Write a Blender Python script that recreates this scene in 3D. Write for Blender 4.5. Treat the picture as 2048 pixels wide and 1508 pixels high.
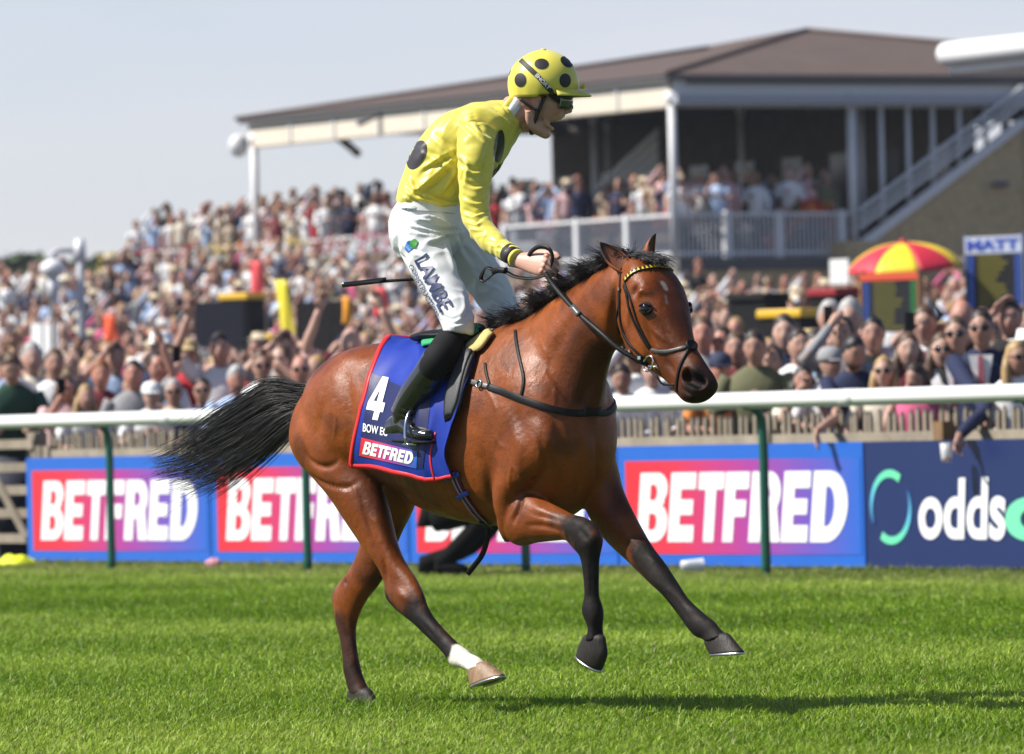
# Racehorse and jockey passing the crowd at a racecourse - procedural Blender 4.5 scene
import bpy, bmesh, math, random
import numpy as np
from mathutils import Vector, Matrix, noise as mnoise
from mathutils.bvhtree import BVHTree

random.seed(7)
rng = np.random.default_rng(11)
for o in list(bpy.data.objects):
    bpy.data.objects.remove(o)
scene = bpy.context.scene
COL = scene.collection

# ------------------------------------------------------------------ camera
H_CAM = 1.06
F_PX = 14507.0                 # focal length in photo pixels (2048 wide)
ROLL = 0.0245
PITCH = (855 - 754) / F_PX     # camera looks slightly up
cp, sp_, cr, sr = math.cos(PITCH), math.sin(PITCH), math.cos(ROLL), math.sin(ROLL)
FWD = np.array([0, cp, sp_]); UP0 = np.array([0, -sp_, cp]); RT0 = np.array([1.0, 0, 0])
UP = UP0 * cr + RT0 * sr
RT = RT0 * cr - UP0 * sr
CAM = np.array([0, 0, H_CAM])
cam_d = bpy.data.cameras.new('camera')
cam_d.sensor_width = 36.0
cam_d.lens = F_PX / 2048 * 36
cam_d.clip_start = 0.5
cam_d.clip_end = 6000
cam_d.dof.use_dof = True
cam_d.dof.focus_distance = 26.75
cam_d.dof.aperture_fstop = cam_d.lens / 36.0
cam = bpy.data.objects.new('camera', cam_d)
M = Matrix(((RT[0], UP[0], -FWD[0], 0), (RT[1], UP[1], -FWD[1], 0), (RT[2], UP[2], -FWD[2], H_CAM), (0, 0, 0, 1)))
cam.matrix_world = M
COL.objects.link(cam)
scene.camera = cam

# ------------------------------------------------------------------ sky, sun, exposure
SUN_EL = math.radians(47)
SUN_TRAVEL = math.radians(6)        # horizontal direction the light travels, from +X towards +Y
sl = np.array([math.cos(SUN_EL) * math.cos(SUN_TRAVEL), math.cos(SUN_EL) * math.sin(SUN_TRAVEL), -math.sin(SUN_EL)])
world = bpy.data.worlds.new('World')
scene.world = world
world.use_nodes = True
nt = world.node_tree
nt.nodes.clear()
wo = nt.nodes.new('ShaderNodeOutputWorld')
bg = nt.nodes.new('ShaderNodeBackground')
sky = nt.nodes.new('ShaderNodeTexSky')
sky.sky_type = 'NISHITA'
sky.sun_disc = False
sky.sun_elevation = SUN_EL
sky.sun_rotation = math.atan2(-sl[0], -sl[1])
sky.altitude = 50
sky.air_density = 0.8
sky.dust_density = 0.3
sky.ozone_density = 5.0
bg.inputs['Strength'].default_value = 0.083
# thin high cloud veil
tc = nt.nodes.new('ShaderNodeTexCoord')
mp = nt.nodes.new('ShaderNodeMapping'); mp.inputs['Scale'].default_value = (6, 6, 26)
nz = nt.nodes.new('ShaderNodeTexNoise'); nz.inputs['Scale'].default_value = 1.6; nz.inputs['Detail'].default_value = 6
sx = nt.nodes.new('ShaderNodeSeparateXYZ')
el = nt.nodes.new('ShaderNodeMapRange'); el.interpolation_type = 'SMOOTHSTEP'      # haze thins out with height
el.inputs['From Min'].default_value = 0.0; el.inputs['From Max'].default_value = 0.4
el.inputs['To Min'].default_value = 0.5; el.inputs['To Max'].default_value = 0.03
rmp = nt.nodes.new('ShaderNodeMapRange'); rmp.inputs['From Min'].default_value = 0.3; rmp.inputs['From Max'].default_value = 0.75
rmp.inputs['To Min'].default_value = 0.82; rmp.inputs['To Max'].default_value = 1.3
mul = nt.nodes.new('ShaderNodeMath'); mul.operation = 'MULTIPLY'
mx = nt.nodes.new('ShaderNodeMix'); mx.data_type = 'RGBA'
mx.inputs['B'].default_value = (7.4, 6.7, 7.0, 1)
L = nt.links.new
L(tc.outputs['Generated'], mp.inputs['Vector']); L(mp.outputs['Vector'], nz.inputs['Vector'])
L(tc.outputs['Generated'], sx.inputs['Vector']); L(sx.outputs['Z'], el.inputs['Value'])
L(nz.outputs['Fac'], rmp.inputs['Value']); L(rmp.outputs['Result'], mul.inputs[0]); L(el.outputs['Result'], mul.inputs[1])
L(mul.outputs['Value'], mx.inputs['Factor'])
L(sky.outputs['Color'], mx.inputs['A']); L(mx.outputs['Result'], bg.inputs['Color']); L(bg.outputs['Background'], wo.inputs['Surface'])

sun_d = bpy.data.lights.new('sun', 'SUN')
sun_d.energy = 5.0
sun_d.angle = math.radians(0.55)
sun_d.color = (1.0, 0.95, 0.87)
sun = bpy.data.objects.new('sun', sun_d)
sun.rotation_euler = Vector(sl).to_track_quat('-Z', 'Y').to_euler()
sun.location = (-20, 20, 40)
COL.objects.link(sun)

scene.view_settings.view_transform = 'Standard'
scene.view_settings.look = 'None'
scene.view_settings.exposure = 0.62
scene.view_settings.gamma = 1.0
scene.render.engine = 'CYCLES'
scene.cycles.use_denoising = True
scene.cycles.max_bounces = 6
scene.cycles.diffuse_bounces = 3
scene.cycles.glossy_bounces = 3
scene.cycles.transmission_bounces = 4
scene.cycles.caustics_reflective = False
scene.cycles.caustics_refractive = False

# ------------------------------------------------------------------ helpers
def A(*p):
    return np.array(p, dtype=float)

def ray(u, v):
    """direction through photo pixel (u,v)"""
    return FWD + (u - 1024) / F_PX * RT + (754 - v) / F_PX * UP

def at(u, v, Y):
    """point on the sight line through (u,v) at depth Y"""
    d = ray(u, v)
    return CAM + d * (Y / d[1])

def pix(p):
    """photo pixel of a point"""
    q = np.asarray(p, float) - CAM
    z = q @ FWD
    return 1024 + F_PX * (q @ RT) / z, 754 - F_PX * (q @ UP) / z

def unit(v):
    v = np.asarray(v, float)
    return v / (np.linalg.norm(v) + 1e-12)

MATS = {}
def mat(name, color=(0.5, 0.5, 0.5), rough=0.6, spec=0.5, var=0.0, vscale=8.0, bump=0.0, bscale=60.0, bdist=0.01,
        vcol=False, metal=0.0, sheen=0.0, coat=0.0, stretch=None, emit=0.0, trans=0.0, alpha=1.0, objvar=0.0, sss=0.0, detail=4.0):
    if name in MATS:
        return MATS[name]
    m = bpy.data.materials.new(name)
    m.use_nodes = True
    t = m.node_tree
    b = t.nodes['Principled BSDF']
    lk = t.links.new
    b.inputs['Roughness'].default_value = rough
    b.inputs['Specular IOR Level'].default_value = spec
    b.inputs['Metallic'].default_value = metal
    b.inputs['Sheen Weight'].default_value = sheen
    b.inputs['Coat Weight'].default_value = coat
    b.inputs['Transmission Weight'].default_value = trans
    b.inputs['Alpha'].default_value = alpha
    if sss:
        b.inputs['Subsurface Weight'].default_value = sss
        b.inputs['Subsurface Radius'].default_value = (0.012, 0.005, 0.003)
        b.inputs['Subsurface Scale'].default_value = 1.0
    if emit:
        b.inputs['Emission Color'].default_value = (*color, 1)
        b.inputs['Emission Strength'].default_value = emit
    co = t.nodes.new('ShaderNodeTexCoord')
    vec = co.outputs['Object']
    if stretch:
        mpn = t.nodes.new('ShaderNodeMapping')
        mpn.inputs['Scale'].default_value = stretch
        lk(vec, mpn.inputs['Vector']); vec = mpn.outputs['Vector']
    if vcol:
        cn = t.nodes.new('ShaderNodeAttribute'); cn.attribute_name = 'Col'
        csrc = cn.outputs['Color']
    else:
        rg = t.nodes.new('ShaderNodeRGB'); rg.outputs[0].default_value = (*color, 1)
        csrc = rg.outputs[0]
    if var or objvar:
        hs = t.nodes.new('ShaderNodeHueSaturation')
        lk(csrc, hs.inputs['Color'])
        val = None
        if var:
            n1 = t.nodes.new('ShaderNodeTexNoise'); n1.inputs['Scale'].default_value = vscale; n1.inputs['Detail'].default_value = detail
            n1.inputs['Roughness'].default_value = 0.65
            lk(vec, n1.inputs['Vector'])
            mr = t.nodes.new('ShaderNodeMapRange')
            mr.inputs['From Min'].default_value = 0.25; mr.inputs['From Max'].default_value = 0.75
            mr.inputs['To Min'].default_value = 1 - var; mr.inputs['To Max'].default_value = 1 + var
            lk(n1.outputs['Fac'], mr.inputs['Value']); val = mr.outputs['Result']
        if objvar:
            oi = t.nodes.new('ShaderNodeObjectInfo')
            mr2 = t.nodes.new('ShaderNodeMapRange')
            mr2.inputs['To Min'].default_value = 1 - objvar; mr2.inputs['To Max'].default_value = 1 + objvar
            lk(oi.outputs['Random'], mr2.inputs['Value'])
            if val is not None:
                mm = t.nodes.new('ShaderNodeMath'); mm.operation = 'MULTIPLY'
                lk(val, mm.inputs[0]); lk(mr2.outputs['Result'], mm.inputs[1]); val = mm.outputs[0]
            else:
                val = mr2.outputs['Result']
        lk(val, hs.inputs['Value'])
        csrc = hs.outputs['Color']
    lk(csrc, b.inputs['Base Color'])
    if bump:
        n2 = t.nodes.new('ShaderNodeTexNoise'); n2.inputs['Scale'].default_value = bscale; n2.inputs['Detail'].default_value = 5
        lk(vec, n2.inputs['Vector'])
        bn = t.nodes.new('ShaderNodeBump'); bn.inputs['Strength'].default_value = bump; bn.inputs['Distance'].default_value = bdist
        lk(n2.outputs['Fac'], bn.inputs['Height']); lk(bn.outputs['Normal'], b.inputs['Normal'])
    MATS[name] = m
    return m

def tag(o, label=None, cat=None, group=None, kind=None):
    if label: o['label'] = label
    if cat: o['category'] = cat
    if group: o['group'] = group
    if kind: o['kind'] = kind
    return o

def empty(name, loc):
    o = bpy.data.objects.new(name, None)
    o.location = loc
    o.empty_display_size = 0.2
    COL.objects.link(o)
    return o

def np_mesh(name, V, F, mats=(), midx=None, smooth=True, col=None):
    """V (n,3); F list of faces (or int array (m,k))"""
    V = np.ascontiguousarray(V, dtype=np.float32)
    me = bpy.data.meshes.new(name)
    if isinstance(F, np.ndarray):
        k = F.shape[1]; nf = len(F)
        tot = np.full(nf, k, np.int32); flat = F.astype(np.int32).ravel()
    else:
        nf = len(F)
        tot = np.array([len(f) for f in F], np.int32)
        flat = np.array([i for f in F for i in f], np.int32)
    start = np.zeros(nf, np.int32)
    if nf: start[1:] = np.cumsum(tot)[:-1]
    me.vertices.add(len(V)); me.vertices.foreach_set('co', V.ravel())
    me.loops.add(len(flat)); me.loops.foreach_set('vertex_index', flat)
    me.polygons.add(nf); me.polygons.foreach_set('loop_start', start); me.polygons.foreach_set('loop_total', tot)
    for m in mats: me.materials.append(m)
    if midx is not None: me.polygons.foreach_set('material_index', np.asarray(midx, np.int32))
    me.polygons.foreach_set('use_smooth', np.full(nf, bool(smooth)))
    if col is not None:
        a = me.attributes.new('Col', 'FLOAT_COLOR', 'POINT')
        c = np.ones((len(V), 4), np.float32); c[:, :3] = col
        a.data.foreach_set('color', c.ravel())
    me.update(calc_edges=True)
    me.validate()
    return me

def link(name, me, parent=None, loc=None):
    o = bpy.data.objects.new(name, me)
    COL.objects.link(o)
    if parent is not None: o.parent = parent
    if loc is not None: o.location = loc
    return o

class MB:
    """collects shapes into ONE mesh"""
    def __init__(s):
        s.V = []; s.F = []; s.M = []; s.n = 0; s.mi = 0
    def add(s, V, F, mi=None):
        V = np.asarray(V, float)
        s.V.append(V)
        mi = s.mi if mi is None else mi
        for f in F:
            s.F.append(tuple(int(i) + s.n for i in f)); s.M.append(mi)
        s.n += len(V)
        return s
    def verts(s):
        return np.concatenate(s.V) if s.V else np.zeros((0, 3))
    def box(s, lo, hi, mi=None):
        x0, y0, z0 = lo; x1, y1, z1 = hi
        V = [(x0, y0, z0), (x1, y0, z0), (x1, y1, z0), (x0, y1, z0), (x0, y0, z1), (x1, y0, z1), (x1, y1, z1), (x0, y1, z1)]
        return s.add(V, BOXF, mi)
    def obox(s, c, ax, ay, az, mi=None):
        """oriented box: centre and three half-axis vectors"""
        c, ax, ay, az = map(np.asarray, (c, ax, ay, az))
        V = [c - ax - ay - az, c + ax - ay - az, c + ax + ay - az, c - ax + ay - az, c - ax - ay + az, c + ax - ay + az, c + ax + ay + az, c - ax + ay + az]
        return s.add(V, BOXF, mi)
    def tube(s, pts, rad, seg=8, mi=None, up=None, flat=1.0):
        V, F = tube(pts, rad, seg, up, flat)
        return s.add(V, F, mi)
    def loft(s, rings, mi=None, cap=True):
        V, F = loft(rings, cap)
        return s.add(V, F, mi)
    def ball(s, c, r, mi=None, seg=10, rings=7, rot=None):
        V, F = ball(c, r, seg, rings, rot)
        return s.add(V, F, mi)
    def mesh(s, name, mats, smooth=True, org=(0, 0, 0), col=None):
        if not isinstance(mats, (list, tuple)): mats = [mats]
        return np_mesh(name, s.verts() - np.asarray(org), s.F, mats, s.M, smooth, col)
    def build(s, name, mats, parent=None, smooth=True, org=None, bevel=0.0):
        """world-coordinate shapes; object placed at org (or parented to a root standing at org)"""
        if parent is not None:
            pw = ORG.get(parent.name, np.zeros(3))
            me = s.mesh(name, mats, smooth, pw)
            o = link(name, me, parent)
            ORG[o.name] = pw
        else:
            org = np.zeros(3) if org is None else np.asarray(org, float)
            me = s.mesh(name, mats, smooth, org)
            o = link(name, me, None, org)
            ORG[o.name] = org
        if bevel:
            bv = o.modifiers.new('bevel', 'BEVEL'); bv.width = bevel; bv.segments = 2; bv.limit_method = 'ANGLE'
        return o
ORG = {}
BOXF = [(0, 3, 2, 1), (4, 5, 6, 7), (0, 1, 5, 4), (1, 2, 6, 5), (2, 3, 7, 6), (3, 0, 4, 7)]

def root(name, org):
    o = empty(name, org)
    ORG[o.name] = np.asarray(org, float)
    return o

def loft(rings, cap=True):
    rings = [np.asarray(r, float) for r in rings]
    m = len(rings[0]); V = np.concatenate(rings); F = []
    for i in range(len(rings) - 1):
        a, b = i * m, (i + 1) * m
        for j in range(m):
            k = (j + 1) % m
            F.append((a + j, a + k, b + k, b + j))
    if cap:
        n = len(V)
        V = np.concatenate([V, [rings[0].mean(0)], [rings[-1].mean(0)]])
        e = (len(rings) - 1) * m
        for j in range(m):
            k = (j + 1) % m
            F.append((n, k, j)); F.append((n + 1, e + j, e + k))
    return V, F

def tube(pts, rad, seg=8, up=None, flat=1.0):
    pts = np.asarray(pts, float); n = len(pts)
    rad = np.broadcast_to(np.asarray(rad, float), (n,)) if np.ndim(rad) < 2 else np.asarray(rad)
    T = np.gradient(pts, axis=0); T /= (np.linalg.norm(T, axis=1)[:, None] + 1e-12)
    u = np.asarray(up, float) if up is not None else (A(0, 0, 1) if abs(T[0][2]) < 0.9 else A(1, 0, 0))
    rings = []
    for i in range(n):
        s = unit(np.cross(T[i], u)); w = np.cross(s, T[i]); u = w
        an = np.arange(seg) * 2 * math.pi / seg
        rings.append(pts[i] + rad[i] * (np.cos(an)[:, None] * s + flat * np.sin(an)[:, None] * w))
    return loft(rings)

def ball(c, r, seg=10, rings=7, rot=None):
    r = np.broadcast_to(np.asarray(r, float), (3,))
    V = []
    for i in range(1, rings):
        th = math.pi * i / rings
        for j in range(seg):
            ph = 2 * math.pi * j / seg
            V.append((math.sin(th) * math.cos(ph), math.sin(th) * math.sin(ph), math.cos(th)))
    V += [(0, 0, 1), (0, 0, -1)]
    V = np.array(V) * r
    if rot is not None: V = V @ np.asarray(rot).T
    V = V + np.asarray(c, float)
    F = []
    for i in range(rings - 2):
        for j in range(seg):
            k = (j + 1) % seg
            F.append((i * seg + j, (i + 1) * seg + j, (i + 1) * seg + k, i * seg + k))
    t, b = len(V) - 2, len(V) - 1
    for j in range(seg):
        k = (j + 1) % seg
        F.append((t, j, k)); F.append((b, (rings - 2) * seg + k, (rings - 2) * seg + j))
    return V, F

def spline(pts, n):
    """Catmull-Rom through pts (any dimension), n samples"""
    P = np.asarray(pts, float)
    P = np.vstack([2 * P[0] - P[1], P, 2 * P[-1] - P[-2]])
    m = len(P) - 3
    out = []
    for t in np.linspace(0, m - 1e-9, n):
        i = int(t); f = t - i
        p0, p1, p2, p3 = P[i], P[i + 1], P[i + 2], P[i + 3]
        out.append(0.5 * ((2 * p1) + (-p0 + p2) * f + (2 * p0 - 5 * p1 + 4 * p2 - p3) * f * f + (-p0 + 3 * p1 - 3 * p2 + p3) * f ** 3))
    return np.array(out)

def voxel(V, F, size):
    """union of overlapping closed shapes as one continuous surface; returns V, F(quads/tris list), edges"""
    me = np_mesh('tmp', V, F, smooth=False)
    o = bpy.data.objects.new('tmp', me); COL.objects.link(o)
    md = o.modifiers.new('r', 'REMESH'); md.mode = 'VOXEL'; md.voxel_size = size; md.adaptivity = 0
    dg = bpy.context.evaluated_depsgraph_get(); dg.update()
    ev = o.evaluated_get(dg); em = ev.to_mesh()
    n = len(em.vertices); co = np.zeros(n * 3, np.float32); em.vertices.foreach_get('co', co)
    ne = len(em.edges); ed = np.zeros(ne * 2, np.int32); em.edges.foreach_get('vertices', ed)
    nl = len(em.loops); li = np.zeros(nl, np.int32); em.loops.foreach_get('vertex_index', li)
    nf = len(em.polygons); lt = np.zeros(nf, np.int32); em.polygons.foreach_get('loop_total', lt)
    if (lt == 4).all():
        FF = li.reshape(-1, 4).copy()
    else:
        FF = []; k = 0
        for c in lt:
            FF.append(tuple(li[k:k + c])); k += c
    ev.to_mesh_clear()
    bpy.data.objects.remove(o); bpy.data.meshes.remove(me)
    return co.reshape(-1, 3).astype(float), FF, ed.reshape(-1, 2)

def smooth_v(V, E, it=4, lam=0.5, mu=-0.52):
    n = len(V); deg = np.bincount(E.ravel(), minlength=n).astype(float)[:, None] + 1e-9
    for k in range(it):
        for l in ((lam, mu) if mu else (lam,)):
            S = np.stack([np.bincount(E[:, 0], V[E[:, 1], c], n) + np.bincount(E[:, 1], V[E[:, 0], c], n) for c in range(3)], 1)
            V = V + l * (S / deg - V)
    return V

def vnormals(V, F):
    F = np.asarray(F) if isinstance(F, np.ndarray) else np.array([f if len(f) == 4 else (*f, f[0]) for f in F])
    nrm = np.cross(V[F[:, 2]] - V[F[:, 0]], V[F[:, 3]] - V[F[:, 1]])
    N = np.stack([sum(np.bincount(F[:, k], nrm[:, c], len(V)) for k in range(4)) for c in range(3)], 1)
    return N / (np.linalg.norm(N, axis=1)[:, None] + 1e-12)

def bvh(V, F):
    return BVHTree.FromPolygons([tuple(v) for v in V], [tuple(int(i) for i in f) for f in F])

def seg_dist(V, pts):
    """distance of V to polyline pts"""
    d = np.full(len(V), 1e9)
    pts = np.asarray(pts, float)
    if len(pts) == 1:
        return np.linalg.norm(V - pts[0], axis=1)
    for a, b in zip(pts[:-1], pts[1:]):
        ab = b - a; t = np.clip(((V - a) @ ab) / (ab @ ab + 1e-12), 0, 1)
        d = np.minimum(d, np.linalg.norm(V - a - t[:, None] * ab, axis=1))
    return d

def sstep(a, b, x):
    t = np.clip((x - a) / (b - a), 0, 1)
    return t * t * (3 - 2 * t)

def vnoise(V, scale, seed=0.0):
    return np.array([mnoise.noise(Vector((v[0] * scale + seed, v[1] * scale - seed, v[2] * scale + 2 * seed))) for v in V])

# ---- flat shapes (lettering, spots) laid onto surfaces as thin meshes of their own
def text_shape(s, bold=0.0, shear=0.0, space=1.0, res=3):
    cu = bpy.data.curves.new('t', 'FONT'); cu.body = s; cu.size = 1.0; cu.offset = bold; cu.shear = shear
    cu.space_character = space; cu.resolution_u = res; cu.fill_mode = 'FRONT'
    o = bpy.data.objects.new('t', cu); COL.objects.link(o)
    dg = bpy.context.evaluated_depsgraph_get(); dg.update()
    em = o.evaluated_get(dg).to_mesh()
    V = np.array([v.co[:2] for v in em.vertices]); F = [tuple(p.vertices) for p in em.polygons]
    o.evaluated_get(dg).to_mesh_clear()
    bpy.data.objects.remove(o); bpy.data.curves.remove(cu)
    lo, hi = V.min(0), V.max(0)
    return (V - lo) / (hi - lo), F       # normalised to the unit square

def densify(V, F, maxlen):
    """split long edges of a flat shape so that it can bend with a surface"""
    bm = bmesh.new()
    vs = [bm.verts.new((v[0], v[1], 0)) for v in V]
    for f in F:
        try: bm.faces.new([vs[i] for i in f])
        except ValueError: pass
    bmesh.ops.remove_doubles(bm, verts=bm.verts, dist=1e-5)
    bmesh.ops.triangulate(bm, faces=bm.faces)
    for _ in range(7):
        es = [e for e in bm.edges if e.calc_length() > maxlen]
        if not es: break
        bmesh.ops.subdivide_edges(bm, edges=es, cuts=1)
        bmesh.ops.triangulate(bm, faces=bm.faces)
    bm.verts.index_update()
    V2 = np.array([v.co[:2] for v in bm.verts]); F2 = [tuple(v.index for v in f.verts) for f in bm.faces]
    bm.free()
    return V2, F2

def decal(V, F, mapf, tree, lift=0.002, direction=None, back=0.35):
    """mapf: 2-D -> world point near the surface; drop along direction on the surface"""
    W = []; ok = []
    for v in V:
        p = np.asarray(mapf(v)); d = np.asarray(direction(p) if callable(direction) else direction)
        hit, nrm, _, _ = tree.ray_cast(Vector(p - d * back), Vector(d), back * 2.5)
        if hit is None:
            W.append(p); ok.append(False)
        else:
            if nrm.dot(Vector(d)) > 0: nrm = -nrm
            W.append(np.array(hit) + np.array(nrm) * lift); ok.append(True)
    F2 = [f for f in F if all(ok[i] for i in f)]
    return np.array(W), F2

def disc_shape(n=28, rings=4):
    V = [(0, 0)]; F = []
    for r in range(1, rings + 1):
        for j in range(n):
            a = 2 * math.pi * j / n
            V.append((r / rings * math.cos(a), r / rings * math.sin(a)))
    for j in range(n):
        F.append((0, 1 + j, 1 + (j + 1) % n))
    for r in range(rings - 1):
        for j in range(n):
            a = 1 + r * n
            F.append((a + j, a + n + j, a + n + (j + 1) % n, a + (j + 1) % n))
    return np.array(V, float), F
def bil(q):
    """bilinear photo-pixel quad (bl, br, tr, tl)"""
    q = np.asarray(q, float)
    return lambda v: (q[0] * (1 - v[0]) + q[1] * v[0]) * (1 - v[1]) + (q[3] * (1 - v[0]) + q[2] * v[0]) * v[1]
SQ = (np.array([(0, 0), (1, 0), (1, 1), (0, 1)], float), [(0, 1, 2, 3)])
def poly_shape(loops):
    """filled outline with holes -> V,F"""
    cu = bpy.data.curves.new('s', 'CURVE'); cu.dimensions = '2D'; cu.fill_mode = 'FRONT'
    for lp in loops:
        sp = cu.splines.new('POLY'); sp.points.add(len(lp) - 1)
        for i, p in enumerate(lp): sp.points[i].co = (p[0], p[1], 0, 1)
        sp.use_cyclic_u = True
    o = bpy.data.objects.new('s', cu); COL.objects.link(o)
    dg = bpy.context.evaluated_depsgraph_get(); dg.update()
    em = o.evaluated_get(dg).to_mesh()
    V = np.array([v.co[:2] for v in em.vertices]); F = [tuple(p.vertices) for p in em.polygons]
    o.evaluated_get(dg).to_mesh_clear()
    bpy.data.objects.remove(o); bpy.data.curves.remove(cu)
    return V, F
def arc(cx, cy, rx, ry, a0, a1, n=10):
    return [(cx + rx * math.cos(math.radians(a)), cy + ry * math.sin(math.radians(a))) for a in np.linspace(a0, a1, n)]
GL = {
    'B': [[(0, 0), (.55, 0)] + arc(.6, .28, .4, .28, -90, 70) + [(.84, .54)] + arc(.58, .77, .36, .23, -40, 90) + [(0, 1)],
          [(.36, .17), (.36, .41)] + arc(.52, .29, .12, .12, 90, -90, 8), [(.36, .6), (.36, .83)] + arc(.5, .715, .11, .115, 90, -90, 8)],
    'E': [[(0, 0), (.95, 0), (.95, .24), (.4, .24), (.4, .39), (.88, .39), (.88, .61), (.4, .61), (.4, .76), (.95, .76), (.95, 1), (0, 1)]],
    'T': [[(.3, 0), (.7, 0), (.7, .75), (1, .75), (1, 1), (0, 1), (0, .75), (.3, .75)]],
    'F': [[(0, 0), (.42, 0), (.42, .36), (.88, .36), (.88, .6), (.42, .6), (.42, .75), (.96, .75), (.96, 1), (0, 1)]],
    'R': [[(0, 0), (.38, 0), (.38, .36), (.52, .36), (.62, 0), (1.02, 0), (.88, .43)] + arc(.58, .7, .38, .3, -40, 90) + [(0, 1)],
          [(.38, .57), (.38, .8)] + arc(.5, .685, .13, .115, 90, -90, 8)],
    'D': [[(0, 0), (.45, 0)] + arc(.45, .5, .57, .5, -90, 90, 18) + [(0, 1)], [(.38, .22), (.38, .78)] + arc(.45, .5, .2, .28, 90, -90, 12)],
    '4': [[(.5, 0), (.82, 0), (.82, .2), (1, .2), (1, .42), (.82, .42), (.82, 1), (.44, 1), (0, .38), (0, .2), (.5, .2)], [(.3, .42), (.5, .42), (.5, .72)]],
}
def word(s, widths, gap=.03, slant=.12):
    """letters of a heavy slanted word, normalised to the unit square; a list of (V,F)"""
    x = 0; out = []
    for ch, w in zip(s, widths):
        V, F = poly_shape(GL[ch])
        V = V * A(w, 1); V[:, 0] += x + V[:, 1] * slant
        out.append((V, F)); x += w + gap
    x += slant
    for V, F in out: V[:, 0] /= x
    return out
BW = (.62, .55, .52, .50, .62, .55, .68)
white_p = mat('white_print', (.8, .8, .8), .5)
def grad_mat(name, stops, axis=0, rough=.45):
    if name in MATS: return MATS[name]
    m = bpy.data.materials.new(name); m.use_nodes = True; t = m.node_tree; b = t.nodes['Principled BSDF']
    at_ = t.nodes.new('ShaderNodeAttribute'); at_.attribute_name = 'Grad'
    rp = t.nodes.new('ShaderNodeValToRGB')
    el = rp.color_ramp.elements
    el[0].position, el[0].color = stops[0][0], (*stops[0][1], 1)
    el[1].position, el[1].color = stops[-1][0], (*stops[-1][1], 1)
    for p, c in stops[1:-1]:
        e = el.new(p); e.color = (*c, 1)
    t.links.new(at_.outputs['Fac'], rp.inputs['Fac']); t.links.new(rp.outputs['Color'], b.inputs['Base Color'])
    b.inputs['Roughness'].default_value = rough
    MATS[name] = m
    return m
def set_grad(o, vals):
    a = o.data.attributes.new('Grad', 'FLOAT', 'POINT'); a.data.foreach_set('value', np.asarray(vals, np.float32))
GST = [(0, (.62, .02, .03)), (.22, (.60, .025, .06)), (.55, (.32, .04, .28)), (.8, (.12, .08, .42)), (1, (.014, .115, .50))]
# ================================================================== THE COURSE: ground, turf, rail, boards, fence, stand
RD = A(-.4973, .8675, 0)            # along the running rail, away to the left
RN = A(.8675, .4973, 0)             # across it, towards the crowd
R0 = A(0, 52.4, 0)
def plan(u, v, q):
    """point on the line q metres behind the rail seen in column u (taken at height v)"""
    u0 = u - ROLL * (v - 855)
    k = (u0 - 1024) / F_PX
    B = R0 + RN * q
    t = (k * B[1] - B[0]) / (RD[0] - k * RD[1])
    return B + RD * t
def tpos(p): return (np.asarray(p) - R0) @ RD
def qpos(p): return (np.asarray(p) - R0) @ RN
def zat(v, p):
    """height that point p must have to be seen at row v"""
    p = np.asarray(p, float)
    u0 = 1024 + F_PX * p[0] / p[1]
    hor = 855 - ROLL * (u0 - 1024)
    return H_CAM + (hor - v) * p[1] / F_PX
def bank(q, t=80.0):
    """ground height: flat to the betting ring, then a bank that stands higher to the left"""
    return np.interp(q, [-1e4, 9, 46, 1e5], [0, 0, 1, 1]) * np.interp(t, [60, 67, 91, 95.5, 98.6, 101, 110], [1.9, 2.05, 3.45, 3.3, 2.45, 2.1, 1.9])
def bankp(p): return float(bank(qpos(p), tpos(p)))

# ---- ground sheet (rises into a bank behind the betting ring, reaches the horizon)
qs = np.concatenate([[-4000, -800, -200, -60, -20, -8, 0, 2, 4, 7, 10], np.arange(14, 50, 4), [60, 90, 200, 700, 4000]])
ts = np.concatenate([[-4000, -900, -200, -80], np.arange(-40, 141, 12), [200, 500, 1500, 4000]])
Gd = np.array([[R0 + RN * q + RD * t + A(0, 0, bank(q, t)) for t in ts] for q in qs])
g_m = bpy.data.materials.new('turf_soil'); g_m.use_nodes = True
t_ = g_m.node_tree; b_ = t_.nodes['Principled BSDF']; b_.inputs['Roughness'].default_value = .95
co = t_.nodes.new('ShaderNodeTexCoord'); n1 = t_.nodes.new('ShaderNodeTexNoise'); n1.inputs['Scale'].default_value = 3; n1.inputs['Detail'].default_value = 8
rp = t_.nodes.new('ShaderNodeValToRGB'); rp.color_ramp.elements[0].position = .3; rp.color_ramp.elements[0].color = (.03, .06, .005, 1); rp.color_ramp.elements[1].position = .7; rp.color_ramp.elements[1].color = (.065, .115, .009, 1)
t_.links.new(co.outputs['Object'], n1.inputs['Vector']); t_.links.new(n1.outputs['Fac'], rp.inputs['Fac']); t_.links.new(rp.outputs['Color'], b_.inputs['Base Color'])
asp = mat('tarmac', (.05, .05, .052), .9, var=.25, vscale=2)
mi = [(1 if qs[i] >= 0 else 0) for i in range(len(qs) - 1) for j in range(len(ts) - 1)]
i_ = np.arange(len(qs) * len(ts)).reshape(len(qs), len(ts))
gf = np.stack([i_[:-1, :-1], i_[1:, :-1], i_[1:, 1:], i_[:-1, 1:]], -1).reshape(-1, 4)
ground = link('ground', np_mesh('ground', Gd.reshape(-1, 3), gf, [g_m, asp], mi, False))
tag(ground, kind='structure')

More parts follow.
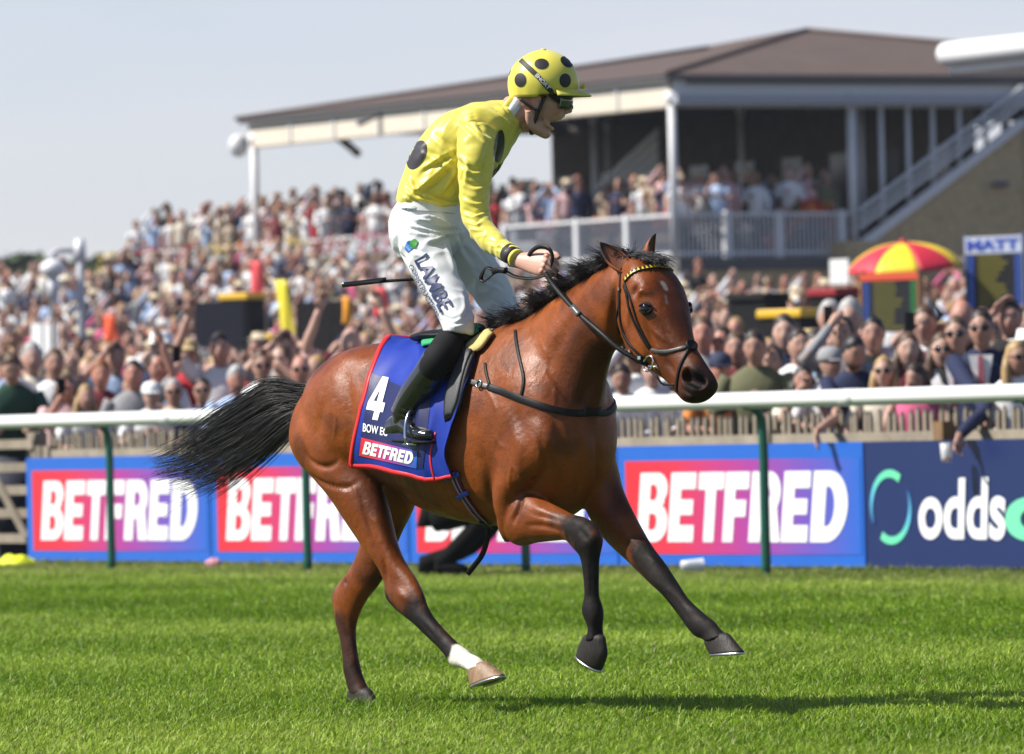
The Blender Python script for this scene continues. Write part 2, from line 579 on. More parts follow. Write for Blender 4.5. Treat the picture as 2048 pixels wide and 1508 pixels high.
# ---- turf blades
def grass():
    Ys = np.arange(21.5, 62, .5)
    P = []
    for y in Ys:
        w = y * 1024 / F_PX * 1.22 + .25
        dens = float(np.interp(y, [21, 24, 30, 40, 52, 62], [3700, 3500, 2700, 1650, 1100, 800]))
        n = int(dens * 2 * w * .5)
        P.append(np.stack([rng.uniform(-w, w, n), rng.uniform(y, y + .5, n)], 1))
    P = np.concatenate(P)
    q = (P - R0[:2]) @ RN[:2]
    P = P[q < 1.22]; q = q[q < 1.22]
    n = len(P)
    # clumps
    cl = np.sin(P[:, 0] * 7.1 + 1.3 * np.sin(P[:, 1] * 5.3)) * np.sin(P[:, 1] * 6.7 + 2 * np.sin(P[:, 0] * 3.7)) + .6 * np.sin(P[:, 0] * 23 + P[:, 1] * 17) * np.sin(P[:, 1] * 29 - P[:, 0] * 11)
    big = np.sin(P[:, 0] * 1.7 + P[:, 1] * .9) + np.sin(P[:, 1] * 1.3 - P[:, 0] * .8)
    h = rng.uniform(.020, .045, n) * (1 + .16 * np.clip(cl, -1, 1.5)) * np.where(rng.uniform(0, 1, n) < .02, 1.5, 1)
    h *= np.interp(q, [-3, 0, 1.0, 1.2], [1, 1, 1.25, 1.4])
    h *= 1 + 1.1 * np.exp(-((P[:, 0] + .555) ** 2 / .22 ** 2 + (P[:, 1] - 27.36) ** 2 / .30 ** 2))      # rank tuft where the hoof sinks in
    an = rng.uniform(0, 2 * math.pi, n)
    lean = rng.uniform(.25, 1.15, n)
    # mowing stripes: the nap of the grass lies to one side or the other
    stripe = np.interp(q, [-16, -13.5, -12.5, -10.2, -9.4, -7.6, -6.9, -3.4, -2.8, -1.2, -.7, 0], [.75, .6, .15, .1, .4, .4, -.5, -.5, .8, .8, -.1, -.1])
    lx = np.cos(an) * lean + .45 * stripe
    ly = np.sin(an) * lean + .12 * stripe
    w = rng.uniform(.0012, .0025, n) * (1 + P[:, 1] / 60)
    fa = rng.uniform(0, math.pi, n)
    sx, sy = np.cos(fa) * w, np.sin(fa) * w
    base = np.concatenate([P, np.zeros((n, 1))], 1)
    S = np.stack([sx, sy, np.zeros(n)], 1)
    m1 = base + np.stack([lx * h * .35, ly * h * .35, h * .6], 1)
    tip = base + np.stack([lx * h, ly * h, h * (1 - .25 * lean)], 1)
    V = np.stack([base - S, base + S, m1 + S * .8, m1 - S * .8, tip], 1).reshape(-1, 3)
    k = np.arange(n) * 5
    Q = np.stack([k, k + 1, k + 2, k + 3], 1); T = np.stack([k + 3, k + 2, k + 4], 1)
    flat = np.concatenate([Q.ravel(), T.ravel()]).astype(np.int32)
    tot = np.concatenate([np.full(n, 4), np.full(n, 3)]).astype(np.int32)
    st = np.zeros(2 * n, np.int32); st[1:] = np.cumsum(tot)[:-1]
    me = bpy.data.meshes.new('turf_grass')
    me.vertices.add(len(V)); me.vertices.foreach_set('co', V.astype(np.float32).ravel())
    me.loops.add(len(flat)); me.loops.foreach_set('vertex_index', flat)
    me.polygons.add(2 * n); me.polygons.foreach_set('loop_start', st); me.polygons.foreach_set('loop_total', tot)
    g0 = np.array([.125, .265, .005]); g1 = np.array([.215, .35, .008]); g2 = np.array([.42, .48, .085]); dry = np.array([.36, .31, .14])
    r1 = rng.uniform(0, 1, (n, 1))
    c = g0 * (1 - r1) + g1 * r1
    pal = np.clip(.25 + .4 * stripe + .16 * big + .10 * cl + .22 * rng.normal(size=n), 0, 1)[:, None]
    c = c * (1 - .55 * pal) + g2 * .55 * pal
    worn = np.interp(q, [-1.6, -.6, .3], [0, .5, .6]) * (rng.uniform(0, 1, n) < .6)
    worn = np.maximum(worn, (rng.uniform(0, 1, n) < .05) * .8)[:, None]
    c = c * (1 - worn) + dry * worn
    c *= rng.uniform(.6, 1.25, (n, 1)) * (1 + .14 * np.clip(big, -1.5, 1.5) * .6 + .10 * np.clip(cl, -1, 1))[:, None]
    cc = np.repeat(c[:, None], 5, 1) * np.array([1, 1, 1, 1, 1.12])[None, :, None]
    a = me.attributes.new('Col', 'FLOAT_COLOR', 'POINT')
    c4 = np.ones((n * 5, 4), np.float32); c4[:, :3] = cc.reshape(-1, 3)
    a.data.foreach_set('color', c4.ravel())
    me.update(calc_edges=True)
    m = bpy.data.materials.new('grass_blade'); m.use_nodes = True; t = m.node_tree
    b = t.nodes['Principled BSDF']; b.inputs['Roughness'].default_value = .5; b.inputs['Specular IOR Level'].default_value = .3
    ca = t.nodes.new('ShaderNodeAttribute'); ca.attribute_name = 'Col'
    tr = t.nodes.new('ShaderNodeBsdfTranslucent'); mxs = t.nodes.new('ShaderNodeMixShader'); mxs.inputs['Fac'].default_value = .38
    t.links.new(ca.outputs['Color'], b.inputs['Base Color']); t.links.new(ca.outputs['Color'], tr.inputs['Color'])
    t.links.new(b.outputs['BSDF'], mxs.inputs[1]); t.links.new(tr.outputs['BSDF'], mxs.inputs[2]); t.links.new(mxs.outputs['Shader'], t.nodes['Material Output'].inputs['Surface'])
    me.materials.append(m)
    o = link('turf_grass', me)
    tag(o, 'close mown green racecourse turf in front of the rail', 'grass', kind='stuff')
grass()

# ---- running rail on green posts
rail = root('running_rail', plan(1024, 1130, 0))
tag(rail, 'white plastic running rail on green posts in front of the crowd', 'rail')
rail_m = mat('rail_white', (.74, .74, .73), .35, .5, var=.03, vscale=3)
post_m = mat('rail_post_green', (.008, .10, .065), .35, .5, var=.15, vscale=6)
RZ = 1.205
tA, tB = tpos(plan(2700, 800, 0)), tpos(plan(-600, 800, 0))
pts = [R0 + RD * t + A(0, 0, RZ) - RN * .12 for t in np.linspace(tA, tB, 40)]
MB().tube(pts, .066, 16, up=A(0, 0, 1), flat=.86).build('rail_tube', rail_m, rail)
p_u = [215, 607, 1043, 1523]
tts = sorted(tpos(plan(u, 855, 0)) for u in p_u)
dt = (tts[-1] - tts[0]) / 3
for t in [tts[0] - dt, *tts, tts[-1] + dt]:
    b = R0 + RD * t
    MB().tube(spline([b - A(0, 0, .05), b + A(0, 0, .5), b + A(0, 0, .95), b + A(0, 0, 1.10) - RN * .02, b + A(0, 0, 1.18) - RN * .10], 18), np.linspace(.034, .03, 18), 14).build('post', post_m, rail)
    MB().box(*(lambda c: (c - A(.045, .045, .012), c + A(.045, .045, .02)))(b + A(0, 0, 1.15) - RN * .1)).build('bracket', post_m, rail, smooth=False)

for t in np.arange(tts[0] - dt * .4, tts[-1] + 2 * dt, dt * 1.5):
    c = R0 + RD * t + A(0, 0, RZ) - RN * .12
    MB().tube([c - RD * .09, c + RD * .09], .0685, 16, up=A(0, 0, 1), flat=.86).build('joint_sleeve', rail_m, rail)

# ---- advertising boards
QB = 1.3
ZB0, ZB1 = .02, .90
board_blue = mat('board_blue', (.014, .115, .50), .4, .5, var=.06, vscale=2)
board_navy = mat('board_navy', (.009, .022, .10), .4, .5, var=.06, vscale=2)
edges = [50, 418, 815, 1232, 1727]
bt = [tpos(plan(u, 1000, QB)) for u in edges]
bt.append(tpos(plan(2260, 1000, QB)))
def bpt(t, z, off): return R0 + RN * (QB - off) + RD * t + A(0, 0, z)
ords = ['leftmost sponsor board, blue with red to purple panel, beside the wooden gate', 'blue sponsor board with red to purple panel behind the black tail',
        'blue sponsor board partly hidden behind the galloping legs', 'large blue sponsor board with white lettering right of the horse']
for k in range(4):
    t0, t1 = bt[k], bt[k + 1]
    gap = .012
    a = root('advertising_board', bpt((t0 + t1) / 2, 0, 0))
    tag(a, ords[k], 'board', 'sponsor boards along the rail')
    Lb = t0 - t1 - 2 * gap
    c = bpt((t0 + t1) / 2, (ZB0 + ZB1) / 2, -.02)
    MB().obox(c, RD * Lb / 2, RN * .02, A(0, 0, (ZB1 - ZB0) / 2)).build('panel', board_blue, a, smooth=False)
    def bp2(x, y, off): return bpt(t0 - gap - x * Lb, ZB0 + y * (ZB1 - ZB0), off)
    nx = 24
    xs = np.linspace(.035, .99, nx)
    Vg = np.array([bp2(x, y, .004) for y in (.10, .875) for x in xs])
    fg = [(i, i + 1, nx + i + 1, nx + i) for i in range(nx - 1)]
    g = MB().add(Vg, fg).build('gradient_panel', grad_mat('sponsor_gradient', GST), a, smooth=False)
    set_grad(g, np.tile(np.linspace(0, 1, nx), 2))
    x0, x1, y0, y1 = (.08, .955, .2, .775)
    for i, (V, F) in enumerate(word('BETFRED', BW)):
        W = np.array([bp2(x0 + (x1 - x0) * v[0], y0 + (y1 - y0) * v[1], .008) for v in V])
        aa, bb_, c_ = (W[j] for j in F[0][:3])
        if np.cross(bb_ - aa, c_ - aa) @ RN > 0: F = [tuple(reversed(f)) for f in F]
        MB().add(W, F).build('letter', white_p, a, smooth=False)
a = root('advertising_board', bpt((bt[4] + bt[5]) / 2, 0, 0))
tag(a, 'navy board with green and blue ring emblem and white lettering', 'board', 'sponsor boards along the rail')
t0, t1 = bt[4], bt[5]
MB().obox(bpt((t0 + t1) / 2, (ZB0 + ZB1) / 2, -.02), RD * (t0 - t1 - .02) / 2, RN * .02, A(0, 0, (ZB1 - ZB0) / 2)).build('panel', board_navy, a, smooth=False)
def bplane(u, v, off):
    """point of the board plane (off proud of it) seen at pixel u,v"""
    d = ray(u, v); n = RN; p0 = R0 + RN * (QB - off)
    return CAM + d * (((p0 - CAM) @ n) / (d @ n))
cR = bplane(1781, 1014, .006)
ring_m = grad_mat('ring_gradient', [(0, (.012, .05, .22)), (.3, (.10, .42, .62)), (.6, (.12, .62, .38)), (1, (.14, .62, .34))])
for (a0, a1) in ((58, 208), (238, 388)):
    n = 40; V = []; gvals = []
    for i in range(n):
        s_ = i / (n - 1); aa = math.radians(a0 + (a1 - a0) * s_)
        wd = .068 * (1 - .45 * s_)
        for r in (.29, .29 - wd):
            V.append(cR - RD * (r * math.cos(aa)) * .92 + A(0, 0, r * math.sin(aa) * .9))
            gvals.append(1 - s_)
    F = [(2 * i, 2 * i + 1, 2 * i + 3, 2 * i + 2) for i in range(n - 1)]
    o = MB().add(np.array(V), F).build('ring_emblem', ring_m, a, smooth=False)
    set_grad(o, gvals)
def board_text(s, quad, m, bold):
    V, F = text_shape(s, bold, 0, 1.0, 6)
    f = bil(quad)
    W = np.array([bplane(*f(v), .006) for v in V])
    MB().add(W, F).build('lettering', m, a, smooth=False)
board_text('odds', [(1836, 1079), (2010, 1081), (2013, 953), (1838, 958)], white_p, .028)
board_text('c', [(2010, 1082), (2092, 1083), (2092, 993), (2010, 995)], mat('mint_print', (.16, .66, .38), .5), .035)

# ---- weathered picket fence behind the boards
fence = root('picket_fence', plan(1024, 1000, 1.62))
tag(fence, 'weathered grey picket fence between the boards and the crowd', 'fence')
wood = mat('weathered_wood', (.24, .205, .155), .85, .2, var=.25, vscale=5, objvar=.16, bump=.3, bscale=40)
tF0, tF1 = tpos(plan(2300, 850, 1.62)), tpos(plan(95, 850, 1.62))
pk_me = None
tcur = tF0
pk = MB(); pk.box((-.019, -.011, .12), (.019, .011, 1.08)); pk.add([(-.019, -.011, 1.08), (.019, -.011, 1.08), (.019, .011, 1.08), (-.019, .011, 1.08), (0, -.011, 1.12), (0, .011, 1.12)], [(0, 1, 4), (1, 2, 5, 4), (2, 3, 5), (3, 0, 4, 5)])
pk_me = pk.mesh('picket', [wood], False)
ang = math.atan2(RD[1], RD[0])
i = 0
while tcur < tF1:
    o = link('picket', pk_me, fence)
    p = R0 + RN * 1.62 + RD * tcur - ORG[fence.name]
    o.location = p + A(0, 0, random.uniform(-.02, .02)); o.rotation_euler = (random.uniform(-.015, .015), random.uniform(-.02, .02), ang)
    tcur += .098 + random.uniform(-.006, .006); i += 1
ledge_m = mat('fence_ledge', (.30, .26, .195), .85, .2, var=.3, vscale=4, bump=.3, bscale=30)
tl = tF0
while tl < tF1:
    te = min(tl + 2.35, tF1)
    MB().obox(R0 + RN * 1.56 + RD * (tl + te - .04) / 2 + A(0, 0, .92), RD * (te - tl - .04) / 2, RN * .03, A(0, 0, .045)).build('ledge_board', ledge_m, fence, smooth=False)
    MB().obox(R0 + RN * 1.56 + RD * te + A(0, 0, .5), RD * .055, RN * .05, A(0, 0, .5)).build('fence_post', wood, fence, smooth=False)
    MB().obox(R0 + RN * 1.585 + RD * (tl + te) / 2 + A(0, 0, .35), RD * (te - tl) / 2 - RD * .06, RN * .02, A(0, 0, .04)).build('lower_board', wood, fence, smooth=False)
    tl = te
bp0 = plan(1885, 860, 1.47)
bx = root('wooden_post', bp0); tag(bx, 'short brown wooden post rising above the fence ledge, right of the horse', 'post')
MB().obox(bp0 + A(0, 0, .5), RD * .06, RN * .05, A(0, 0, .53)).build('post', mat('brown_wood', (.20, .115, .05), .7, var=.3, vscale=8), bx, smooth=False)
# gate at the left
gp0 = plan(20, 900, 1.6)
gt = root('field_gate', gp0); tag(gt, 'weathered wooden five bar gate at the left edge', 'gate')
g0t, g1t = tpos(plan(66, 900, 1.6)), tpos(plan(-140, 900, 1.6))
def gpt(t, z, q=1.6): return R0 + RN * q + RD * t + A(0, 0, z)
for z in (.2, .42, .62, .82, 1.02):
    MB().obox(gpt((g0t + g1t) / 2, z), RD * (g1t - g0t) / 2, RN * .015, A(0, 0, .04)).build('bar', wood, gt, smooth=False)
for t in (g0t + .05, g1t - .05):
    MB().obox(gpt(t, .62, 1.63), RD * .04, RN * .02, A(0, 0, .48)).build('upright', wood, gt, smooth=False)
for (ta, za, tb, zb) in ((g0t + .1, .2, (g0t + g1t) / 2, 1.02), ((g0t + g1t) / 2, 1.02, g1t - .1, .2)):
    pa, pb = gpt(ta, za, 1.56), gpt(tb, zb, 1.56)
    dd = (pb - pa) / 2
    MB().obox((pa + pb) / 2, dd, RN * .012, np.cross(unit(dd), RN) * .04).build('brace', wood, gt, smooth=False)
gpp = plan(72, 880, 1.75)
gpo = root('gate_post', gpp); tag(gpo, 'thick weathered gate post between the gate and the leftmost board', 'post')
MB().obox(gpp + A(0, 0, .56), RD * .08, RN * .06, A(0, 0, .56)).build('post', wood, gpo, smooth=False)

# ================================================================== GRANDSTAND
QS = 48.9
C0 = plan(1357, 855, QS)
T0 = tpos(C0)
T1 = tpos(plan(513, 855, QS)) - T0
TE = tpos(plan(222, 855, QS)) - T0
def sp(t, q, z): return C0 + RD * t + RN * q + A(0, 0, z)
def sbox(mb, t0, t1, q0, q1, z0, z1):
    return mb.obox(sp((t0 + t1) / 2, (q0 + q1) / 2, (z0 + z1) / 2), RD * (t1 - t0) / 2, RN * (q1 - q0) / 2, A(0, 0, (z1 - z0) / 2))
ZF = 4.35                      # terrace floor
FB, FT = zat(216, C0), zat(150, C0)
cream = mat('fascia_cream', (.66, .59, .48), .6, var=.05, vscale=1)
greyw = mat('painted_grey_white', (.66, .66, .66), .5, var=.06, vscale=2)
slate = mat('roof_felt', (.105, .078, .068), .9, .2, var=.15, vscale=1.2)
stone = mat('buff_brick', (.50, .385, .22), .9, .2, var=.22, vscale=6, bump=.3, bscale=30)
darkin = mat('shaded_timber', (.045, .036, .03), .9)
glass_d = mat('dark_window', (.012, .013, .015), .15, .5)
concrete = mat('concrete', (.30, .29, .28), .9, .2, var=.15, vscale=2)

gs_ = root('grandstand', sp(T1 / 2, 6, ZF - 1.35)); tag(gs_, 'long hipped roof grandstand with cream fascia and buff brick walls', 'grandstand')
# roof
RQ = 16.0
hip = [sp(-.25, -.25, FT), sp(T1 + .25, -.25, FT), sp(T1 + .25, RQ, FT), sp(-.25, RQ, FT)]
ZR = zat(64, sp(8, 8, 0))
r1, r2 = sp(7.6, 8, ZR), sp(T1 - 6.5, 8, ZR - .15)
mb = MB(); mb.add([*hip, r1, r2], [(0, 1, 5, 4), (1, 2, 5), (2, 3, 4, 5), (3, 0, 4), (3, 2, 1, 0)])
roof = mb.build('roof', slate, gs_, smooth=False)
for (t, q) in ((4, 3), ): pass
mb = MB(); mb.tube([r1, r2], .07, 8); mb.build('ridge', slate, roof)
for (pa, pb) in ((hip[0], r1), (hip[1], r2), (hip[3], r1)):
    MB().tube([pa + A(0, 0, .03), pb + A(0, 0, .03)], .05, 8).build('hip_ridge', slate, roof)
# fascia boards with a scalloped lower edge
def fascia(ta, tb, along, name, z0, z1, m):
    n = int(abs(tb - ta) / .16)
    V = []; F = []
    for i in range(n):
        a0 = ta + (tb - ta) * i / n; a1 = ta + (tb - ta) * (i + 1) / n; am = (a0 + a1) / 2
        f = (lambda s, z, o: sp(s, -o, z)) if along == 'D' else (lambda s, z, o: sp(-o, s, z))
        k = len(V)
        for o in (.06, 0):
            V += [f(a0, z0 + .07, o), f(am, z0, o), f(a1, z0 + .07, o), f(a1, z1, o), f(a0, z1, o)]
        F += [(k, k + 1, k + 2, k + 3, k + 4), (k + 9, k + 8, k + 7, k + 6, k + 5), (k, k + 5, k + 6, k + 1), (k + 1, k + 6, k + 7, k + 2), (k + 3, k + 8, k + 9, k + 4)]
    return MB().add(np.array(V), F).build(name, m, gs_, smooth=False)
fascia(0, T1, 'D', 'front_fascia', FB, FT - .1, cream)
fascia(0, RQ, 'N', 'side_fascia', FB, FT - .1, mat('fascia_shade_side', (.72, .71, .68), .6))  # shaded side of the cream fascia, its cooler tone put into the colour
for k in range(1, 9):
    t = T1 * k / 9
    sbox(MB(), t - .03, t + .03, -.1, -.062, FB + .08, FT - .12).build('fascia_joint', greyw, gs_, smooth=False)
sbox(MB(), -.16, T1 + .2, -.2, -.065, FT - .1, FT + .02).build('gutter', mat('gutter_grey', (.16, .15, .15), .6), gs_, smooth=False)
sbox(MB(), -.2, -.065, -.2, RQ, FT - .1, FT + .02).build('gutter', mat('gutter_grey'), gs_, smooth=False)
mb = MB(); sbox(mb, -.3, -.07, -.05, RQ, FB + .08, FB + .26); mb.build('side_beam', mat('steel_grey', (.36, .38, .42), .5), gs_, smooth=False)
for t in (T1 * .36, T1 * .66):
    MB().tube([sp(t, -.08, FT - .2), sp(t + .15, -.35, FT - .32), sp(t + .15, -.55, FT - .36)], [.04, .05, .09], 8).build('floodlight', mat('gutter_grey'), gs_)
MB().ball(sp(T1 + .4, -.1, FB + .1), (.22, .22, .26), None, 12, 8).build('lamp_globe', greyw, gs_)
MB().tube([sp(T1, -.1, FB + .3), sp(T1 + .4, -.1, FB + .3)], .03, 6).build('lamp_arm', greyw, gs_)
# columns
for (t, q, w) in ((.0, 0, .085), (T1 - .15, 0, .085), (0, 4.24, .10), (0, 4.95, .05), (0, 5.6, .05), (0, 6.2, .05), (0, 6.85, .05), (0, 7.5, .05), (5.5, 5, .06), (3.0, 7.5, .06), (11, 5, .06), (0.4, 8.25, .09), (8.2, 3, .06), (14, 3.2, .06), (1.6, 5.5, .05), (16.5, 5, .06)):
    p0 = sp(t, q, ZF - 1.2 if q > 8 else ZF - .1)
    MB().tube([p0, sp(t, q, FB + .35)], w, 12).build('column', greyw, gs_)
    MB().tube([sp(t, q, FB + .05), sp(t, q, FB + .3)], [w, w * 1.8], 12).build('capital', greyw, gs_)
# terrace deck and front wall (pillars with dark openings)
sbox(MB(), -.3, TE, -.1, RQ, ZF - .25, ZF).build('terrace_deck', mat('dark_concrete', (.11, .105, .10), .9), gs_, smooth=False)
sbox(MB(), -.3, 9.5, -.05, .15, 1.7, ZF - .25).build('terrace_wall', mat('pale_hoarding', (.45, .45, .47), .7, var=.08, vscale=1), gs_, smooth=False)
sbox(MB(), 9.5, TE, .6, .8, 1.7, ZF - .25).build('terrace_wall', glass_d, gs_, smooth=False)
t = 9.5
while t < TE:
    sbox(MB(), t, t + .22, .38, .5, 1.7, ZF - .25).build('pillar', concrete, gs_, smooth=False)
    t += 1.35
# back wall with windows
QW = 7.0
sbox(MB(), .1, T1 - 1.2, QW, QW + .3, ZF, FT).build('back_wall', mat('brick_shade_dark', (.10, .078, .05), .9, .2, var=.3, vscale=3), gs_, smooth=False)  # brick colour darkened to imitate the shade inside the stand
for k in range(11):
    t = .5 + k * 1.9
    w = sbox(MB(), t, t + .8, QW - .07, QW, ZF + .9, ZF + 2.3).build('window', glass_d, gs_, smooth=False)
    sbox(MB(), t - .06, t + .86, QW - .1, QW - .07, ZF + .82, ZF + .9).build('sill', greyw, w, smooth=False)
sbox(MB(), -.25, -.05, 0, 4.2, 1.7, ZF - .25).build('terrace_wall', stone, gs_, smooth=False)
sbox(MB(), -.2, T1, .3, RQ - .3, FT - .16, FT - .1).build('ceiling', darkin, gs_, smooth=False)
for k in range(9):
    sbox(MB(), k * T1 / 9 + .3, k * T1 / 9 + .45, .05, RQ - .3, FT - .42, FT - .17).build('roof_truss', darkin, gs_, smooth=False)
for t in (4, 9, 13.5):
    MB().tube(spline([sp(t, .2, FB - .3), sp(t + .7, .2, FB + .02), sp(t + 1.2, .2, FB + .15)], 10), .09, 8).build('bracket', darkin, gs_)
# outer stair wall on the right with rails
ZS0, ZS1 = zat(452, sp(0, 4.24, 0)), zat(215, sp(0, 8.1, 0))
def slope_z(q): return ZS0 + (q - 4.24) * (ZS1 - ZS0) / 3.86
V = [sp(-.32, 4.1, 2.2), sp(-.32, 16, 2.2), sp(-.32, 16, slope_z(8.6)), sp(-.32, 8.6, slope_z(8.6) - .5), sp(-.32, 4.1, slope_z(4.1) - .5)]
V2 = [v + RD * .3 for v in V]
MB().add(V + V2, [(0, 4, 3, 2, 1), (5, 6, 7, 8, 9), (0, 1, 6, 5), (1, 2, 7, 6), (2, 3, 8, 7), (3, 4, 9, 8), (4, 0, 5, 9)]).build('stair_wall', stone, gs_, smooth=False)
for off, r in ((-.36, .09), (.02, .03), (.18, .025), (.36, .03)):
    pa, pb = sp(-.36, 4.15, slope_z(4.15) + off), sp(-.36, 8.2, slope_z(8.2) + off)
    d = (pb - pa) / 2; upv = np.cross(unit(d), RD)
    MB().obox((pa + pb) / 2, d, RD * .05, unit(upv) * r).build('stair_stringer' if off < 0 else 'stair_rail', greyw, gs_, smooth=False)
sbox(MB(), -.7, .3, 3.6, 5.2, 2.2, zat(450, sp(0, 4.2, 0)) - .35).build('stair_plinth', stone, gs_, smooth=False)
MB().tube([sp(-.4, 8.3, 2.5), sp(-.4, 8.3, FB)], .06, 8).build('downpipe', greyw, gs_)
MB().ball(sp(-.5, 7.5, zat(370, sp(0, 7.5, 0))), (.2, .12, .08), None, 10, 6).build('wall_lamp', mat('gutter_grey'), gs_)
# inner white stair
pa, pb = sp(9.9, 4, zat(405, sp(9.9, 4, 0))), sp(7.2, 4, zat(288, sp(7.2, 4, 0)))
d = (pb - pa) / 2
for k in range(6):
    c = (pa + pb) / 2 + A(0, 0, -.22 * k + .25)
    MB().obox(c, d, RN * .03, A(0, 0, .08)).build('inner_stair_board', greyw, gs_, smooth=False)
V = [pa + A(0, 0, -1.2), pb + A(0, 0, -1.2), A(pb[0], pb[1], ZF), A(pa[0], pa[1], ZF)]
MB().add(V + [v + RN * .2 for v in V], [(0, 1, 2, 3), (7, 6, 5, 4), (0, 4, 5, 1), (1, 5, 6, 2), (2, 6, 7, 3), (3, 7, 4, 0)]).build('inner_stair_wall', stone, gs_, smooth=False)

# balustrade round the corner of the terrace
bal = root('balustrade', sp(0, 0, ZF)); tag(bal, 'pale picket balustrade along the edge of the stand terrace', 'balustrade')
bm_ = MB(); bm_.box((-.018, -.018, 0), (.018, .018, .86)); bal_me = bm_.mesh('baluster', [greyw], False); bal_me2 = bm_.mesh('baluster', [mat('steel_grey')], False)
for k in range(38):
    o = link('baluster', bal_me, bal); o.location = RN * (.12 + k * .105) + RD * -.06
for k in range(64):
    o = link('baluster', bal_me2, bal); o.location = RD * (.12 + k * .105) + RN * -.02
for (a0, a1, f) in ((0, 4.1, 'N'), (0, 6.9, 'D')):
    for z in (.1, .88):
        mb = MB()
        if f == 'N': sbox(mb, -.1, -.02, a0, a1, ZF + z - .03, ZF + z + .03)
        else: sbox(mb, a0, a1, -.06, .02, ZF + z - .03, ZF + z + .03)
        mb.build('hand_rail' if z > .5 else 'foot_rail', greyw, bal, smooth=False)
for q in (1.2, 2.4, 3.9):
    sbox(MB(), -.13, .01, q - .07, q + .07, ZF - .6, ZF + .95).build('newel', greyw, bal, smooth=False)
for t in (1.8, 3.8, 6.8):
    sbox(MB(), t - .07, t + .07, -.09, .05, ZF - .6, ZF + .95).build('newel', greyw, bal, smooth=False)
# terrace rail to the left, with flower boxes
trl = root('terrace_rail', sp(T1, 0, ZF)); tag(trl, 'long grey terrace rail below the spectators on the upper terrace', 'rail')
sbox(MB(), 9.6, TE - .2, -.1, -.04, ZF + .86, ZF + .92).build('top_bar', greyw, trl, smooth=False)
sbox(MB(), 9.6, TE - .2, -.1, -.04, ZF + .1, ZF + .16).build('foot_bar', greyw, trl, smooth=False)
t = 9.6
while t < TE - .2:
    sbox(MB(), t, t + .07, -.11, -.03, ZF, ZF + .9).build('stanchion', greyw, trl, smooth=False); t += 1.35
leafm = mat('flower_leaf', (.05, .10, .025), .7, var=.3, vscale=20)
petal = [mat('petal_orange', (.7, .2, .03), .6), mat('petal_red', (.55, .03, .03), .6), mat('petal_yellow', (.65, .42, .05), .6), mat('petal_pink', (.6, .12, .2), .6)]
def flower_box(p, ax, w, seed, label, dense=60, h=.3):
    r = random.Random(seed)
    o = root('flower_box', p); tag(o, label, 'flowers', 'flower boxes on the stand')
    MB().obox(p + A(0, 0, .1), ax * w / 2, np.cross(ax, A(0, 0, 1)) * .12, A(0, 0, .1)).build('box', mat('box_timber', (.12, .08, .05), .8), o, smooth=False)
    m = MB()
    for k in range(dense):
        c = p + ax * r.uniform(-w / 2, w / 2) + np.cross(ax, A(0, 0, 1)) * r.uniform(-.16, .16) + A(0, 0, .2 + r.uniform(-.08, h))
        s_ = r.uniform(.03, .07)
        a = A(r.gauss(0, 1), r.gauss(0, 1), r.gauss(0, 1)); b = np.cross(a, A(0, 0, 1) + a * .1)
        a, b = unit(a) * s_, unit(b) * s_ * .6
        m.add([c - a, c + b, c + a, c - b], [(0, 1, 2, 3)])
    tag(m.build('foliage', leafm, o), kind='stuff')
    m = MB()
    for k in range(dense // 2):
        c = p + ax * r.uniform(-w / 2, w / 2) + np.cross(ax, A(0, 0, 1)) * r.uniform(-.16, .16) + A(0, 0, .22 + r.uniform(0, h))
        m.ball(c, r.uniform(.025, .05), None, 6, 4)
    tag(m.build('blossom', petal[r.randrange(4)], o), kind='stuff')
nth = ['first', 'second', 'third', 'fourth', 'fifth', 'sixth', 'seventh', 'eighth', 'ninth', 'tenth', 'eleventh', 'twelfth', 'thirteenth', 'fourteenth', 'fifteenth', 'sixteenth', 'seventeenth', 'eighteenth', 'nineteenth', 'twentieth']
fl = [10.4 + 1.75 * k for k in range(20) if 10.4 + 1.75 * k < TE - .8]
for k, t in enumerate(fl):
    flower_box(sp(t, -.28, ZF + .3), RD, 1.6, k, 'flower box on the long terrace rail, %s from the right' % nth[k], 90, .45)
for k, (u, v) in enumerate(((1255, 440), (1205, 440), (1100, 470), (1330, 440))):
    p = plan(u, v, QS + .3); flower_box(A(p[0], p[1], ZF + .35), RD, .7, 30 + k, 'flower tub behind the pale balustrade, %s' % ('third from the right', 'second from the left', 'leftmost', 'nearest the corner column')[k], 50, .4)
# red flower arch decoration inside
fa_ = root('flower_arch', plan(1620, 430, QS + 3.4) * A(1, 1, 0) + A(0, 0, ZF)); tag(fa_, 'arch of red and orange flowers inside the shaded stand', 'flower arch')
rr_ = random.Random(5)
pc = plan(1615, 430, QS + 3.4); pc[2] = ZF
mm_ = [MB(), MB(), MB()]
for k in range(420):
    a = rr_.uniform(0, math.pi); rad = rr_.uniform(.62, .98)
    c = pc + RN * (rad * math.cos(a) * .95) + A(0, 0, .2 + rad * math.sin(a) * 1.0) + RD * rr_.uniform(-.2, .2)
    mm_[rr_.choice([0, 0, 1, 2])].ball(c, rr_.uniform(.04, .08), None, 6, 4)
for m, pm_, nm in zip(mm_, (petal[1], petal[0], leafm), ('red_blossom', 'orange_blossom', 'foliage')):
    tag(m.build(nm, pm_, fa_), kind='stuff')

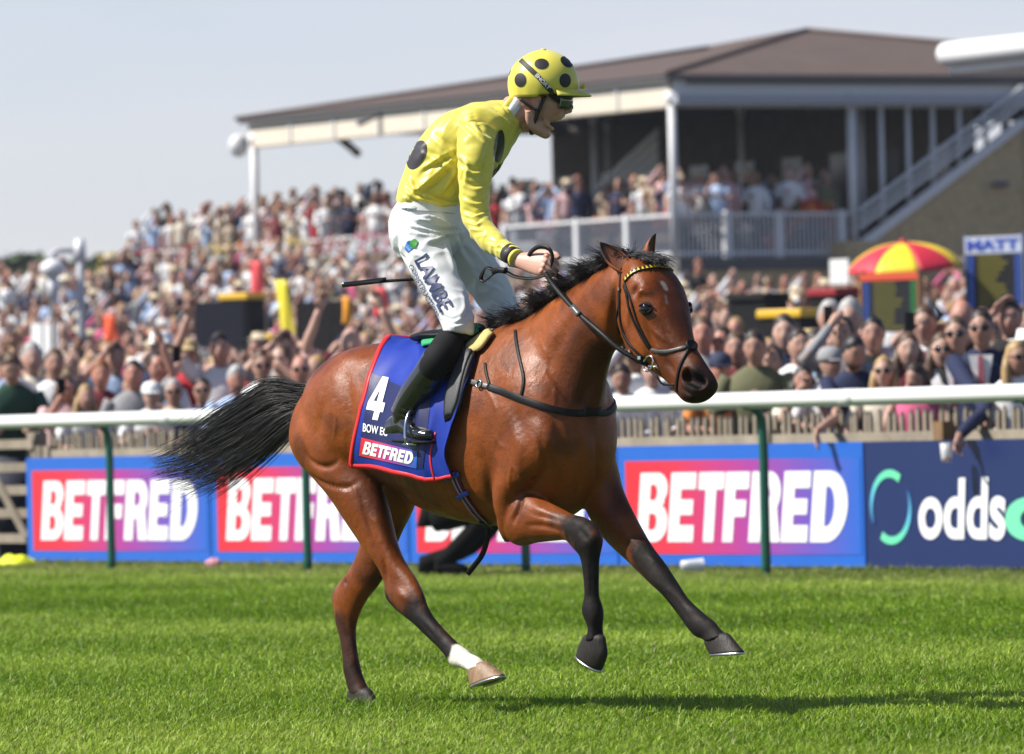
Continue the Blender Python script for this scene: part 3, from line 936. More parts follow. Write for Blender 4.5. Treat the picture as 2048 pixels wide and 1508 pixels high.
# white canopy of a nearer building entering the frame on the right
cn = plan(2330, 100, 27); cn[2] = bankp(cn)
can = root('white_canopy', cn); tag(can, 'white rounded canopy edge jutting in at the top right', 'canopy')
wpm = mat('canopy_white', (.75, .75, .76), .45)
QC = 27.0
def edge_slab(ua, va, ub, vb, r, depth, q):
    pa = plan(ua, va, q); pb = plan(ub, vb, q)
    pa[2], pb[2] = zat(va, pa), zat(vb, pb)
    pb[2] = pa[2]
    ax = unit(pb - pa); ring = []
    for a in np.linspace(90, 270, 14):
        ring.append((math.cos(math.radians(a)) * r, math.sin(math.radians(a)) * r))
    # rounded nose towards the course, extruded along the edge
    prof = [RN * c + A(0, 0, s) for c, s in ring] + [RN * depth + A(0, 0, -r), RN * depth + A(0, 0, r)]
    prof = np.array(prof)
    nose = [pa - ax * r * .9 + prof * .35 + RN * r * .5, pa - ax * r * .55 + prof * .8 + RN * r * .15, pa + prof]
    return loft([*nose, pb + prof])
MB().add(*edge_slab(1890, 108, 2330, 70, .16, 3.0, QC)).build('roof_slab', wpm, can)
MB().add(*edge_slab(1905, 138, 2330, 108, .075, 2.6, QC + .12)).build('soffit_slab', wpm, can)
c_ = plan(2330, 100, QC + 1.5)
MB().tube([A(c_[0], c_[1], bankp(c_)), A(c_[0], c_[1], zat(120, c_) + .2)], .12, 10).build('column', wpm, can)

# distant trees at the left
fol = mat('far_foliage', (.055, .085, .03), .8, .2, var=.35, vscale=.5, objvar=.15)
bark = mat('bark', (.08, .06, .045), .9)
def far_tree(u, vtop, Y, wid, seed, label):
    r = np.random.default_rng(seed)
    base = at(u, 855, Y); base[2] = bankp(base)
    top = zat(vtop, base)
    h = top - base[2]
    o = root('tree', base); tag(o, label, 'tree', 'trees on the far skyline')
    MB().tube([base, base + A(0, 0, h * .3), base + A(.2, 0, h * .62)], [.35, .28, .12], 8).build('trunk', bark, o)
    n = 1500
    P = r.normal(size=(n, 3)); P /= np.linalg.norm(P, axis=1)[:, None]; P *= r.uniform(.55, 1, (n, 1)) ** .5
    lob = r.uniform(-1, 1, (7, 3)) * A(.6, .6, .5)
    k = r.integers(0, 7, n)
    C = base + A(0, 0, h * .6) + (lob[k] * .62 + P * .48) * A(wid, wid, h * .42)
    C[:, 2] = np.minimum(C[:, 2], top + r.uniform(-.6, .15, n))
    a = r.normal(size=(n, 3)); a /= np.linalg.norm(a, axis=1)[:, None]; b = np.cross(a, r.normal(size=(n, 3))); b /= np.linalg.norm(b, axis=1)[:, None]
    s_ = r.uniform(.25, .6, (n, 1))
    V = np.stack([C - a * s_, C + b * s_ * .7, C + a * s_, C - b * s_ * .7], 1).reshape(-1, 3)
    me = np_mesh('crown', V - base, np.arange(4 * n).reshape(n, 4), [fol], None, False)
    tag(link('crown', me, o), kind=None)
for k, (u, vt, Y, w, lb) in enumerate(((-60, 492, 330, 5.5, 'hazy green tree cut by the left edge of the frame'), (15, 480, 340, 5.5, 'hazy green tree leftmost on the skyline'), (60, 486, 320, 5, 'hazy tree on the skyline above the white lamp hood'),
                                       (112, 492, 335, 5, 'hazy tree on the skyline directly behind the lamp arm'), (170, 490, 345, 5, 'hazy tree on the skyline just right of the lamp post'), (215, 500, 330, 4.4, 'rightmost hazy tree, beside the end of the terrace'))):
    far_tree(u, vt, Y, w, 40 + k, lb)
# ================================================================== HORSE
TH = math.radians(53)                       # the horse runs to the right and towards the camera
HF = A(math.cos(TH), -math.sin(TH), 0)      # forward
HN = A(-math.sin(TH), -math.cos(TH), 0)     # its right side (nearer to the camera)
HO = at(900, 1397, 26.9); HO[2] = 0

def hp(u, v, n=0.0):
    """point seen at photo pixel (u,v) on the horse's lengthwise plane at lateral offset n"""
    d = ray(u, v)
    t = ((HO - CAM) @ HN + n) / (d @ HN)
    return CAM + d * t

def sring(top, bot, w, e=2.2, k=56, bias=0.0, pinch=0.0):
    """closed ring between two points of the median plane with lateral half width w"""
    top, bot = np.asarray(top), np.asarray(bot)
    c, h = (top + bot) / 2, (top - bot) / 2
    an = np.arange(k) * 2 * math.pi / k
    ca, sa = np.cos(an), np.sin(an)
    s = np.sign(ca) * np.abs(ca) ** (2 / e); q = np.sign(sa) * np.abs(sa) ** (2 / e)
    wid = w * (1 + bias * s - pinch * np.clip(s, 0, 1) ** 2)
    return c + s[:, None] * h + (q * wid)[:, None] * HN

def lring(c, t, a, b, k=18, e=2.0):
    """limb ring: a across the leg in the lengthwise plane, b sideways"""
    side = HN - (HN @ t) * t; side = unit(side)
    f = unit(np.cross(side, t))
    an = np.arange(k) * 2 * math.pi / k
    ca, sa = np.cos(an), np.sin(an)
    return c + (a * np.sign(ca) * np.abs(ca) ** (2 / e))[:, None] * f + (b * np.sign(sa) * np.abs(sa) ** (2 / e))[:, None] * side

def limb(rows, n_s=4):
    """rows of (u, v, n, a, b)"""
    R = np.array([[*hp(r[0], r[1], r[2]), r[3], r[4]] for r in rows])
    S = spline(R, (len(R) - 1) * n_s + 1)
    T = np.gradient(S[:, :3], axis=0)
    return loft([lring(s[:3], unit(t), max(s[3], .004), max(s[4], .004)) for s, t in zip(S, T)])

def body_loft(rows, n_s=4):
    """rows (u_top,v_top,u_bot,v_bot,w,e,bias,pinch)"""
    R = np.array([[*hp(r[0], r[1]), *hp(r[2], r[3]), *r[4:]] for r in rows])
    S = spline(R, (len(R) - 1) * n_s + 1)
    return loft([sring(s[:3], s[3:6], max(s[6], .004), max(1.7, s[7]), 56, s[8], s[9]) for s in S])

hb = MB()
# trunk
hb.add(*body_loft([
    (652, 775, 655, 850, .05, 2, 0, 0), (664, 745, 672, 905, .14, 2.2, 0, .1), (700, 708, 712, 950, .235, 2.3, .05, .15),
    (758, 687, 770, 968, .275, 2.4, .05, .12), (812, 686, 818, 978, .252, 2.3, -.02, .1), (865, 690, 868, 1014, .258, 2.2, -.08, .06),
    (920, 688, 920, 1036, .282, 2.2, -.1, .05), (975, 668, 972, 1048, .278, 2.2, -.1, .18), (1030, 642, 1030, 1054, .25, 2.1, -.06, .3),
    (1075, 640, 1085, 1052, .225, 2.2, 0, .3), (1115, 660, 1130, 1030, .205, 2.3, .05, .25), (1150, 710, 1165, 985, .175, 2.4, .05, .2),
    (1170, 770, 1182, 940, .125, 2.2, 0, .1), (1182, 820, 1188, 895, .06, 2, 0, 0)]))
# neck
hb.add(*body_loft([
    (1030, 650, 1160, 950, .18, 2.1, -.15, .35), (1058, 632, 1184, 880, .155, 2.1, -.12, .4), (1095, 606, 1186, 820, .115, 2.1, -.06, .4),
    (1145, 573, 1196, 760, .094, 2.1, 0, .35), (1195, 543, 1213, 712, .084, 2.1, 0, .25), (1240, 520, 1240, 690, .084, 2.1, 0, .15),
    (1278, 512, 1262, 650, .07, 2, 0, 0)]))
# head
hb.add(*body_loft([
    (1276, 511, 1236, 590, .05, 2, 0, 0), (1285, 511, 1246, 628, .072, 2.4, .1, 0), (1308, 527, 1258, 665, .094, 2.8, .18, 0),
    (1331, 560, 1273, 705, .098, 3.0, .25, 0), (1350, 606, 1292, 727, .088, 3.0, .25, .06), (1367, 651, 1318, 745, .068, 2.8, .08, .08),
    (1384, 691, 1342, 764, .054, 2.5, -.05, .08), (1403, 726, 1362, 788, .054, 2.4, 0, .05), (1417, 750, 1378, 804, .058, 2.4, 0, 0),
    (1424, 766, 1394, 807, .05, 2.2, 0, 0), (1424, 778, 1404, 802, .024, 2, 0, 0)]))
# cheek (jowl) muscles
for sgn in (1, -1):
    hb.add(*ball(hp(1280, 668, .062 * sgn), (.085, .03, .11), 20, 14, rot=np.stack([HF, HN, A(0, 0, 1)], 1)))
# ---- legs from their outlines: (u,v of one edge, u,v of the other edge, lateral offset n, half width sideways b)
def limb2(rows, n_s=5):
    R = []
    for (u0, v0, u1, v1, n, b) in rows:
        p, q = hp(u0, v0, n), hp(u1, v1, n)
        c = (p + q) / 2; d = q - p
        ex, ey = d @ RT, d @ UP
        w = math.hypot(ex, ey) / 2; ex, ey = ex / (2 * w), ey / (2 * w)
        f = unit(d)
        ca = abs((f @ RT) * ex + (f @ UP) * ey); cb = abs((HN @ RT) * ex + (HN @ UP) * ey)
        a = math.sqrt(max(w * w - (b * cb) ** 2, (.55 * b * ca) ** 2)) / max(ca, .3)
        R.append([*c, a, b, *f])
    S = spline(R, (len(R) - 1) * n_s + 1)
    an = np.arange(24) * 2 * math.pi / 24
    rings = []
    for r in S:
        f = unit(r[5:8])
        rings.append(r[:3] + (max(r[3], .004) * np.cos(an))[:, None] * f + (max(r[4], .004) * np.sin(an))[:, None] * HN)
    return loft(rings)
# near hind leg
hb.add(*limb2([(690, 745, 745, 735, .06, .05), (605, 795, 745, 770, .115, .09), (579, 865, 742, 845, .145, .115), (591, 918, 750, 900, .15, .11), (628, 960, 758, 945, .15, .1),
               (660, 996, 773, 995, .15, .086), (692, 1045, 785, 1042, .145, .07), (724, 1092, 797, 1090, .14, .056), (752, 1130, 812, 1125, .135, .047),
               (768, 1165, 832, 1155, .13, .041), (771, 1194, 848, 1188, .13, .043), (792, 1220, 855, 1210, .13, .039), (824, 1246, 867, 1232, .13, .032), (850, 1271, 888, 1257, .13, .027),
               (880, 1300, 915, 1284, .13, .028), (896, 1321, 934, 1298, .13, .035), (906, 1334, 941, 1305, .13, .034), (926, 1339, 957, 1313, .13, .031), (943, 1347, 975, 1327, .13, .037)]))
# far hind leg
hb.add(*limb2([(730, 830, 860, 830, -.11, .07), (735, 930, 850, 930, -.13, .095), (735, 1010, 830, 1010, -.13, .08), (722, 1085, 800, 1070, -.13, .06), (702, 1132, 778, 1135, -.13, .05),
               (680, 1162, 757, 1172, -.13, .044), (664, 1189, 740, 1192, -.13, .042), (667, 1216, 725, 1217, -.13, .037), (671, 1243, 714, 1245, -.13, .031), (679, 1274, 712, 1274, -.13, .026),
               (685, 1310, 716, 1310, -.13, .026), (687, 1340, 722, 1338, -.13, .031), (693, 1365, 729, 1360, -.13, .031), (700, 1392, 742, 1386, -.13, .034)]))
# near shoulder, upper arm, foreleg
hb.add(*limb2([(1000, 760, 1040, 745, .08, .04), (1000, 820, 1100, 795, .12, .065), (985, 885, 1125, 865, .138, .08), (980, 945, 1105, 935, .145, .08), (986, 1003, 1065, 985, .15, .072), (1002, 1062, 1050, 1022, .145, .056), (1014, 1088, 1040, 1055, .14, .038)]))
hb.add(*limb2([(1016, 1076, 1030, 1000, .14, .05), (1040, 1092, 1052, 982, .142, .06), (1073, 1086, 1083, 998, .14, .055), (1108, 1082, 1115, 1014, .135, .045), (1136, 1082, 1143, 1028, .13, .04),
               (1150, 1098, 1176, 1038, .13, .042), (1157, 1108, 1200, 1066, .13, .042), (1161, 1116, 1201, 1092, .13, .036), (1164, 1130, 1198, 1116, .13, .03), (1167, 1160, 1198, 1154, .13, .026), (1168, 1193, 1199, 1191, .13, .026),
               (1163, 1217, 1206, 1214, .13, .034), (1166, 1233, 1208, 1232, .13, .034), (1175, 1258, 1206, 1258, .13, .029), (1168, 1284, 1210, 1280, .13, .037)]))
# far foreleg
hb.add(*limb2([(1120, 900, 1215, 860, -.09, .06), (1150, 960, 1232, 920, -.11, .07), (1168, 1010, 1243, 970, -.12, .068), (1192, 1058, 1260, 1012, -.13, .06), (1222, 1094, 1281, 1052, -.13, .052),
               (1256, 1125, 1303, 1090, -.13, .045), (1281, 1150, 1327, 1121, -.13, .042), (1303, 1172, 1347, 1150, -.13, .042), (1325, 1192, 1362, 1174, -.13, .033), (1342, 1212, 1377, 1196, -.13, .027),
               (1362, 1238, 1397, 1216, -.13, .027), (1375, 1256, 1411, 1228, -.13, .034), (1391, 1274, 1427, 1241, -.13, .034), (1405, 1280, 1440, 1256, -.13, .03), (1414, 1289, 1459, 1270, -.13, .037)]))
hV, hF, hE = voxel(hb.verts(), hb.F, 0.0068)
hV = smooth_v(hV, hE, 8)
# fuse the muscles of trunk, shoulder and haunch softly
_n = (hV - HO) @ HN
_z = hV[:, 2]
_hd = np.linalg.norm(hV - hp(1330, 650), axis=1)
_soft = (sstep(.78, .98, _z) * sstep(.30, .48, _hd))[:, None]
for _ in range(20):
    hV = hV * (1 - _soft) + smooth_v(hV, hE, 1, .6, 0) * _soft

# ---- sculpting: strokes given as photo pixels, laid on the surface they hit
htree = bvh(hV, hF)
def on_horse(u, v):
    d = ray(u, v)
    hit = htree.ray_cast(Vector(CAM), Vector(unit(d)))[0]
    return None if hit is None else np.array(hit)
hNm = vnormals(hV, hF)
near = (hV - HO) @ HN
disp = np.zeros(len(hV))
def stroke(px, rad, depth):
    P = [p for p in (on_horse(*q) for q in px) if p is not None]
    if not P: return
    if len(P) == 1:
        disp[:] += depth * np.exp(-(seg_dist(hV, P) / rad) ** 2)
        return
    P = spline(P, len(P) * 5)
    best = np.zeros(len(hV))
    for i in range(len(P)):                      # a stroke fades out at both ends
        w = math.sin(math.pi * (i + .5) / len(P)) ** .7
        d2 = ((hV - P[i]) ** 2).sum(1)
        best = np.maximum(best, w * np.exp(-d2 / rad ** 2))
    disp[:] += 1.3 * depth * best
# haunch
stroke([(612, 905), (622, 922), (640, 932), (660, 932), (678, 921)], .012, -.009)
stroke([(640, 895), (655, 905)], .05, .008)
stroke([(690, 745), (697, 790), (705, 850), (700, 905)], .026, -.008)
stroke([(660, 765), (645, 820), (635, 870)], .03, -.005)
stroke([(622, 950), (650, 968), (690, 975), (715, 965)], .011, -.008)
stroke([(680, 715), (720, 725)], .04, .007)
stroke([(720, 985), (735, 1040), (750, 1090), (770, 1140)], .012, -.006)
stroke([(748, 1020), (765, 1075), (785, 1125)], .018, .006)
stroke([(765, 1120), (775, 1160)], .011, -.009)
stroke([(795, 1180), (815, 1200)], .015, .006)
stroke([(845, 1248), (880, 1290)], .006, -.005)
stroke([(683, 1130), (690, 1165)], .011, -.009)
stroke([(690, 1240), (700, 1320)], .006, -.004)
# barrel, ribs, girth groove
stroke([(965, 900), (978, 950), (985, 1000), (995, 1045)], .02, -.008)
stroke([(770, 975), (800, 985), (850, 1010)], .03, -.008)
for k in range(5):
    stroke([(800 + 28 * k, 940), (812 + 28 * k, 985), (835 + 26 * k, 1018)], .010, -.0014)
# shoulder and chest
stroke([(985, 755), (1020, 820), (1065, 900)], .035, -.005)
stroke([(1005, 800), (1035, 880), (1040, 940)], .03, .006)
stroke([(1080, 880), (1090, 930), (1060, 985)], .014, -.009)
stroke([(1105, 830), (1120, 880), (1130, 940), (1120, 990)], .018, -.008)
stroke([(1150, 860), (1160, 940), (1150, 1000)], .016, -.008)
stroke([(1190, 870), (1195, 930), (1180, 990)], .012, -.008)
stroke([(1044, 978), (1035, 1020), (1026, 1045)], .011, -.012)
stroke([(1060, 1010), (1110, 1035)], .018, .006)
stroke([(1050, 1050), (1085, 1052), (1125, 1062)], .008, -.006)
stroke([(1065, 1030), (1095, 1035), (1130, 1045)], .007, -.004)
stroke([(1158, 1058), (1175, 1078)], .010, -.005)
stroke([(1182, 1120), (1183, 1195)], .006, -.005)
stroke([(1335, 1185), (1378, 1238)], .006, -.005)
stroke([(1295, 1110), (1315, 1128)], .012, .005)
# veins standing out under the sweat
for px in ([(1010, 900), (1022, 930), (1018, 965), (1030, 1000)], [(1022, 930), (1040, 950), (1045, 985)], [(830, 985), (880, 1005), (930, 1015), (975, 1030)], [(880, 1005), (905, 990), (935, 990)],
           [(1060, 870), (1080, 900), (1075, 935)], [(1090, 745), (1110, 780), (1105, 830)], [(1110, 780), (1130, 800)], [(725, 1000), (740, 1035), (752, 1075), (770, 1110)], [(740, 1035), (760, 1050)],
           [(1300, 665), (1312, 690), (1330, 705)], [(1312, 690), (1318, 710)], [(665, 800), (672, 840), (668, 880)], [(700, 960), (712, 985), (722, 1010)], [(1058, 1030), (1085, 1040), (1110, 1048)], [(990, 870), (1000, 890), (1015, 895)],
           [(1240, 1040), (1255, 1070), (1278, 1095)], [(960, 760), (985, 800), (1000, 850)], [(1080, 680), (1095, 710), (1090, 750)]):
    stroke(px, .0068, .0030)
# neck: jugular groove, windpipe, crest
stroke([(1222, 690), (1195, 740), (1165, 800), (1145, 850)], .018, -.010)
stroke([(1215, 720), (1200, 780), (1190, 840)], .018, .006)
stroke([(1180, 590), (1140, 650), (1100, 720)], .03, -.005)
stroke([(1230, 570), (1228, 610), (1226, 660)], .016, -.012)
stroke([(1115, 640), (1080, 720)], .05, .006)
# head
stroke([(1300, 655), (1322, 672), (1345, 690)], .010, .006)        # facial crest
stroke([(1262, 600), (1256, 650), (1268, 700)], .012, .004)
stroke([(1278, 590), (1285, 582), (1300, 588)], .014, .010)        # brow
stroke([(1272, 575), (1268, 590)], .014, -.010)                    # hollow over the eye
stroke([(1290, 640), (1312, 700)], .014, -.006)
stroke([(1330, 720), (1350, 745)], .012, -.005)
stroke([(1318, 640), (1350, 700)], .014, -.005)
stroke([(1362, 775), (1375, 786), (1392, 792)], .005, -.007)       # mouth
stroke([(1384, 742), (1395, 745)], .02, .007)
hV = hV + hNm * disp[:, None]
# nostril and mouth cavities
def cavity(px, rad, depth):
    global hV
    P = [p for p in (on_horse(*q) for q in px) if p is not None]
    d = seg_dist(hV, P); w = np.exp(-(d / rad) ** 4)
    hV = hV - (unit(hNm[np.argmin(d)]) * depth) * w[:, None]
cavity([(1374, 750), (1386, 758), (1398, 764)], .021, .04)
hV = smooth_v(hV, hE, 3)
htree = bvh(hV, hF)
hNm = vnormals(hV, hF)

# ---- coat markings (pigment)
px_u = np.array([pix(p) for p in hV])
U_, V_ = px_u[:, 0], px_u[:, 1]
near = (hV - HO) @ HN
bay = A(.200, .0475, .0066); dark = A(.010, .0075, .0065); mid = A(.052, .0125, .0036); white = A(.78, .72, .63); pale = A(.285, .073, .0115)
n_big = vnoise(hV, 3.2, 3.1); n_mid = vnoise(hV, 9.0, 1.3); n_fine = vnoise(hV * A(1, 1, .6), 34, .7)
col = np.repeat(bay[None], len(hV), 0)
def blend(c, w):
    global col
    w = np.clip(w, 0, 1)[:, None]
    col = col * (1 - w) + c * w
blend(pale, .55 * sstep(0, .5, n_big))
blend(mid, .75 * sstep(.0, .5, -n_big))
blend(mid, .45 * sstep(.12, .5, n_mid))
blend(pale, .4 * sstep(.1, .5, vnoise(hV, 5.5, 8.8)))
def P_(u, v, n): return hp(u, v, n)
def along(a, b):
    """parameter of every vertex along the line a-b, and distance from it"""
    ab = b - a; t = (hV - a) @ ab / (ab @ ab)
    return t, np.linalg.norm(hV - a - np.clip(t, 0, 1)[:, None] * ab, axis=1)
# flank and belly lighter bay, topline darker
blend(mid, .5 * np.exp(-(seg_dist(hV, [hp(740, 690), hp(900, 690), hp(1040, 645)]) / .09) ** 2))
# fore legs: black from above the knee down
jn = n_fine * .5
for (a, b, k0, k1) in (((1125, 1052, .135), (1190, 1262, .13), 0, 1),):
    pass
def leg_dark(pts, n, r, w=1.0):
    P = [hp(u, v, n) for u, v in pts]
    d = seg_dist(hV, P)
    blend(dark, w * (1 - sstep(r * .7, r * 1.7, d + .03 * jn + .012 * n_mid)))
leg_dark([(1160, 1058), (1174, 1068), (1181, 1095), (1182, 1160), (1185, 1220), (1190, 1262), (1188, 1300)], .13, .062)
leg_dark([(1118, 1044), (1160, 1050)], .16, .03, .6)
leg_dark([(1296, 1112), (1320, 1140), (1355, 1198), (1400, 1250), (1436, 1284)], -.13, .062)
leg_dark([(1272, 1070), (1300, 1110)], -.16, .035, .6)
# near hind: black hock point and cannon, white pastern
leg_dark([(835, 1228), (852, 1247), (896, 1302), (910, 1316)], .13, .055)
leg_dark([(776, 1180), (785, 1200), (806, 1226)], .13, .03)
leg_dark([(755, 1130), (776, 1175)], .13, .014, .8)
leg_dark([(690, 1245), (700, 1320), (712, 1380), (724, 1408)], -.13, .05, .82)
leg_dark([(676, 1165), (674, 1200)], -.13, .024, .7)
t, d = along(hp(895, 1300, .13), hp(966, 1346, .13))
blend(white, (1 - sstep(.09, .12, d)) * sstep(.10, .2, t + .2 * n_mid + .10 * n_fine))
# muzzle, eye rims, jaw
blend(dark, .97 * (1 - sstep(.075, .125, np.linalg.norm(hV - hp(1408, 772, 0), axis=1) + .02 * n_mid)))
blend(mid * .7, .5 * (1 - sstep(.10, .2, np.linalg.norm(hV - hp(1395, 760, 0), axis=1))))
blend(dark * .4, 1 - sstep(.034, .048, np.linalg.norm(hV - (hp(1388, 759, .045)), axis=1)))
for n_ in (.1, -.1):
    eye_c = hp(1291 + 431 * (.1 - n_), 618, n_) if n_ > 0 else hp(1334, 618, 0) - HN * .1
    blend(dark, .9 * (1 - sstep(.02, .036, np.linalg.norm(hV - eye_c, axis=1))))
# small white star and stripe on the forehead
star = [on_horse(1326, 566), on_horse(1331, 577)]
blend(white * .7, .6 * (1 - sstep(.003, .013, seg_dist(hV, star) + .008 * n_fine)))
st2 = [on_horse(1331, 592), on_horse(1334, 606)]
blend(white * .5, .3 * (1 - sstep(.002, .008, seg_dist(hV, st2))))

def coat_material():
    m = bpy.data.materials.new('bay_coat'); m.use_nodes = True; t = m.node_tree; b = t.nodes['Principled BSDF']; lk = t.links.new
    b.inputs['Specular IOR Level'].default_value = .4
    cn = t.nodes.new('ShaderNodeAttribute'); cn.attribute_name = 'Col'
    tc_ = t.nodes.new('ShaderNodeTexCoord')
    mp_ = t.nodes.new('ShaderNodeMapping'); mp_.inputs['Rotation'].default_value = (0, 0, TH); mp_.inputs['Scale'].default_value = (.35, 1, 1)
    lk(tc_.outputs['Object'], mp_.inputs['Vector'])
    def nz_(scale, det=4, vec=None):
        n = t.nodes.new('ShaderNodeTexNoise'); n.inputs['Scale'].default_value = scale; n.inputs['Detail'].default_value = det; n.inputs['Roughness'].default_value = .6
        lk(vec or tc_.outputs['Object'], n.inputs['Vector']); return n.outputs['Fac']
    def rng_(src, a, b_, f0=.3, f1=.7):
        r = t.nodes.new('ShaderNodeMapRange'); r.inputs['From Min'].default_value = f0; r.inputs['From Max'].default_value = f1; r.inputs['To Min'].default_value = a; r.inputs['To Max'].default_value = b_
        lk(src, r.inputs['Value']); return r.outputs['Result']
    hair = nz_(420, 3, mp_.outputs['Vector'])
    hs = t.nodes.new('ShaderNodeHueSaturation'); lk(cn.outputs['Color'], hs.inputs['Color'])
    mm = t.nodes.new('ShaderNodeMath'); mm.operation = 'MULTIPLY'
    lk(rng_(hair, .68, 1.3), mm.inputs[0]); lk(rng_(nz_(9, 7), .74, 1.2), mm.inputs[1]); lk(mm.outputs[0], hs.inputs['Value'])
    lk(hs.outputs['Color'], b.inputs['Base Color'])
    bw = t.nodes.new('ShaderNodeRGBToBW'); lk(cn.outputs['Color'], bw.inputs['Color'])
    ad = t.nodes.new('ShaderNodeMath'); ad.operation = 'ADD'; ad.use_clamp = True
    lk(rng_(nz_(17, 8), .26, .56), ad.inputs[0]); lk(rng_(bw.outputs['Val'], .22, 0, .008, .05), ad.inputs[1]); lk(ad.outputs[0], b.inputs['Roughness'])
    lk(rng_(bw.outputs['Val'], .16, .30, .008, .05), b.inputs['Specular IOR Level'])              # damp and dry patches
    b1 = t.nodes.new('ShaderNodeBump'); b1.inputs['Strength'].default_value = .35; b1.inputs['Distance'].default_value = .003; lk(hair, b1.inputs['Height'])
    b2 = t.nodes.new('ShaderNodeBump'); b2.inputs['Strength'].default_value = .35; b2.inputs['Distance'].default_value = .012; lk(nz_(22, 3), b2.inputs['Height']); lk(b1.outputs['Normal'], b2.inputs['Normal'])
    lk(b2.outputs['Normal'], b.inputs['Normal'])
    return m
coat = coat_material()
horse = link('horse', np_mesh('horse', hV - HO, hF, [coat], None, True, col), None, HO)
ORG['horse'] = HO
tag(horse, 'bay racehorse with black mane, white pastern and a small star, cantering to the right', 'horse')
# ------------------------------------------------------------------ horse: eyes, ears, hooves, mane, tail
def mirror(P):
    P = np.asarray(P, float)
    return P - 2 * ((P - HO) @ HN)[..., None] * HN

black_gloss = mat('eye_dark', (.006, .004, .003), .08, .5)
pe = on_horse(1292, 617)
ne_ = unit(HN * .86 + HF * .45 + A(0, 0, .18))
lid = mat('eyelid_skin', (.012, .009, .008), .7, .2)
for k in range(2):
    c = pe - ne_ * .009
    nn = ne_
    if k: c = mirror(c); nn = unit(ne_ - 2 * (ne_ @ HN) * HN)
    m = MB().ball(c, .0255, None, 24, 16)
    eye_o = m.build('eye', black_gloss, horse)
    m = MB()
    e1 = unit(np.cross(nn, A(0, 0, 1))); e2 = np.cross(e1, nn)
    for (a0, a1, off, r) in ((20, 160, .000, .0042), (200, 340, -.001, .003)):
        pts = []
        for a in np.linspace(a0, a1, 12):
            ca, sa = math.cos(math.radians(a)), math.sin(math.radians(a))
            pts.append(c + nn * (.0175 + off) + e1 * ca * .026 + e2 * sa * .0165)
        m.tube(pts, [.002] + [r] * 10 + [.002], 8)
    m.build('eyelid', lid, horse)

ear_m = mat('ear_coat', vcol=True, rough=.55, spec=.3, var=.2, vscale=60)
def ear(base, tip, opening, width):
    base, tip = np.asarray(base), np.asarray(tip)
    ax = unit(tip - base); op = unit(opening - (opening @ ax) * ax); sd = np.cross(ax, op)
    Ln = np.linalg.norm(tip - base)
    rings = []; cols = []
    prof = [(-.22, .6, .9), (0, .86, .9), (.15, 1.0, .75), (.35, 1.04, .6), (.55, .95, .5), (.72, .74, .45), (.86, .46, .4), (.95, .22, .35), (1.0, .05, .3)]
    for (t, w, dp) in prof:
        r = width * w
        bend = -.012 * math.sin(max(t, 0) * 2.6)
        c = base + ax * Ln * t + op * (bend - .006)
        ring = []
        for a in np.linspace(-115, 115, 13):
            aa = math.radians(a)
            ring.append(c - op * r * math.cos(aa) * dp + sd * r * math.sin(aa) * 1.0)
            rim = abs(a) > 95 or t > .8
            cols.append(A(.014, .011, .01) if (t > .86 or (rim and t > .45)) else A(.23, .062, .017))
        for a in np.linspace(115, -115, 13):
            aa = math.radians(a)
            ring.append(c - op * (r - .004) * math.cos(aa) * dp * .72 + sd * (r - .003) * math.sin(aa) * .94 + op * .002)
            cols.append(A(.17, .06, .028) if t < .8 else A(.03, .02, .016))
        rings.append(ring)
    V, F = loft(rings)
    cols = np.array(cols + [A(.1, .04, .02)] * 2)
    return V, F, cols
for (b_, t_, op_) in ((hp(1252, 534, .058), hp(1200, 481, .105), HF * 1.0 + HN * .25), (hp(1302, 524, -.05), hp(1318, 468, -.085), HF * .8 - HN * .55)):
    V, F, cc = ear(b_, t_, op_, .036)
    o = link('ear', np_mesh('ear', V - HO, F, [ear_m], None, True, cc), horse)
    sd = o.modifiers.new('s', 'SUBSURF'); sd.levels = 1; sd.render_levels = 1

def hoof(rows, n, m_wall, shoe=True, bs=(.033, .038, .043)):
    R = []
    rings = []
    an = np.arange(28) * 2 * math.pi / 28
    T = spline([(*hp(r[0], r[1], n), *hp(r[2], r[3], n), b) for r, b in zip(rows, bs)], 9)
    for r in T:
        p, q = r[:3], r[3:6]; c = (p + q) / 2; f = (q - p) / 2
        ca = np.cos(an)
        rings.append(c + ca[:, None] * f + (r[6] * np.sin(an) * (1 - .12 * ca))[:, None] * HN)
    c0 = rings[0].mean(0); up_ = unit(c0 - rings[3].mean(0))
    cap_r = [c0 + (rings[0] - c0) * f + up_ * h for f, h in ((.55, .022), (.84, .016), (.96, .007))]
    c9 = rings[-1].mean(0)
    MB().loft(cap_r + rings + [c9 + (rings[-1] - c9) * .9 - up_ * .003]).build('hoof', m_wall, horse)
    if shoe:
        dn = unit(np.cross(rings[-1][0] - rings[-1].mean(0), HN)); c = rings[-1].mean(0)
        if dn @ (rings[-1].mean(0) - rings[-3].mean(0)) < 0: dn = -dn
        out = []
        for k in range(len(an)):
            if math.cos(an[k]) < -.86: continue
            out.append((rings[-1][k] - c))
        out = np.array(out); i0 = int(np.argmax(np.linalg.norm(np.diff(out, axis=0), axis=1))) + 1
        out = np.roll(out, -i0, axis=0)
        m = MB(); rr = []
        for v in out:
            e = c + v * 1.02; i = c + v * .72
            rr.append([e + dn * .0005, e + dn * .009, i + dn * .009, i + dn * .0005])
        m.loft(rr)
        m.build('horseshoe', mat('horseshoe_alloy', (.55, .55, .54), .28, .5, metal=1.0, var=.2, vscale=40), horse)
hoof_dark = mat('hoof_dark', (.021, .017, .014), .55, .25, var=.35, vscale=40, bump=.3, bscale=120, stretch=(1, 1, .2))
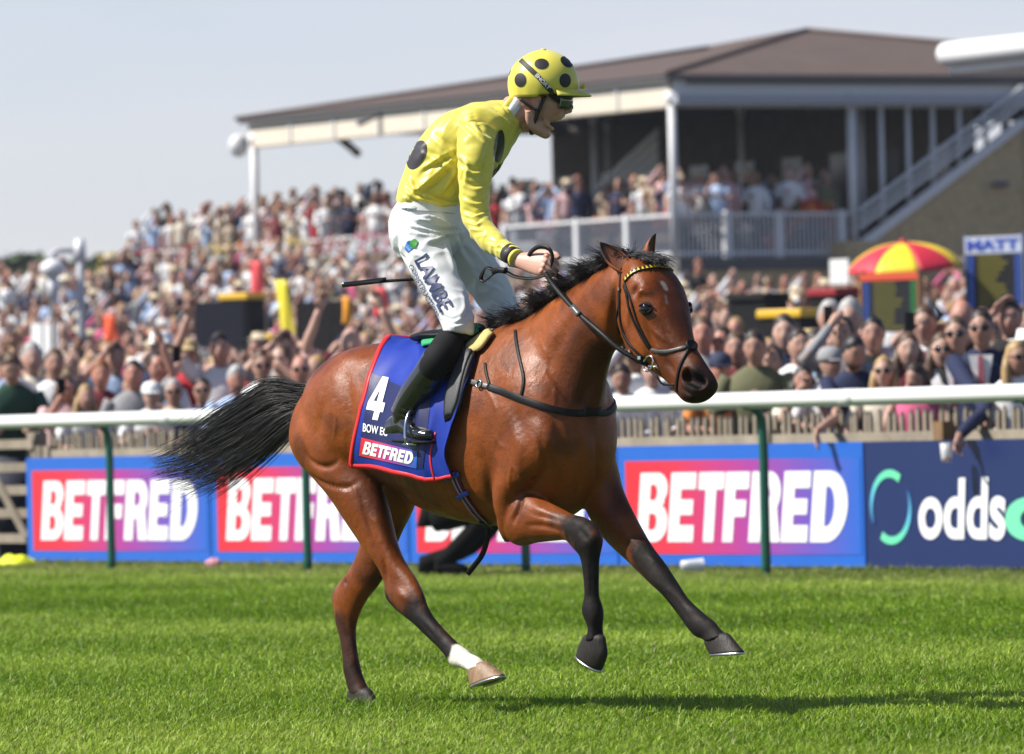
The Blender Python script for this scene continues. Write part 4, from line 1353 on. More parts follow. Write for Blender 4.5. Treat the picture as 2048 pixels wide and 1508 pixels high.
hoof_pale = mat('hoof_pale', (.24, .145, .075), .5, .4, var=.4, vscale=35, bump=.3, bscale=120, stretch=(1, 1, .2))
hoof([(940, 1347, 977, 1326), (943, 1360, 992, 1338), (946, 1374, 1007, 1350)], .13, hoof_pale)
hoof([(1413, 1289, 1459, 1270), (1418, 1299, 1472, 1287), (1424, 1308, 1486, 1304)], -.13, hoof_dark, True, (.030, .034, .038))
hoof([(1168, 1279, 1209, 1281), (1161, 1292, 1212, 1310), (1158, 1307, 1201, 1341)], .13, hoof_dark, True, (.030, .034, .036))
hoof([(699, 1391, 743, 1385), (697, 1405, 752, 1402), (696, 1420, 760, 1418)], -.13, hoof_dark, False)

def strands(name, G, r0, r1, m, parent, sides=3):
    """G (n,s,3) strand points -> one mesh of thin three-sided hairs"""
    n, s, _ = G.shape
    T = np.gradient(G, axis=1); T /= np.linalg.norm(T, axis=2, keepdims=True) + 1e-12
    ref = rng.normal(size=(n, 1, 3))
    S = np.cross(T, ref); S /= np.linalg.norm(S, axis=2, keepdims=True) + 1e-12
    W = np.cross(S, T)
    r = np.linspace(1, 0, s)[None, :, None] ** .6 * (r0 - r1) + r1
    V = np.stack([G + r * (math.cos(a) * S + math.sin(a) * W) for a in np.arange(sides) * 2 * math.pi / sides], 2)   # n,s,sides,3
    idx = np.arange(n * s * sides).reshape(n, s, sides)
    q = []
    for j in range(sides):
        k = (j + 1) % sides
        q.append(np.stack([idx[:, :-1, j], idx[:, :-1, k], idx[:, 1:, k], idx[:, 1:, j]], -1).reshape(-1, 4))
    V = V.reshape(-1, 3)
    me = np_mesh(name, V - ORG[parent.name], np.concatenate(q), [m])
    o = link(name, me, parent)
    ORG[o.name] = ORG[parent.name]
    return o

hair_m = mat('black_hair', (.010, .0085, .0078), .45, .45, var=.6, vscale=30)
# mane: short pulled hair, blown back and to both sides
crest = spline([hp(*p) for p in ((1012, 655), (1045, 643), (1095, 610), (1145, 577), (1195, 547), (1240, 522), (1268, 511))], 200)
NM = 5200
ti = rng.uniform(0, 1, NM) ** .95
ci = crest[(ti * 199).astype(int)]
side = rng.choice([1, 1, 1, -1], NM)
rootp = ci + (rng.normal(0, .014, NM))[:, None] * HN + (rng.normal(0, .008, NM))[:, None] * HF + A(0, 0, -.006)
Lm = rng.uniform(.055, .125, NM) * (1 - .25 * (ti > .85)) * (.75 + .25 * np.sin(ti * 40))
clump = np.sin(ti * 95 + 1.7) * .5 + np.sin(ti * 41) * .5
dir0 = A(0, 0, 1) * rng.uniform(.5, 1.0, NM)[:, None] - HF * rng.uniform(.3, 1.0, NM)[:, None] + HN * (side * rng.uniform(.1, .9, NM) + .35 * clump)[:, None]
dir0 /= np.linalg.norm(dir0, axis=1, keepdims=True)
dir1 = -HF * rng.uniform(.1, .8, NM)[:, None] + HN * (side * rng.uniform(.2, 1.0, NM) + .3 * clump)[:, None] + A(0, 0, 1) * rng.uniform(-.9, .45, NM)[:, None]
dir1 /= np.linalg.norm(dir1, axis=1, keepdims=True)
tt = np.linspace(0, 1, 7)
G = rootp[:, None] + Lm[:, None, None] * (dir0[:, None] * (tt - .45 * tt ** 2)[None, :, None] + dir1[:, None] * (.55 * tt ** 2)[None, :, None])
G += rng.normal(0, .0022, G.shape) * tt[None, :, None]
strands('mane', G, .0013, .0004, hair_m, horse)
# forelock swept back over the poll and between the ears
NF_ = 1500
fr = spline([hp(1250, 518), hp(1275, 510), hp(1296, 514), hp(1308, 522)], 60)
f_i = rng.uniform(0, 1, NF_); fb = fr[(f_i * 59).astype(int)] + rng.normal(0, .02, NF_)[:, None] * HN + A(0, 0, -.006)
d0 = A(0, 0, 1) * rng.uniform(.25, .6, NF_)[:, None] + HF * rng.uniform(-.2, .5, NF_)[:, None] + HN * rng.normal(-.05, .2, NF_)[:, None]
d1 = HF * rng.uniform(.2, 1.0, NF_)[:, None] - HN * rng.uniform(-.05, .5, NF_)[:, None] + A(0, 0, 1) * rng.uniform(-.8, -.1, NF_)[:, None]
Lf = rng.uniform(.05, .11, NF_)
Gf = fb[:, None] + Lf[:, None, None] * (d0[:, None] * (tt - .55 * tt ** 2)[None, :, None] + d1[:, None] * (.55 * tt ** 2)[None, :, None])
strands('forelock', Gf, .0013, .0004, hair_m, horse)
# tail streaming out behind
tg = [
    [(655, 772, 0), (600, 778, .05), (540, 768, .1), (480, 800, .13), (420, 838, .16), (365, 885, .19), (306, 918, .22)],
    [(655, 778, 0), (602, 800, .05), (545, 805, .1), (490, 842, .13), (430, 880, .16), (370, 918, .19), (310, 935, .22)],
    [(655, 785, 0), (605, 812, .06), (555, 832, .1), (500, 872, .13), (450, 905, .16), (390, 940, .19), (320, 955, .22)],
    [(656, 790, 0), (610, 822, .06), (568, 850, .1), (520, 890, .13), (470, 922, .15), (420, 955, .18), (360, 975, .2)],
    [(657, 795, 0), (612, 830, .06), (578, 862, .09), (540, 900, .11), (500, 932, .13), (462, 962, .15), (430, 990, .17)],
]
guides = np.array([spline([hp(*p) for p in g], 16) for g in tg])
NT = 1900
w1 = rng.uniform(0, len(tg) - 1.001, NT); i0 = w1.astype(int); f0 = (w1 - i0)[:, None, None]
Gt = guides[i0] * (1 - f0) + guides[i0 + 1] * f0
s16 = np.linspace(0, 1, 16)
off = rng.normal(0, 1, (NT, 3)) * A(.018, .04, .022)
Gt = Gt + off[:, None] * (.35 + .9 * s16)[None, :, None]
wav = np.sin(s16[None] * rng.uniform(4, 9, (NT, 1)) + rng.uniform(0, 6, (NT, 1))) * rng.uniform(.002, .016, (NT, 1)) * s16[None]
Gt[:, :, 2] += wav
stray = rng.uniform(0, 1, NT) < .12
Gt[stray] += (rng.normal(0, .05, (stray.sum(), 1, 3)) * (s16 ** 1.3)[None, :, None])
trunc = rng.uniform(.22, 1.08, NT) ** .75          # hairs of different length
for i in range(NT):
    x = np.clip(s16 * trunc[i] * 15, 0, 14.999); k = x.astype(int); fr_ = (x - k)[:, None]
    Gt[i] = Gt[i][k] * (1 - fr_) + Gt[i][np.minimum(k + 1, 15)] * fr_
tail = strands('tail', Gt, .00125, .0004, hair_m, horse)
dock = MB().tube(spline([hp(690, 750), hp(655, 776), hp(620, 792), hp(590, 800, .05)], 12), np.linspace(.04, .016, 12), 12)
dock.build('tail_dock', hair_m, horse)

# ------------------------------------------------------------------ tack
leather = mat('black_leather', (.006, .0055, .0055), .5, .22, var=.3, vscale=40, bump=.1, bscale=200)
leather_grey = mat('grey_leather', (.075, .072, .07), .4, .5, var=.3, vscale=30)
steel = mat('polished_steel', (.62, .62, .6), .2, .5, metal=1.0)

def snap(p, lift, tree=None):
    h, n_, _, _ = (tree or htree).find_nearest(Vector(p))
    n_ = np.array(n_)
    return np.array(h) + n_ * lift, n_

def strap(px, width, lift=.003, thick=.004, n=40, mir=False, snapit=True, pts=None, tree=None):
    """flat strap laid over the surface; px photo pixels on the near side (or world points)"""
    P = pts if pts is not None else [p for p in (on_horse(*q) for q in px) if p is not None]
    P = spline(P, n)
    if mir: P = mirror(P)
    C, N = [], []
    for p in P:
        if snapit:
            c, nn = snap(p, lift, tree)
        else:
            c, nn = p, None
        C.append(c); N.append(nn)
    C = np.array(C)
    if snapit:
        N = np.array(N)
        for _ in range(3):
            N[1:-1] = (N[:-2] + 2 * N[1:-1] + N[2:]) / 4
            C[1:-1] = (C[:-2] + 2 * C[1:-1] + C[2:]) / 4
    T = np.gradient(C, axis=0)
    rings = []
    for c, t, nn in zip(C, T, N):
        t = unit(t)
        if nn is None: nn = unit(CAM - c)
        sd = unit(np.cross(t, nn)); nn = np.cross(sd, t)
        h, w = thick / 2, width * .42
        rings.append([c + sd * w - nn * h, c + sd * w + nn * h * .6, c + sd * w * .8 + nn * h, c - sd * w * .8 + nn * h, c - sd * w + nn * h * .6, c - sd * w - nn * h])
    return loft(rings)

br = root('bridle', hp(1285, 640, 0))
tag(br, 'black leather bridle with a yellow and black browband on the bay horse', 'bridle')
MB().add(*strap([(1243, 538), (1241, 560), (1240, 600), (1241, 640), (1250, 672), (1268, 698), (1288, 716)], .013)).build('cheekpiece', leather, br)
MB().add(*strap([(1248, 570), (1254, 590), (1264, 632), (1282, 670), (1300, 698)], .012)).build('noseband_strap', leather, br)
MB().add(*strap([(1250, 565), (1262, 600), (1274, 640), (1290, 675), (1303, 700)], .010)).build('noseband_strap', leather, br)
MB().add(*strap([(1239, 575), (1237, 620), (1240, 668), (1250, 694), (1270, 712)], .010)).build('throat_lash', leather, br)
MB().add(*strap([(1242, 700), (1258, 709), (1276, 719), (1296, 728)], .020)).build('jaw_strap', leather, br)
MB().add(*strap([(1243, 538), (1241, 560), (1240, 600), (1250, 672), (1288, 716)], .013, mir=True)).build('cheekpiece', leather, br)
top = [on_horse(1250, 562), on_horse(1266, 545), on_horse(1290, 537), on_horse(1314, 534), on_horse(1330, 536)]
top = top + [mirror(top[1]), mirror(top[0])]
bb = MB().add(*strap(None, .019, .004, .005, 60, pts=top)).build('browband', mat('browband_black', (.012, .011, .01), .4), br)
# yellow triangles on the browband
BP = spline(top, 61)
yel = mat('browband_yellow', (.72, .56, .03), .4)
m = MB()
for k in range(2, 58, 3):
    a, na = snap(BP[k], .0072); b, nb = snap(BP[k + 2], .0072)
    t = unit(b - a); s_ = unit(np.cross(t, na))
    if s_[2] < 0: s_ = -s_
    m.add([a - s_ * .008, b - s_ * .008, (a + b) / 2 + s_ * .008, a - s_ * .008 + na * .0012, b - s_ * .008 + na * .0012, (a + b) / 2 + s_ * .008 + na * .0012], [(3, 4, 5), (0, 1, 4, 3), (1, 2, 5, 4), (2, 0, 3, 5)])
m.build('browband_triangles', yel, bb, smooth=False)
MB().add(*strap([(1303, 700), (1330, 703), (1358, 698), (1380, 693)], .014, .004)).build('noseband', leather_grey, br)  # pale shine of this strap is put into its grey colour
MB().add(*strap([(1382, 694), (1368, 715), (1358, 742), (1354, 770), (1355, 784)], .012, .004)).build('noseband', leather, br)
dc = on_horse(1382, 692); dn_ = snap(dc, 0)[1]
disc = MB()
e1 = unit(np.cross(dn_, A(0, 0, 1))); e2 = np.cross(e1, dn_)
an = np.linspace(0, 2 * math.pi, 24, endpoint=False)
disc.loft([[dc + dn_ * h + r * (math.cos(a) * e1 + math.sin(a) * e2) for a in an] for h, r in ((-.004, .022), (.006, .024), (.011, .022), (.012, .017), (.009, .014), (.009, .004))])
disc.build('noseband_disc', leather, br)
def ring_wire(c, e1, e2, r, t, seg=26):
    pts = [c + r * (math.cos(a) * e1 + math.sin(a) * e2) for a in np.linspace(0, 2 * math.pi, seg, endpoint=False)]
    R = []
    for i, p in enumerate(pts):
        o_ = unit(p - c); nx = np.cross(e1, e2)
        R.append([p + t * (math.cos(b) * o_ + math.sin(b) * nx) for b in np.linspace(0, 2 * math.pi, 8, endpoint=False)])
    R.append(R[0])
    return loft(R, False)
bc = on_horse(1302, 727) + HN * .012
MB().add(*ring_wire(bc, HF, unit(A(0, 0, 1) + HF * .3), .028, .0042)).build('bit_ring', steel, br)
MB().add(*ring_wire(mirror(bc), HF, unit(A(0, 0, 1) + HF * .3), .028, .0042)).build('bit_ring', steel, br)
MB().tube([bc + A(0, 0, -.01), bc + HF * .03 - HN * .02 + A(0, 0, -.014), hp(1345, 762, .03)], .006, 8).build('bit_mouthpiece', steel, br)
MB().tube(spline([bc + A(0, 0, -.02), hp(1312, 752, .08), hp(1325, 768, .07), hp(1345, 769, .05), hp(1356, 768, .045)], 16), .004, 8).build('curb_loop', leather, br)
mkp = [(1241, 578), (1250, 690), (1262, 702), (1281, 714)]
for q in mkp:
    c_ = on_horse(*q)
    if c_ is not None:
        n_ = snap(c_, 0)[1]; MB().obox(c_ + n_ * .007, unit(np.cross(n_, A(0, 0, 1))) * .007, A(0, 0, 1) * .006, n_ * .002).build('buckle', steel, br, smooth=False)

HAND = hp(1080, 535, .05)
rn = root('reins', hp(1180, 620, .06))
tag(rn, 'black leather reins running from the bit up to the gripping fist', 'reins')
def free_strap(P, width, thick=.004, n=40, up=None):
    P = spline(P, n); T = np.gradient(P, axis=0); R = []
    for i, (c, t) in enumerate(zip(P, T)):
        t = unit(t); nn = up if up is not None else unit(CAM - c)
        if callable(nn): nn = nn(i / (n - 1))
        sd = unit(np.cross(t, nn)); nn = np.cross(sd, t)
        R.append([c + sd * width / 2 - nn * thick / 2, c + sd * width / 2 + nn * thick / 2, c - sd * width / 2 + nn * thick / 2, c - sd * width / 2 - nn * thick / 2])
    return loft(R)
g_near = [bc + HF * -.02, hp(1240, 699, .115), hp(1200, 664, .135), hp(1152, 622, .125), hp(1108, 572, .095), hp(1090, 545, .065)]
MB().add(*free_strap(g_near, .018)).build('near_rein', leather, rn)
kn = hp(1150, 621, .131)
MB().add(*free_strap([hp(1158, 629, .134), hp(1144, 612, .130)], .024, .007, 6)).build('rein_keeper', leather_grey, rn)
g_far = [mirror(bc), mirror(hp(1215, 672, .12)), mirror(hp(1152, 622, .115)), hp(1130, 560, -.06), hp(1100, 540, .0)]
MB().add(*free_strap(g_far, .018)).build('far_rein', leather, rn)
MB().add(*free_strap([hp(1098, 540, .03), hp(1105, 515, .04), hp(1098, 498, .05), hp(1080, 493, .055), hp(1062, 504, .06), hp(1052, 525, .06), hp(1048, 540, .06)], .016, .004, 40, up=HN)).build('rein_loop', leather, rn)
MB().add(*free_strap([hp(1092, 550, .07), hp(1062, 557, .085), hp(1030, 553, .09), hp(1010, 543, .09), hp(988, 540, .09), hp(972, 536, .09), hp(962, 556, .09), hp(970, 562, .09), hp(990, 546, .095), hp(1012, 537, .095)], .015, .004, 60, up=A(0, -.7, .7))).build('rein_end', leather, rn)
MB().add(*free_strap([hp(1012, 542, .095), hp(998, 540, .097), hp(986, 543, .095)], .022, .016, 8)).build('rein_knot', leather, rn)

bp_ = root('breast_girth', hp(1060, 800, .2))
tag(bp_, 'black breast girth strap round the chest of the bay horse', 'breast girth')
MB().add(*strap([(978, 774), (1010, 785), (1045, 799), (1090, 814), (1130, 824), (1170, 826), (1200, 820)], .030, .004, .006, 60)).build('chest_band', leather, bp_)
MB().add(*strap([(978, 774), (1045, 799), (1130, 824), (1170, 826), (1200, 820)], .030, .004, .006, 60, mir=True)).build('chest_band', leather, bp_)
MB().add(*strap([(915, 757), (940, 763), (978, 774)], .022, .006, .005, 24)).build('girth_strap', leather_grey, bp_)
bk = on_horse(962, 769); n_ = snap(bk, 0)[1]; tx = unit(np.cross(A(0, 0, 1), n_))
MB().add(*ring_wire(bk + n_ * .012, tx * 1.0, unit(np.cross(n_, tx)), .013, .0028)).build('buckle', steel, bp_)
MB().add(*strap([(1031, 662), (1036, 700), (1046, 745), (1047, 770), (1041, 800)], .013, .004, .004, 40)).build('neck_strap', leather, bp_)
MB().add(*strap([(1031, 662), (1036, 700), (1046, 745), (1041, 800)], .013, .004, .004, 40, mir=True)).build('neck_strap', leather, bp_)
MB().add(*strap([(971, 727), (974, 748), (980, 770)], .011, .005, .004, 16)).build('loose_strap_end', leather, bp_)

# ---- saddlecloth
cl_m = mat('saddlecloth_blue', (.009, .032, .29), .5, .3, var=.12, vscale=20, bump=.15, bscale=400)
cl_navy = mat('saddlecloth_navy', (.010, .014, .085), .42, .4, var=.12, vscale=20, bump=.15, bscale=400)
cl_red = mat('saddlecloth_red', (.62, .018, .025), .45, .4, var=.1)
Lc = spline([(778, 687), (762, 706), (748, 745), (736, 790), (724, 848), (711, 925)], 40)
Rc = spline([(942, 684), (956, 705), (950, 740), (935, 790), (918, 850), (902, 905), (916, 948)], 40)
Bc = spline([(711, 925), (770, 935), (830, 950), (872, 957), (916, 948)], 60)
NS, NTt = 60, 40
cg = np.zeros((NTt, NS, 3)); cuv = np.zeros((NTt, NS, 2))
for i in range(NTt):
    t = i / (NTt - 1)
    for j in range(NS):
        s_ = j / (NS - 1)
        q = Lc[i] * (1 - s_) + Rc[i] * s_
        lin = Lc[-1] * (1 - s_) + Rc[-1] * s_
        q = q + (Bc[j] - lin) * t ** 2
        cuv[i, j] = q
        p = on_horse(*q)
        if p is None or i == 0: p = hp(q[0], q[1], 0)
        sp_, nn = snap(p, .009)
        fold = .007 * math.sin(s_ * 19 + 2.2 * t + 1.1 * math.sin(t * 5)) * sstep(.05, .45, t) * (.4 + .6 * math.sin(s_ * 3.1 + 1)) + .005 * math.sin((s_ * 1.6 - t) * 16 + 2) * sstep(.25, .6, s_) \
            + .004 * math.sin((s_ * 2.2 + t * 1.1) * 14) * (1 - sstep(.45, .6, t))
        ridge = lambda x: (1 - abs(math.sin(x))) ** 2.2
        fold = .4 * fold + .017 * ridge(s_ * 7.5 - 2.6 * t + .5) * sstep(.25, .5, s_) * sstep(0, .2, t) * (1 - sstep(.75, 1, t)) + .014 * ridge(s_ * 4 + 3.4 * t) * (1 - sstep(.35, .6, t)) + .012 * ridge(s_ * 11 + .7 * t + 1) * sstep(.6, .8, s_) + .004 * ridge(3 * s_ - 9 * t) * sstep(.3, .6, t)
        cg[i, j] = sp_ + nn * (fold + .006 + .012 * sstep(.6, 1, t))
# let the cloth hang straight rather than follow every hollow
for _ in range(8):
    cg[1:-1, 1:-1] = (cg[1:-1, 1:-1] * 2 + cg[:-2, 1:-1] + cg[2:, 1:-1] + cg[1:-1, :-2] + cg[1:-1, 2:]) / 6 if _ < 2 else cg[1:-1, 1:-1]
far = mirror(cg[1:][::-1])
sheet = np.concatenate([far, cg], 0)
def grid_faces(r, c): 
    i = np.arange(r * c).reshape(r, c)
    return np.stack([i[:-1, :-1], i[:-1, 1:], i[1:, 1:], i[1:, :-1]], -1).reshape(-1, 4)
sc_o = root('saddlecloth', HO + A(0, 0, 1.2))
tag(sc_o, 'blue saddlecloth with red edging and white number under the saddle', 'saddlecloth')
def thick_sheet(Gd, th, nref=None, ij=None):
    r, c = Gd.shape[:2]
    du = np.gradient(Gd, axis=1); dv = np.gradient(Gd, axis=0)
    N = np.cross(du, dv); N /= np.linalg.norm(N, axis=2, keepdims=True) + 1e-12
    if nref is not None and ((N.reshape(-1, 3).mean(0) if ij is None else N[ij]) @ nref) < 0: N = -N
    V = np.concatenate([Gd.reshape(-1, 3), (Gd - N * th).reshape(-1, 3)])
    f = grid_faces(r, c); n0 = r * c
    i = np.arange(n0).reshape(r, c)
    edge = np.concatenate([i[0, :], i[1:, -1], i[-1, :-1][::-1], i[1:-1, 0][::-1]])
    e2 = np.roll(edge, -1)
    F = np.concatenate([f, f[:, ::-1] + n0, np.stack([edge, edge + n0, e2 + n0, e2], -1)])
    return V, F
Vc, Fc = thick_sheet(sheet, .003, HN, (-10, 30))
cloth = MB().add(Vc, Fc).build('cloth', cl_m, sc_o)
ctree = bvh(sheet.reshape(-1, 3), grid_faces(*sheet.shape[:2]))
def lay(V, F, quad, tree, lift=.0022, maxlen=.05):
    """lay a flat unit-square shape on a surface so that it covers the quad"""
    V, F = densify(V, F, maxlen)
    f = bil(quad) if not callable(quad) else quad
    W = []; ok = []
    for v in V:
        d = unit(ray(*f(v)))
        h, n_, _, _ = tree.ray_cast(Vector(CAM), Vector(d))
        if h is None: W.append(CAM); ok.append(False)
        else:
            n_ = np.array(n_)
            if n_ @ d > 0: n_ = -n_
            W.append(np.array(h) + n_ * lift); ok.append(True)
    F = [f_ for f_ in F if all(ok[i] for i in f_)]
    # face the viewer's side of the cloth
    W = np.array(W)
    if F:
        a, b, c = (W[i] for i in F[0][:3])
        if np.cross(b - a, c - a) @ (CAM - a) < 0: F = [tuple(reversed(f_)) for f_ in F]
    return W, F
# red edging as a raised border
def edge_band(path_rows, w, m, name):
    rings = []
    T = np.gradient(np.array([p for p, _ in path_rows]), axis=0)
    for (p, n_), t in zip(path_rows, T):
        t = unit(t); sd = unit(np.cross(t, n_))
        rings.append([p + sd * w / 2 - n_ * .002, p + sd * w / 2 + n_ * .002, p - sd * w / 2 + n_ * .002, p - sd * w / 2 - n_ * .002])
    return MB().loft(rings).build(name, m, sc_o)
du = np.gradient(sheet, axis=1); dv = np.gradient(sheet, axis=0); shN = np.cross(du, dv); shN /= np.linalg.norm(shN, axis=2, keepdims=True) + 1e-12
if (shN[-10, 30] @ HN) < 0: shN = -shN
edge_band([(sheet[i, 0] * .94 + sheet[i, 3] * .06, shN[i, 2]) for i in range(len(sheet))], .02, cl_red, 'red_edging')
edge_band([(sheet[-1, j] * .7 + sheet[-2, j] * .3, shN[-2, j]) for j in range(NS - 10)], .02, cl_red, 'red_edging')
edge_band([(sheet[i, 47] * 1.0, shN[i, 47]) for i in range(len(sheet) - 12, len(sheet))], .008, cl_red, 'red_edging')
edge_band([(sheet[-1, j] * .7 + sheet[-2, j] * .3, shN[-2, j]) for j in range(NS - 12, NS)], .014, cl_red, 'red_edging')
W, F = lay(*SQ, [(716, 912), (846, 938), (862, 800), (742, 745)], ctree, .0016, .06)
MB().add(W, F).build('navy_panel', cl_navy, sc_o)
V, F = poly_shape(GL['4'])
W, F = lay(V, F, [(729, 836), (763, 842), (785, 757), (752, 751)], ctree, .004)
MB().add(W, F).build('number_four', white_p, sc_o)
V, F = text_shape('BOW EC', .02)
W, F = lay(V, F, [(727, 863), (776, 873), (777, 857), (728, 846)], ctree, .004, .04)
MB().add(W, F).build('name_lettering', white_p, sc_o)
# sponsor patch: red to purple to blue
gm = grad_mat('sponsor_gradient', GST)
V, F = densify(*SQ, .06)
W, F2 = lay(V, F, [(719, 911), (834, 937), (836, 903), (724, 875)], ctree, .003, .06)
patch = MB().add(W, F2).build('sponsor_patch', gm, sc_o)
set_grad(patch, densify(V, F, .06)[0][:, 0])
m = MB()
for V, F in word('BETFRED', BW):
    W, F = lay(V, F, [(726, 907), (828, 930), (831, 905), (730, 882)], ctree, .0048, .05)
    m.add(W, F)
m.build('sponsor_lettering', white_p, sc_o)

# ---- saddle, pads, girth, stirrup
sad = root('racing_saddle', hp(900, 690, 0))
tag(sad, 'small black racing saddle with yellow pad under the jockey', 'saddle')
pad_g = mat('saddle_flap_grey', (.055, .055, .058), .5, .4, bump=.2, bscale=300)
def patch_on(poly, lift, th, m, name, parent, tree=None, n=18, mir=False):
    """padded sheet covering a photo-pixel quad-like outline (two edge curves)"""
    Le, Re = poly
    Le, Re = spline(Le, n), spline(Re, n)
    Gd = np.zeros((n, 12, 3))
    for i in range(n):
        for j in range(12):
            s_ = j / 11; q = Le[i] * (1 - s_) + Re[i] * s_
            p = on_horse(*q)
            if p is None: p = hp(q[0], q[1], .02)
            bulge = th * (1 - (2 * s_ - 1) ** 6) * (1 - (2 * i / (n - 1) - 1) ** 8)
            Gd[i, j] = snap(p, lift + bulge)[0]
    if mir: Gd = mirror(Gd)
    V, F = thick_sheet(Gd, .006, -HN if mir else HN)
    return MB().add(V, F).build(name, m, parent)
patch_on(([(930, 705), (912, 745), (898, 795), (896, 825), (898, 845)], [(960, 706), (944, 762), (934, 808), (926, 828), (910, 842)]), .022, .012, leather, 'flap_edge', sad)
patch_on(([(934, 706), (918, 748), (904, 795), (902, 835)], [(954, 708), (938, 762), (927, 808), (916, 832)]), .034, .006, pad_g, 'flap', sad)
patch_on(([(930, 705), (898, 795), (898, 845)], [(960, 706), (934, 808), (910, 842)]), .022, .012, leather, 'flap', sad, mir=True)
yp = mat('pad_chamois', (.52, .42, .16), .8, .2, var=.15, vscale=40, bump=.3, bscale=90)
patch_on(([(928, 700), (950, 686), (968, 674), (985, 664)], [(952, 712), (966, 705), (978, 692), (992, 672)]), .018, .012, yp, 'chamois_pad', sad)
gp = mat('pad_green', (.03, .33, .13), .7, .3, bump=.3, bscale=120)
patch_on(([(843, 690), (846, 698), (850, 706)], [(885, 680), (885, 690), (882, 700)]), .03, .012, gp, 'green_pad', sad)
patch_on(([(938, 668), (944, 676), (950, 686)], [(962, 657), (966, 664), (966, 674)]), .03, .012, gp, 'green_pad', sad)
seat = MB()
seat.loft([[hp(u, v - 10, 0) + HN * (w * math.cos(a)) + A(0, 0, 1) * (h * math.sin(a)) for a in np.linspace(0, 2 * math.pi, 20, endpoint=False)]
           for u, v, w, h in ((850, 688, .03, .006), (862, 684, .10, .022), (885, 680, .11, .022), (910, 680, .10, .02), (935, 674, .075, .024), (952, 668, .045, .022), (958, 666, .01, .008))])
seat.build('seat', leather, sad)
# surcingle and girth below the cloth
gir = mat('girth_maroon', (.10, .014, .05), .6, .3, var=.2, vscale=50)
gs = mat('girth_stripe', (.35, .3, .42), .6)
blu = mat('girth_blue', (.03, .06, .4), .5)
MB().add(*strap([(905, 940), (925, 985), (945, 1015), (965, 1038), (982, 1052)], .045, .006, .008, 40)).build('girth', gir, sad)
MB().add(*strap([(903, 945), (921, 985), (940, 1014), (960, 1037), (975, 1050)], .006, .0115, .003, 40)).build('girth_stripe', gs, sad)
MB().add(*strap([(910, 943), (930, 985), (950, 1014), (970, 1036), (984, 1048)], .004, .0115, .003, 40)).build('girth_stripe', gs, sad)
MB().add(*strap([(893, 955), (908, 951), (922, 947)], .022, .013, .006, 16)).build('girth_keeper', blu, sad)
MB().add(*strap([(918, 992), (930, 987), (940, 982)], .02, .013, .006, 12)).build('girth_keeper', blu, sad)
MB().add(*strap([(965, 1038), (980, 1050), (990, 1056)], .03, .012, .006, 12)).build('girth_end', leather, sad)
MB().add(*free_strap([hp(975, 1050, .06), hp(974, 1080, .06), hp(964, 1110, .05), hp(948, 1132, .05), hp(935, 1148, .05)], .02, .006, 24)).build('loose_girth_end', leather, sad)
# ================================================================== JOCKEY
JY = 26.88
psi = math.radians(9)
JF = A(math.cos(psi), -math.sin(psi), 0); JN = A(-math.sin(psi), -math.cos(psi), 0)
def jp(u, v, dy=0.0): return at(u, v, JY + dy)
def jring(b, f, w, e=2.3, k=44, dy=0.0, shift=0.0):
    b, f = jp(*b, dy), jp(*f, dy)
    c, h = (b + f) / 2, (f - b) / 2
    an = np.arange(k) * 2 * math.pi / k
    ca, sa = np.cos(an), np.sin(an)
    s = np.sign(ca) * np.abs(ca) ** (2 / e); q = np.sign(sa) * np.abs(sa) ** (2 / e)
    return c + s[:, None] * h + (q * w + shift)[:, None] * JN
def jtorso(rows, n_s=4, grow=0.0):
    """rows (ub,vb,uf,vf,w)"""
    S = spline(rows, (len(rows) - 1) * n_s + 1)
    out = []
    for r in S:
        b, f = r[:2], r[2:4]; d = unit(f - b) * grow * 540
        out.append(jring(b - d, f + d, r[4] + grow))
    return loft(out)
def jlimb(rows, n_s=5, k=24, grow=0.0, flat=1.0):
    """rows (u,v,dy,r) or world point rows (x,y,z,r)"""
    R = np.array([[*jp(r[0], r[1], r[2]), r[3] + grow] if len(r) == 4 else [*r[0], r[1] + grow] for r in rows])
    S = spline(R, (len(R) - 1) * n_s + 1)
    return tube(S[:, :3], np.maximum(S[:, 3], .004), k, up=A(0, -1, 0), flat=flat)

class Sculpt:
    def __init__(s, V, F, E):
        s.V, s.F, s.E = V, F, E
        s.refresh()
    def refresh(s):
        s.tree = bvh(s.V, s.F); s.N = vnormals(s.V, s.F); s.d = np.zeros(len(s.V))
    def hit(s, u, v):
        h = s.tree.ray_cast(Vector(CAM), Vector(unit(ray(u, v))))[0]
        return None if h is None else np.array(h)
    def stroke(s, px, rad, depth):
        P = [p for p in (s.hit(*q) for q in px) if p is not None]
        if len(P) < 2: return
        P = spline(P, len(P) * 6); best = np.zeros(len(s.V))
        for i in range(len(P)):
            w = math.sin(math.pi * (i + .5) / len(P)) ** .6
            best = np.maximum(best, w * np.exp(-((s.V - P[i]) ** 2).sum(1) / rad ** 2))
        s.d += depth * best
    def fold(s, px, rad, depth):
        """a crease with a raised lip beside it"""
        s.stroke(px, rad, -depth)
        px = np.asarray(px, float); t = px[-1] - px[0]; nrm = np.array([-t[1], t[0]]) / (np.linalg.norm(t) + 1e-9)
        off = nrm * rad * 540 * 1.5
        s.stroke([tuple(p + off) for p in px], rad * 1.1, depth * .8)
    def apply(s):
        s.V = s.V + s.N * s.d[:, None]; s.refresh()

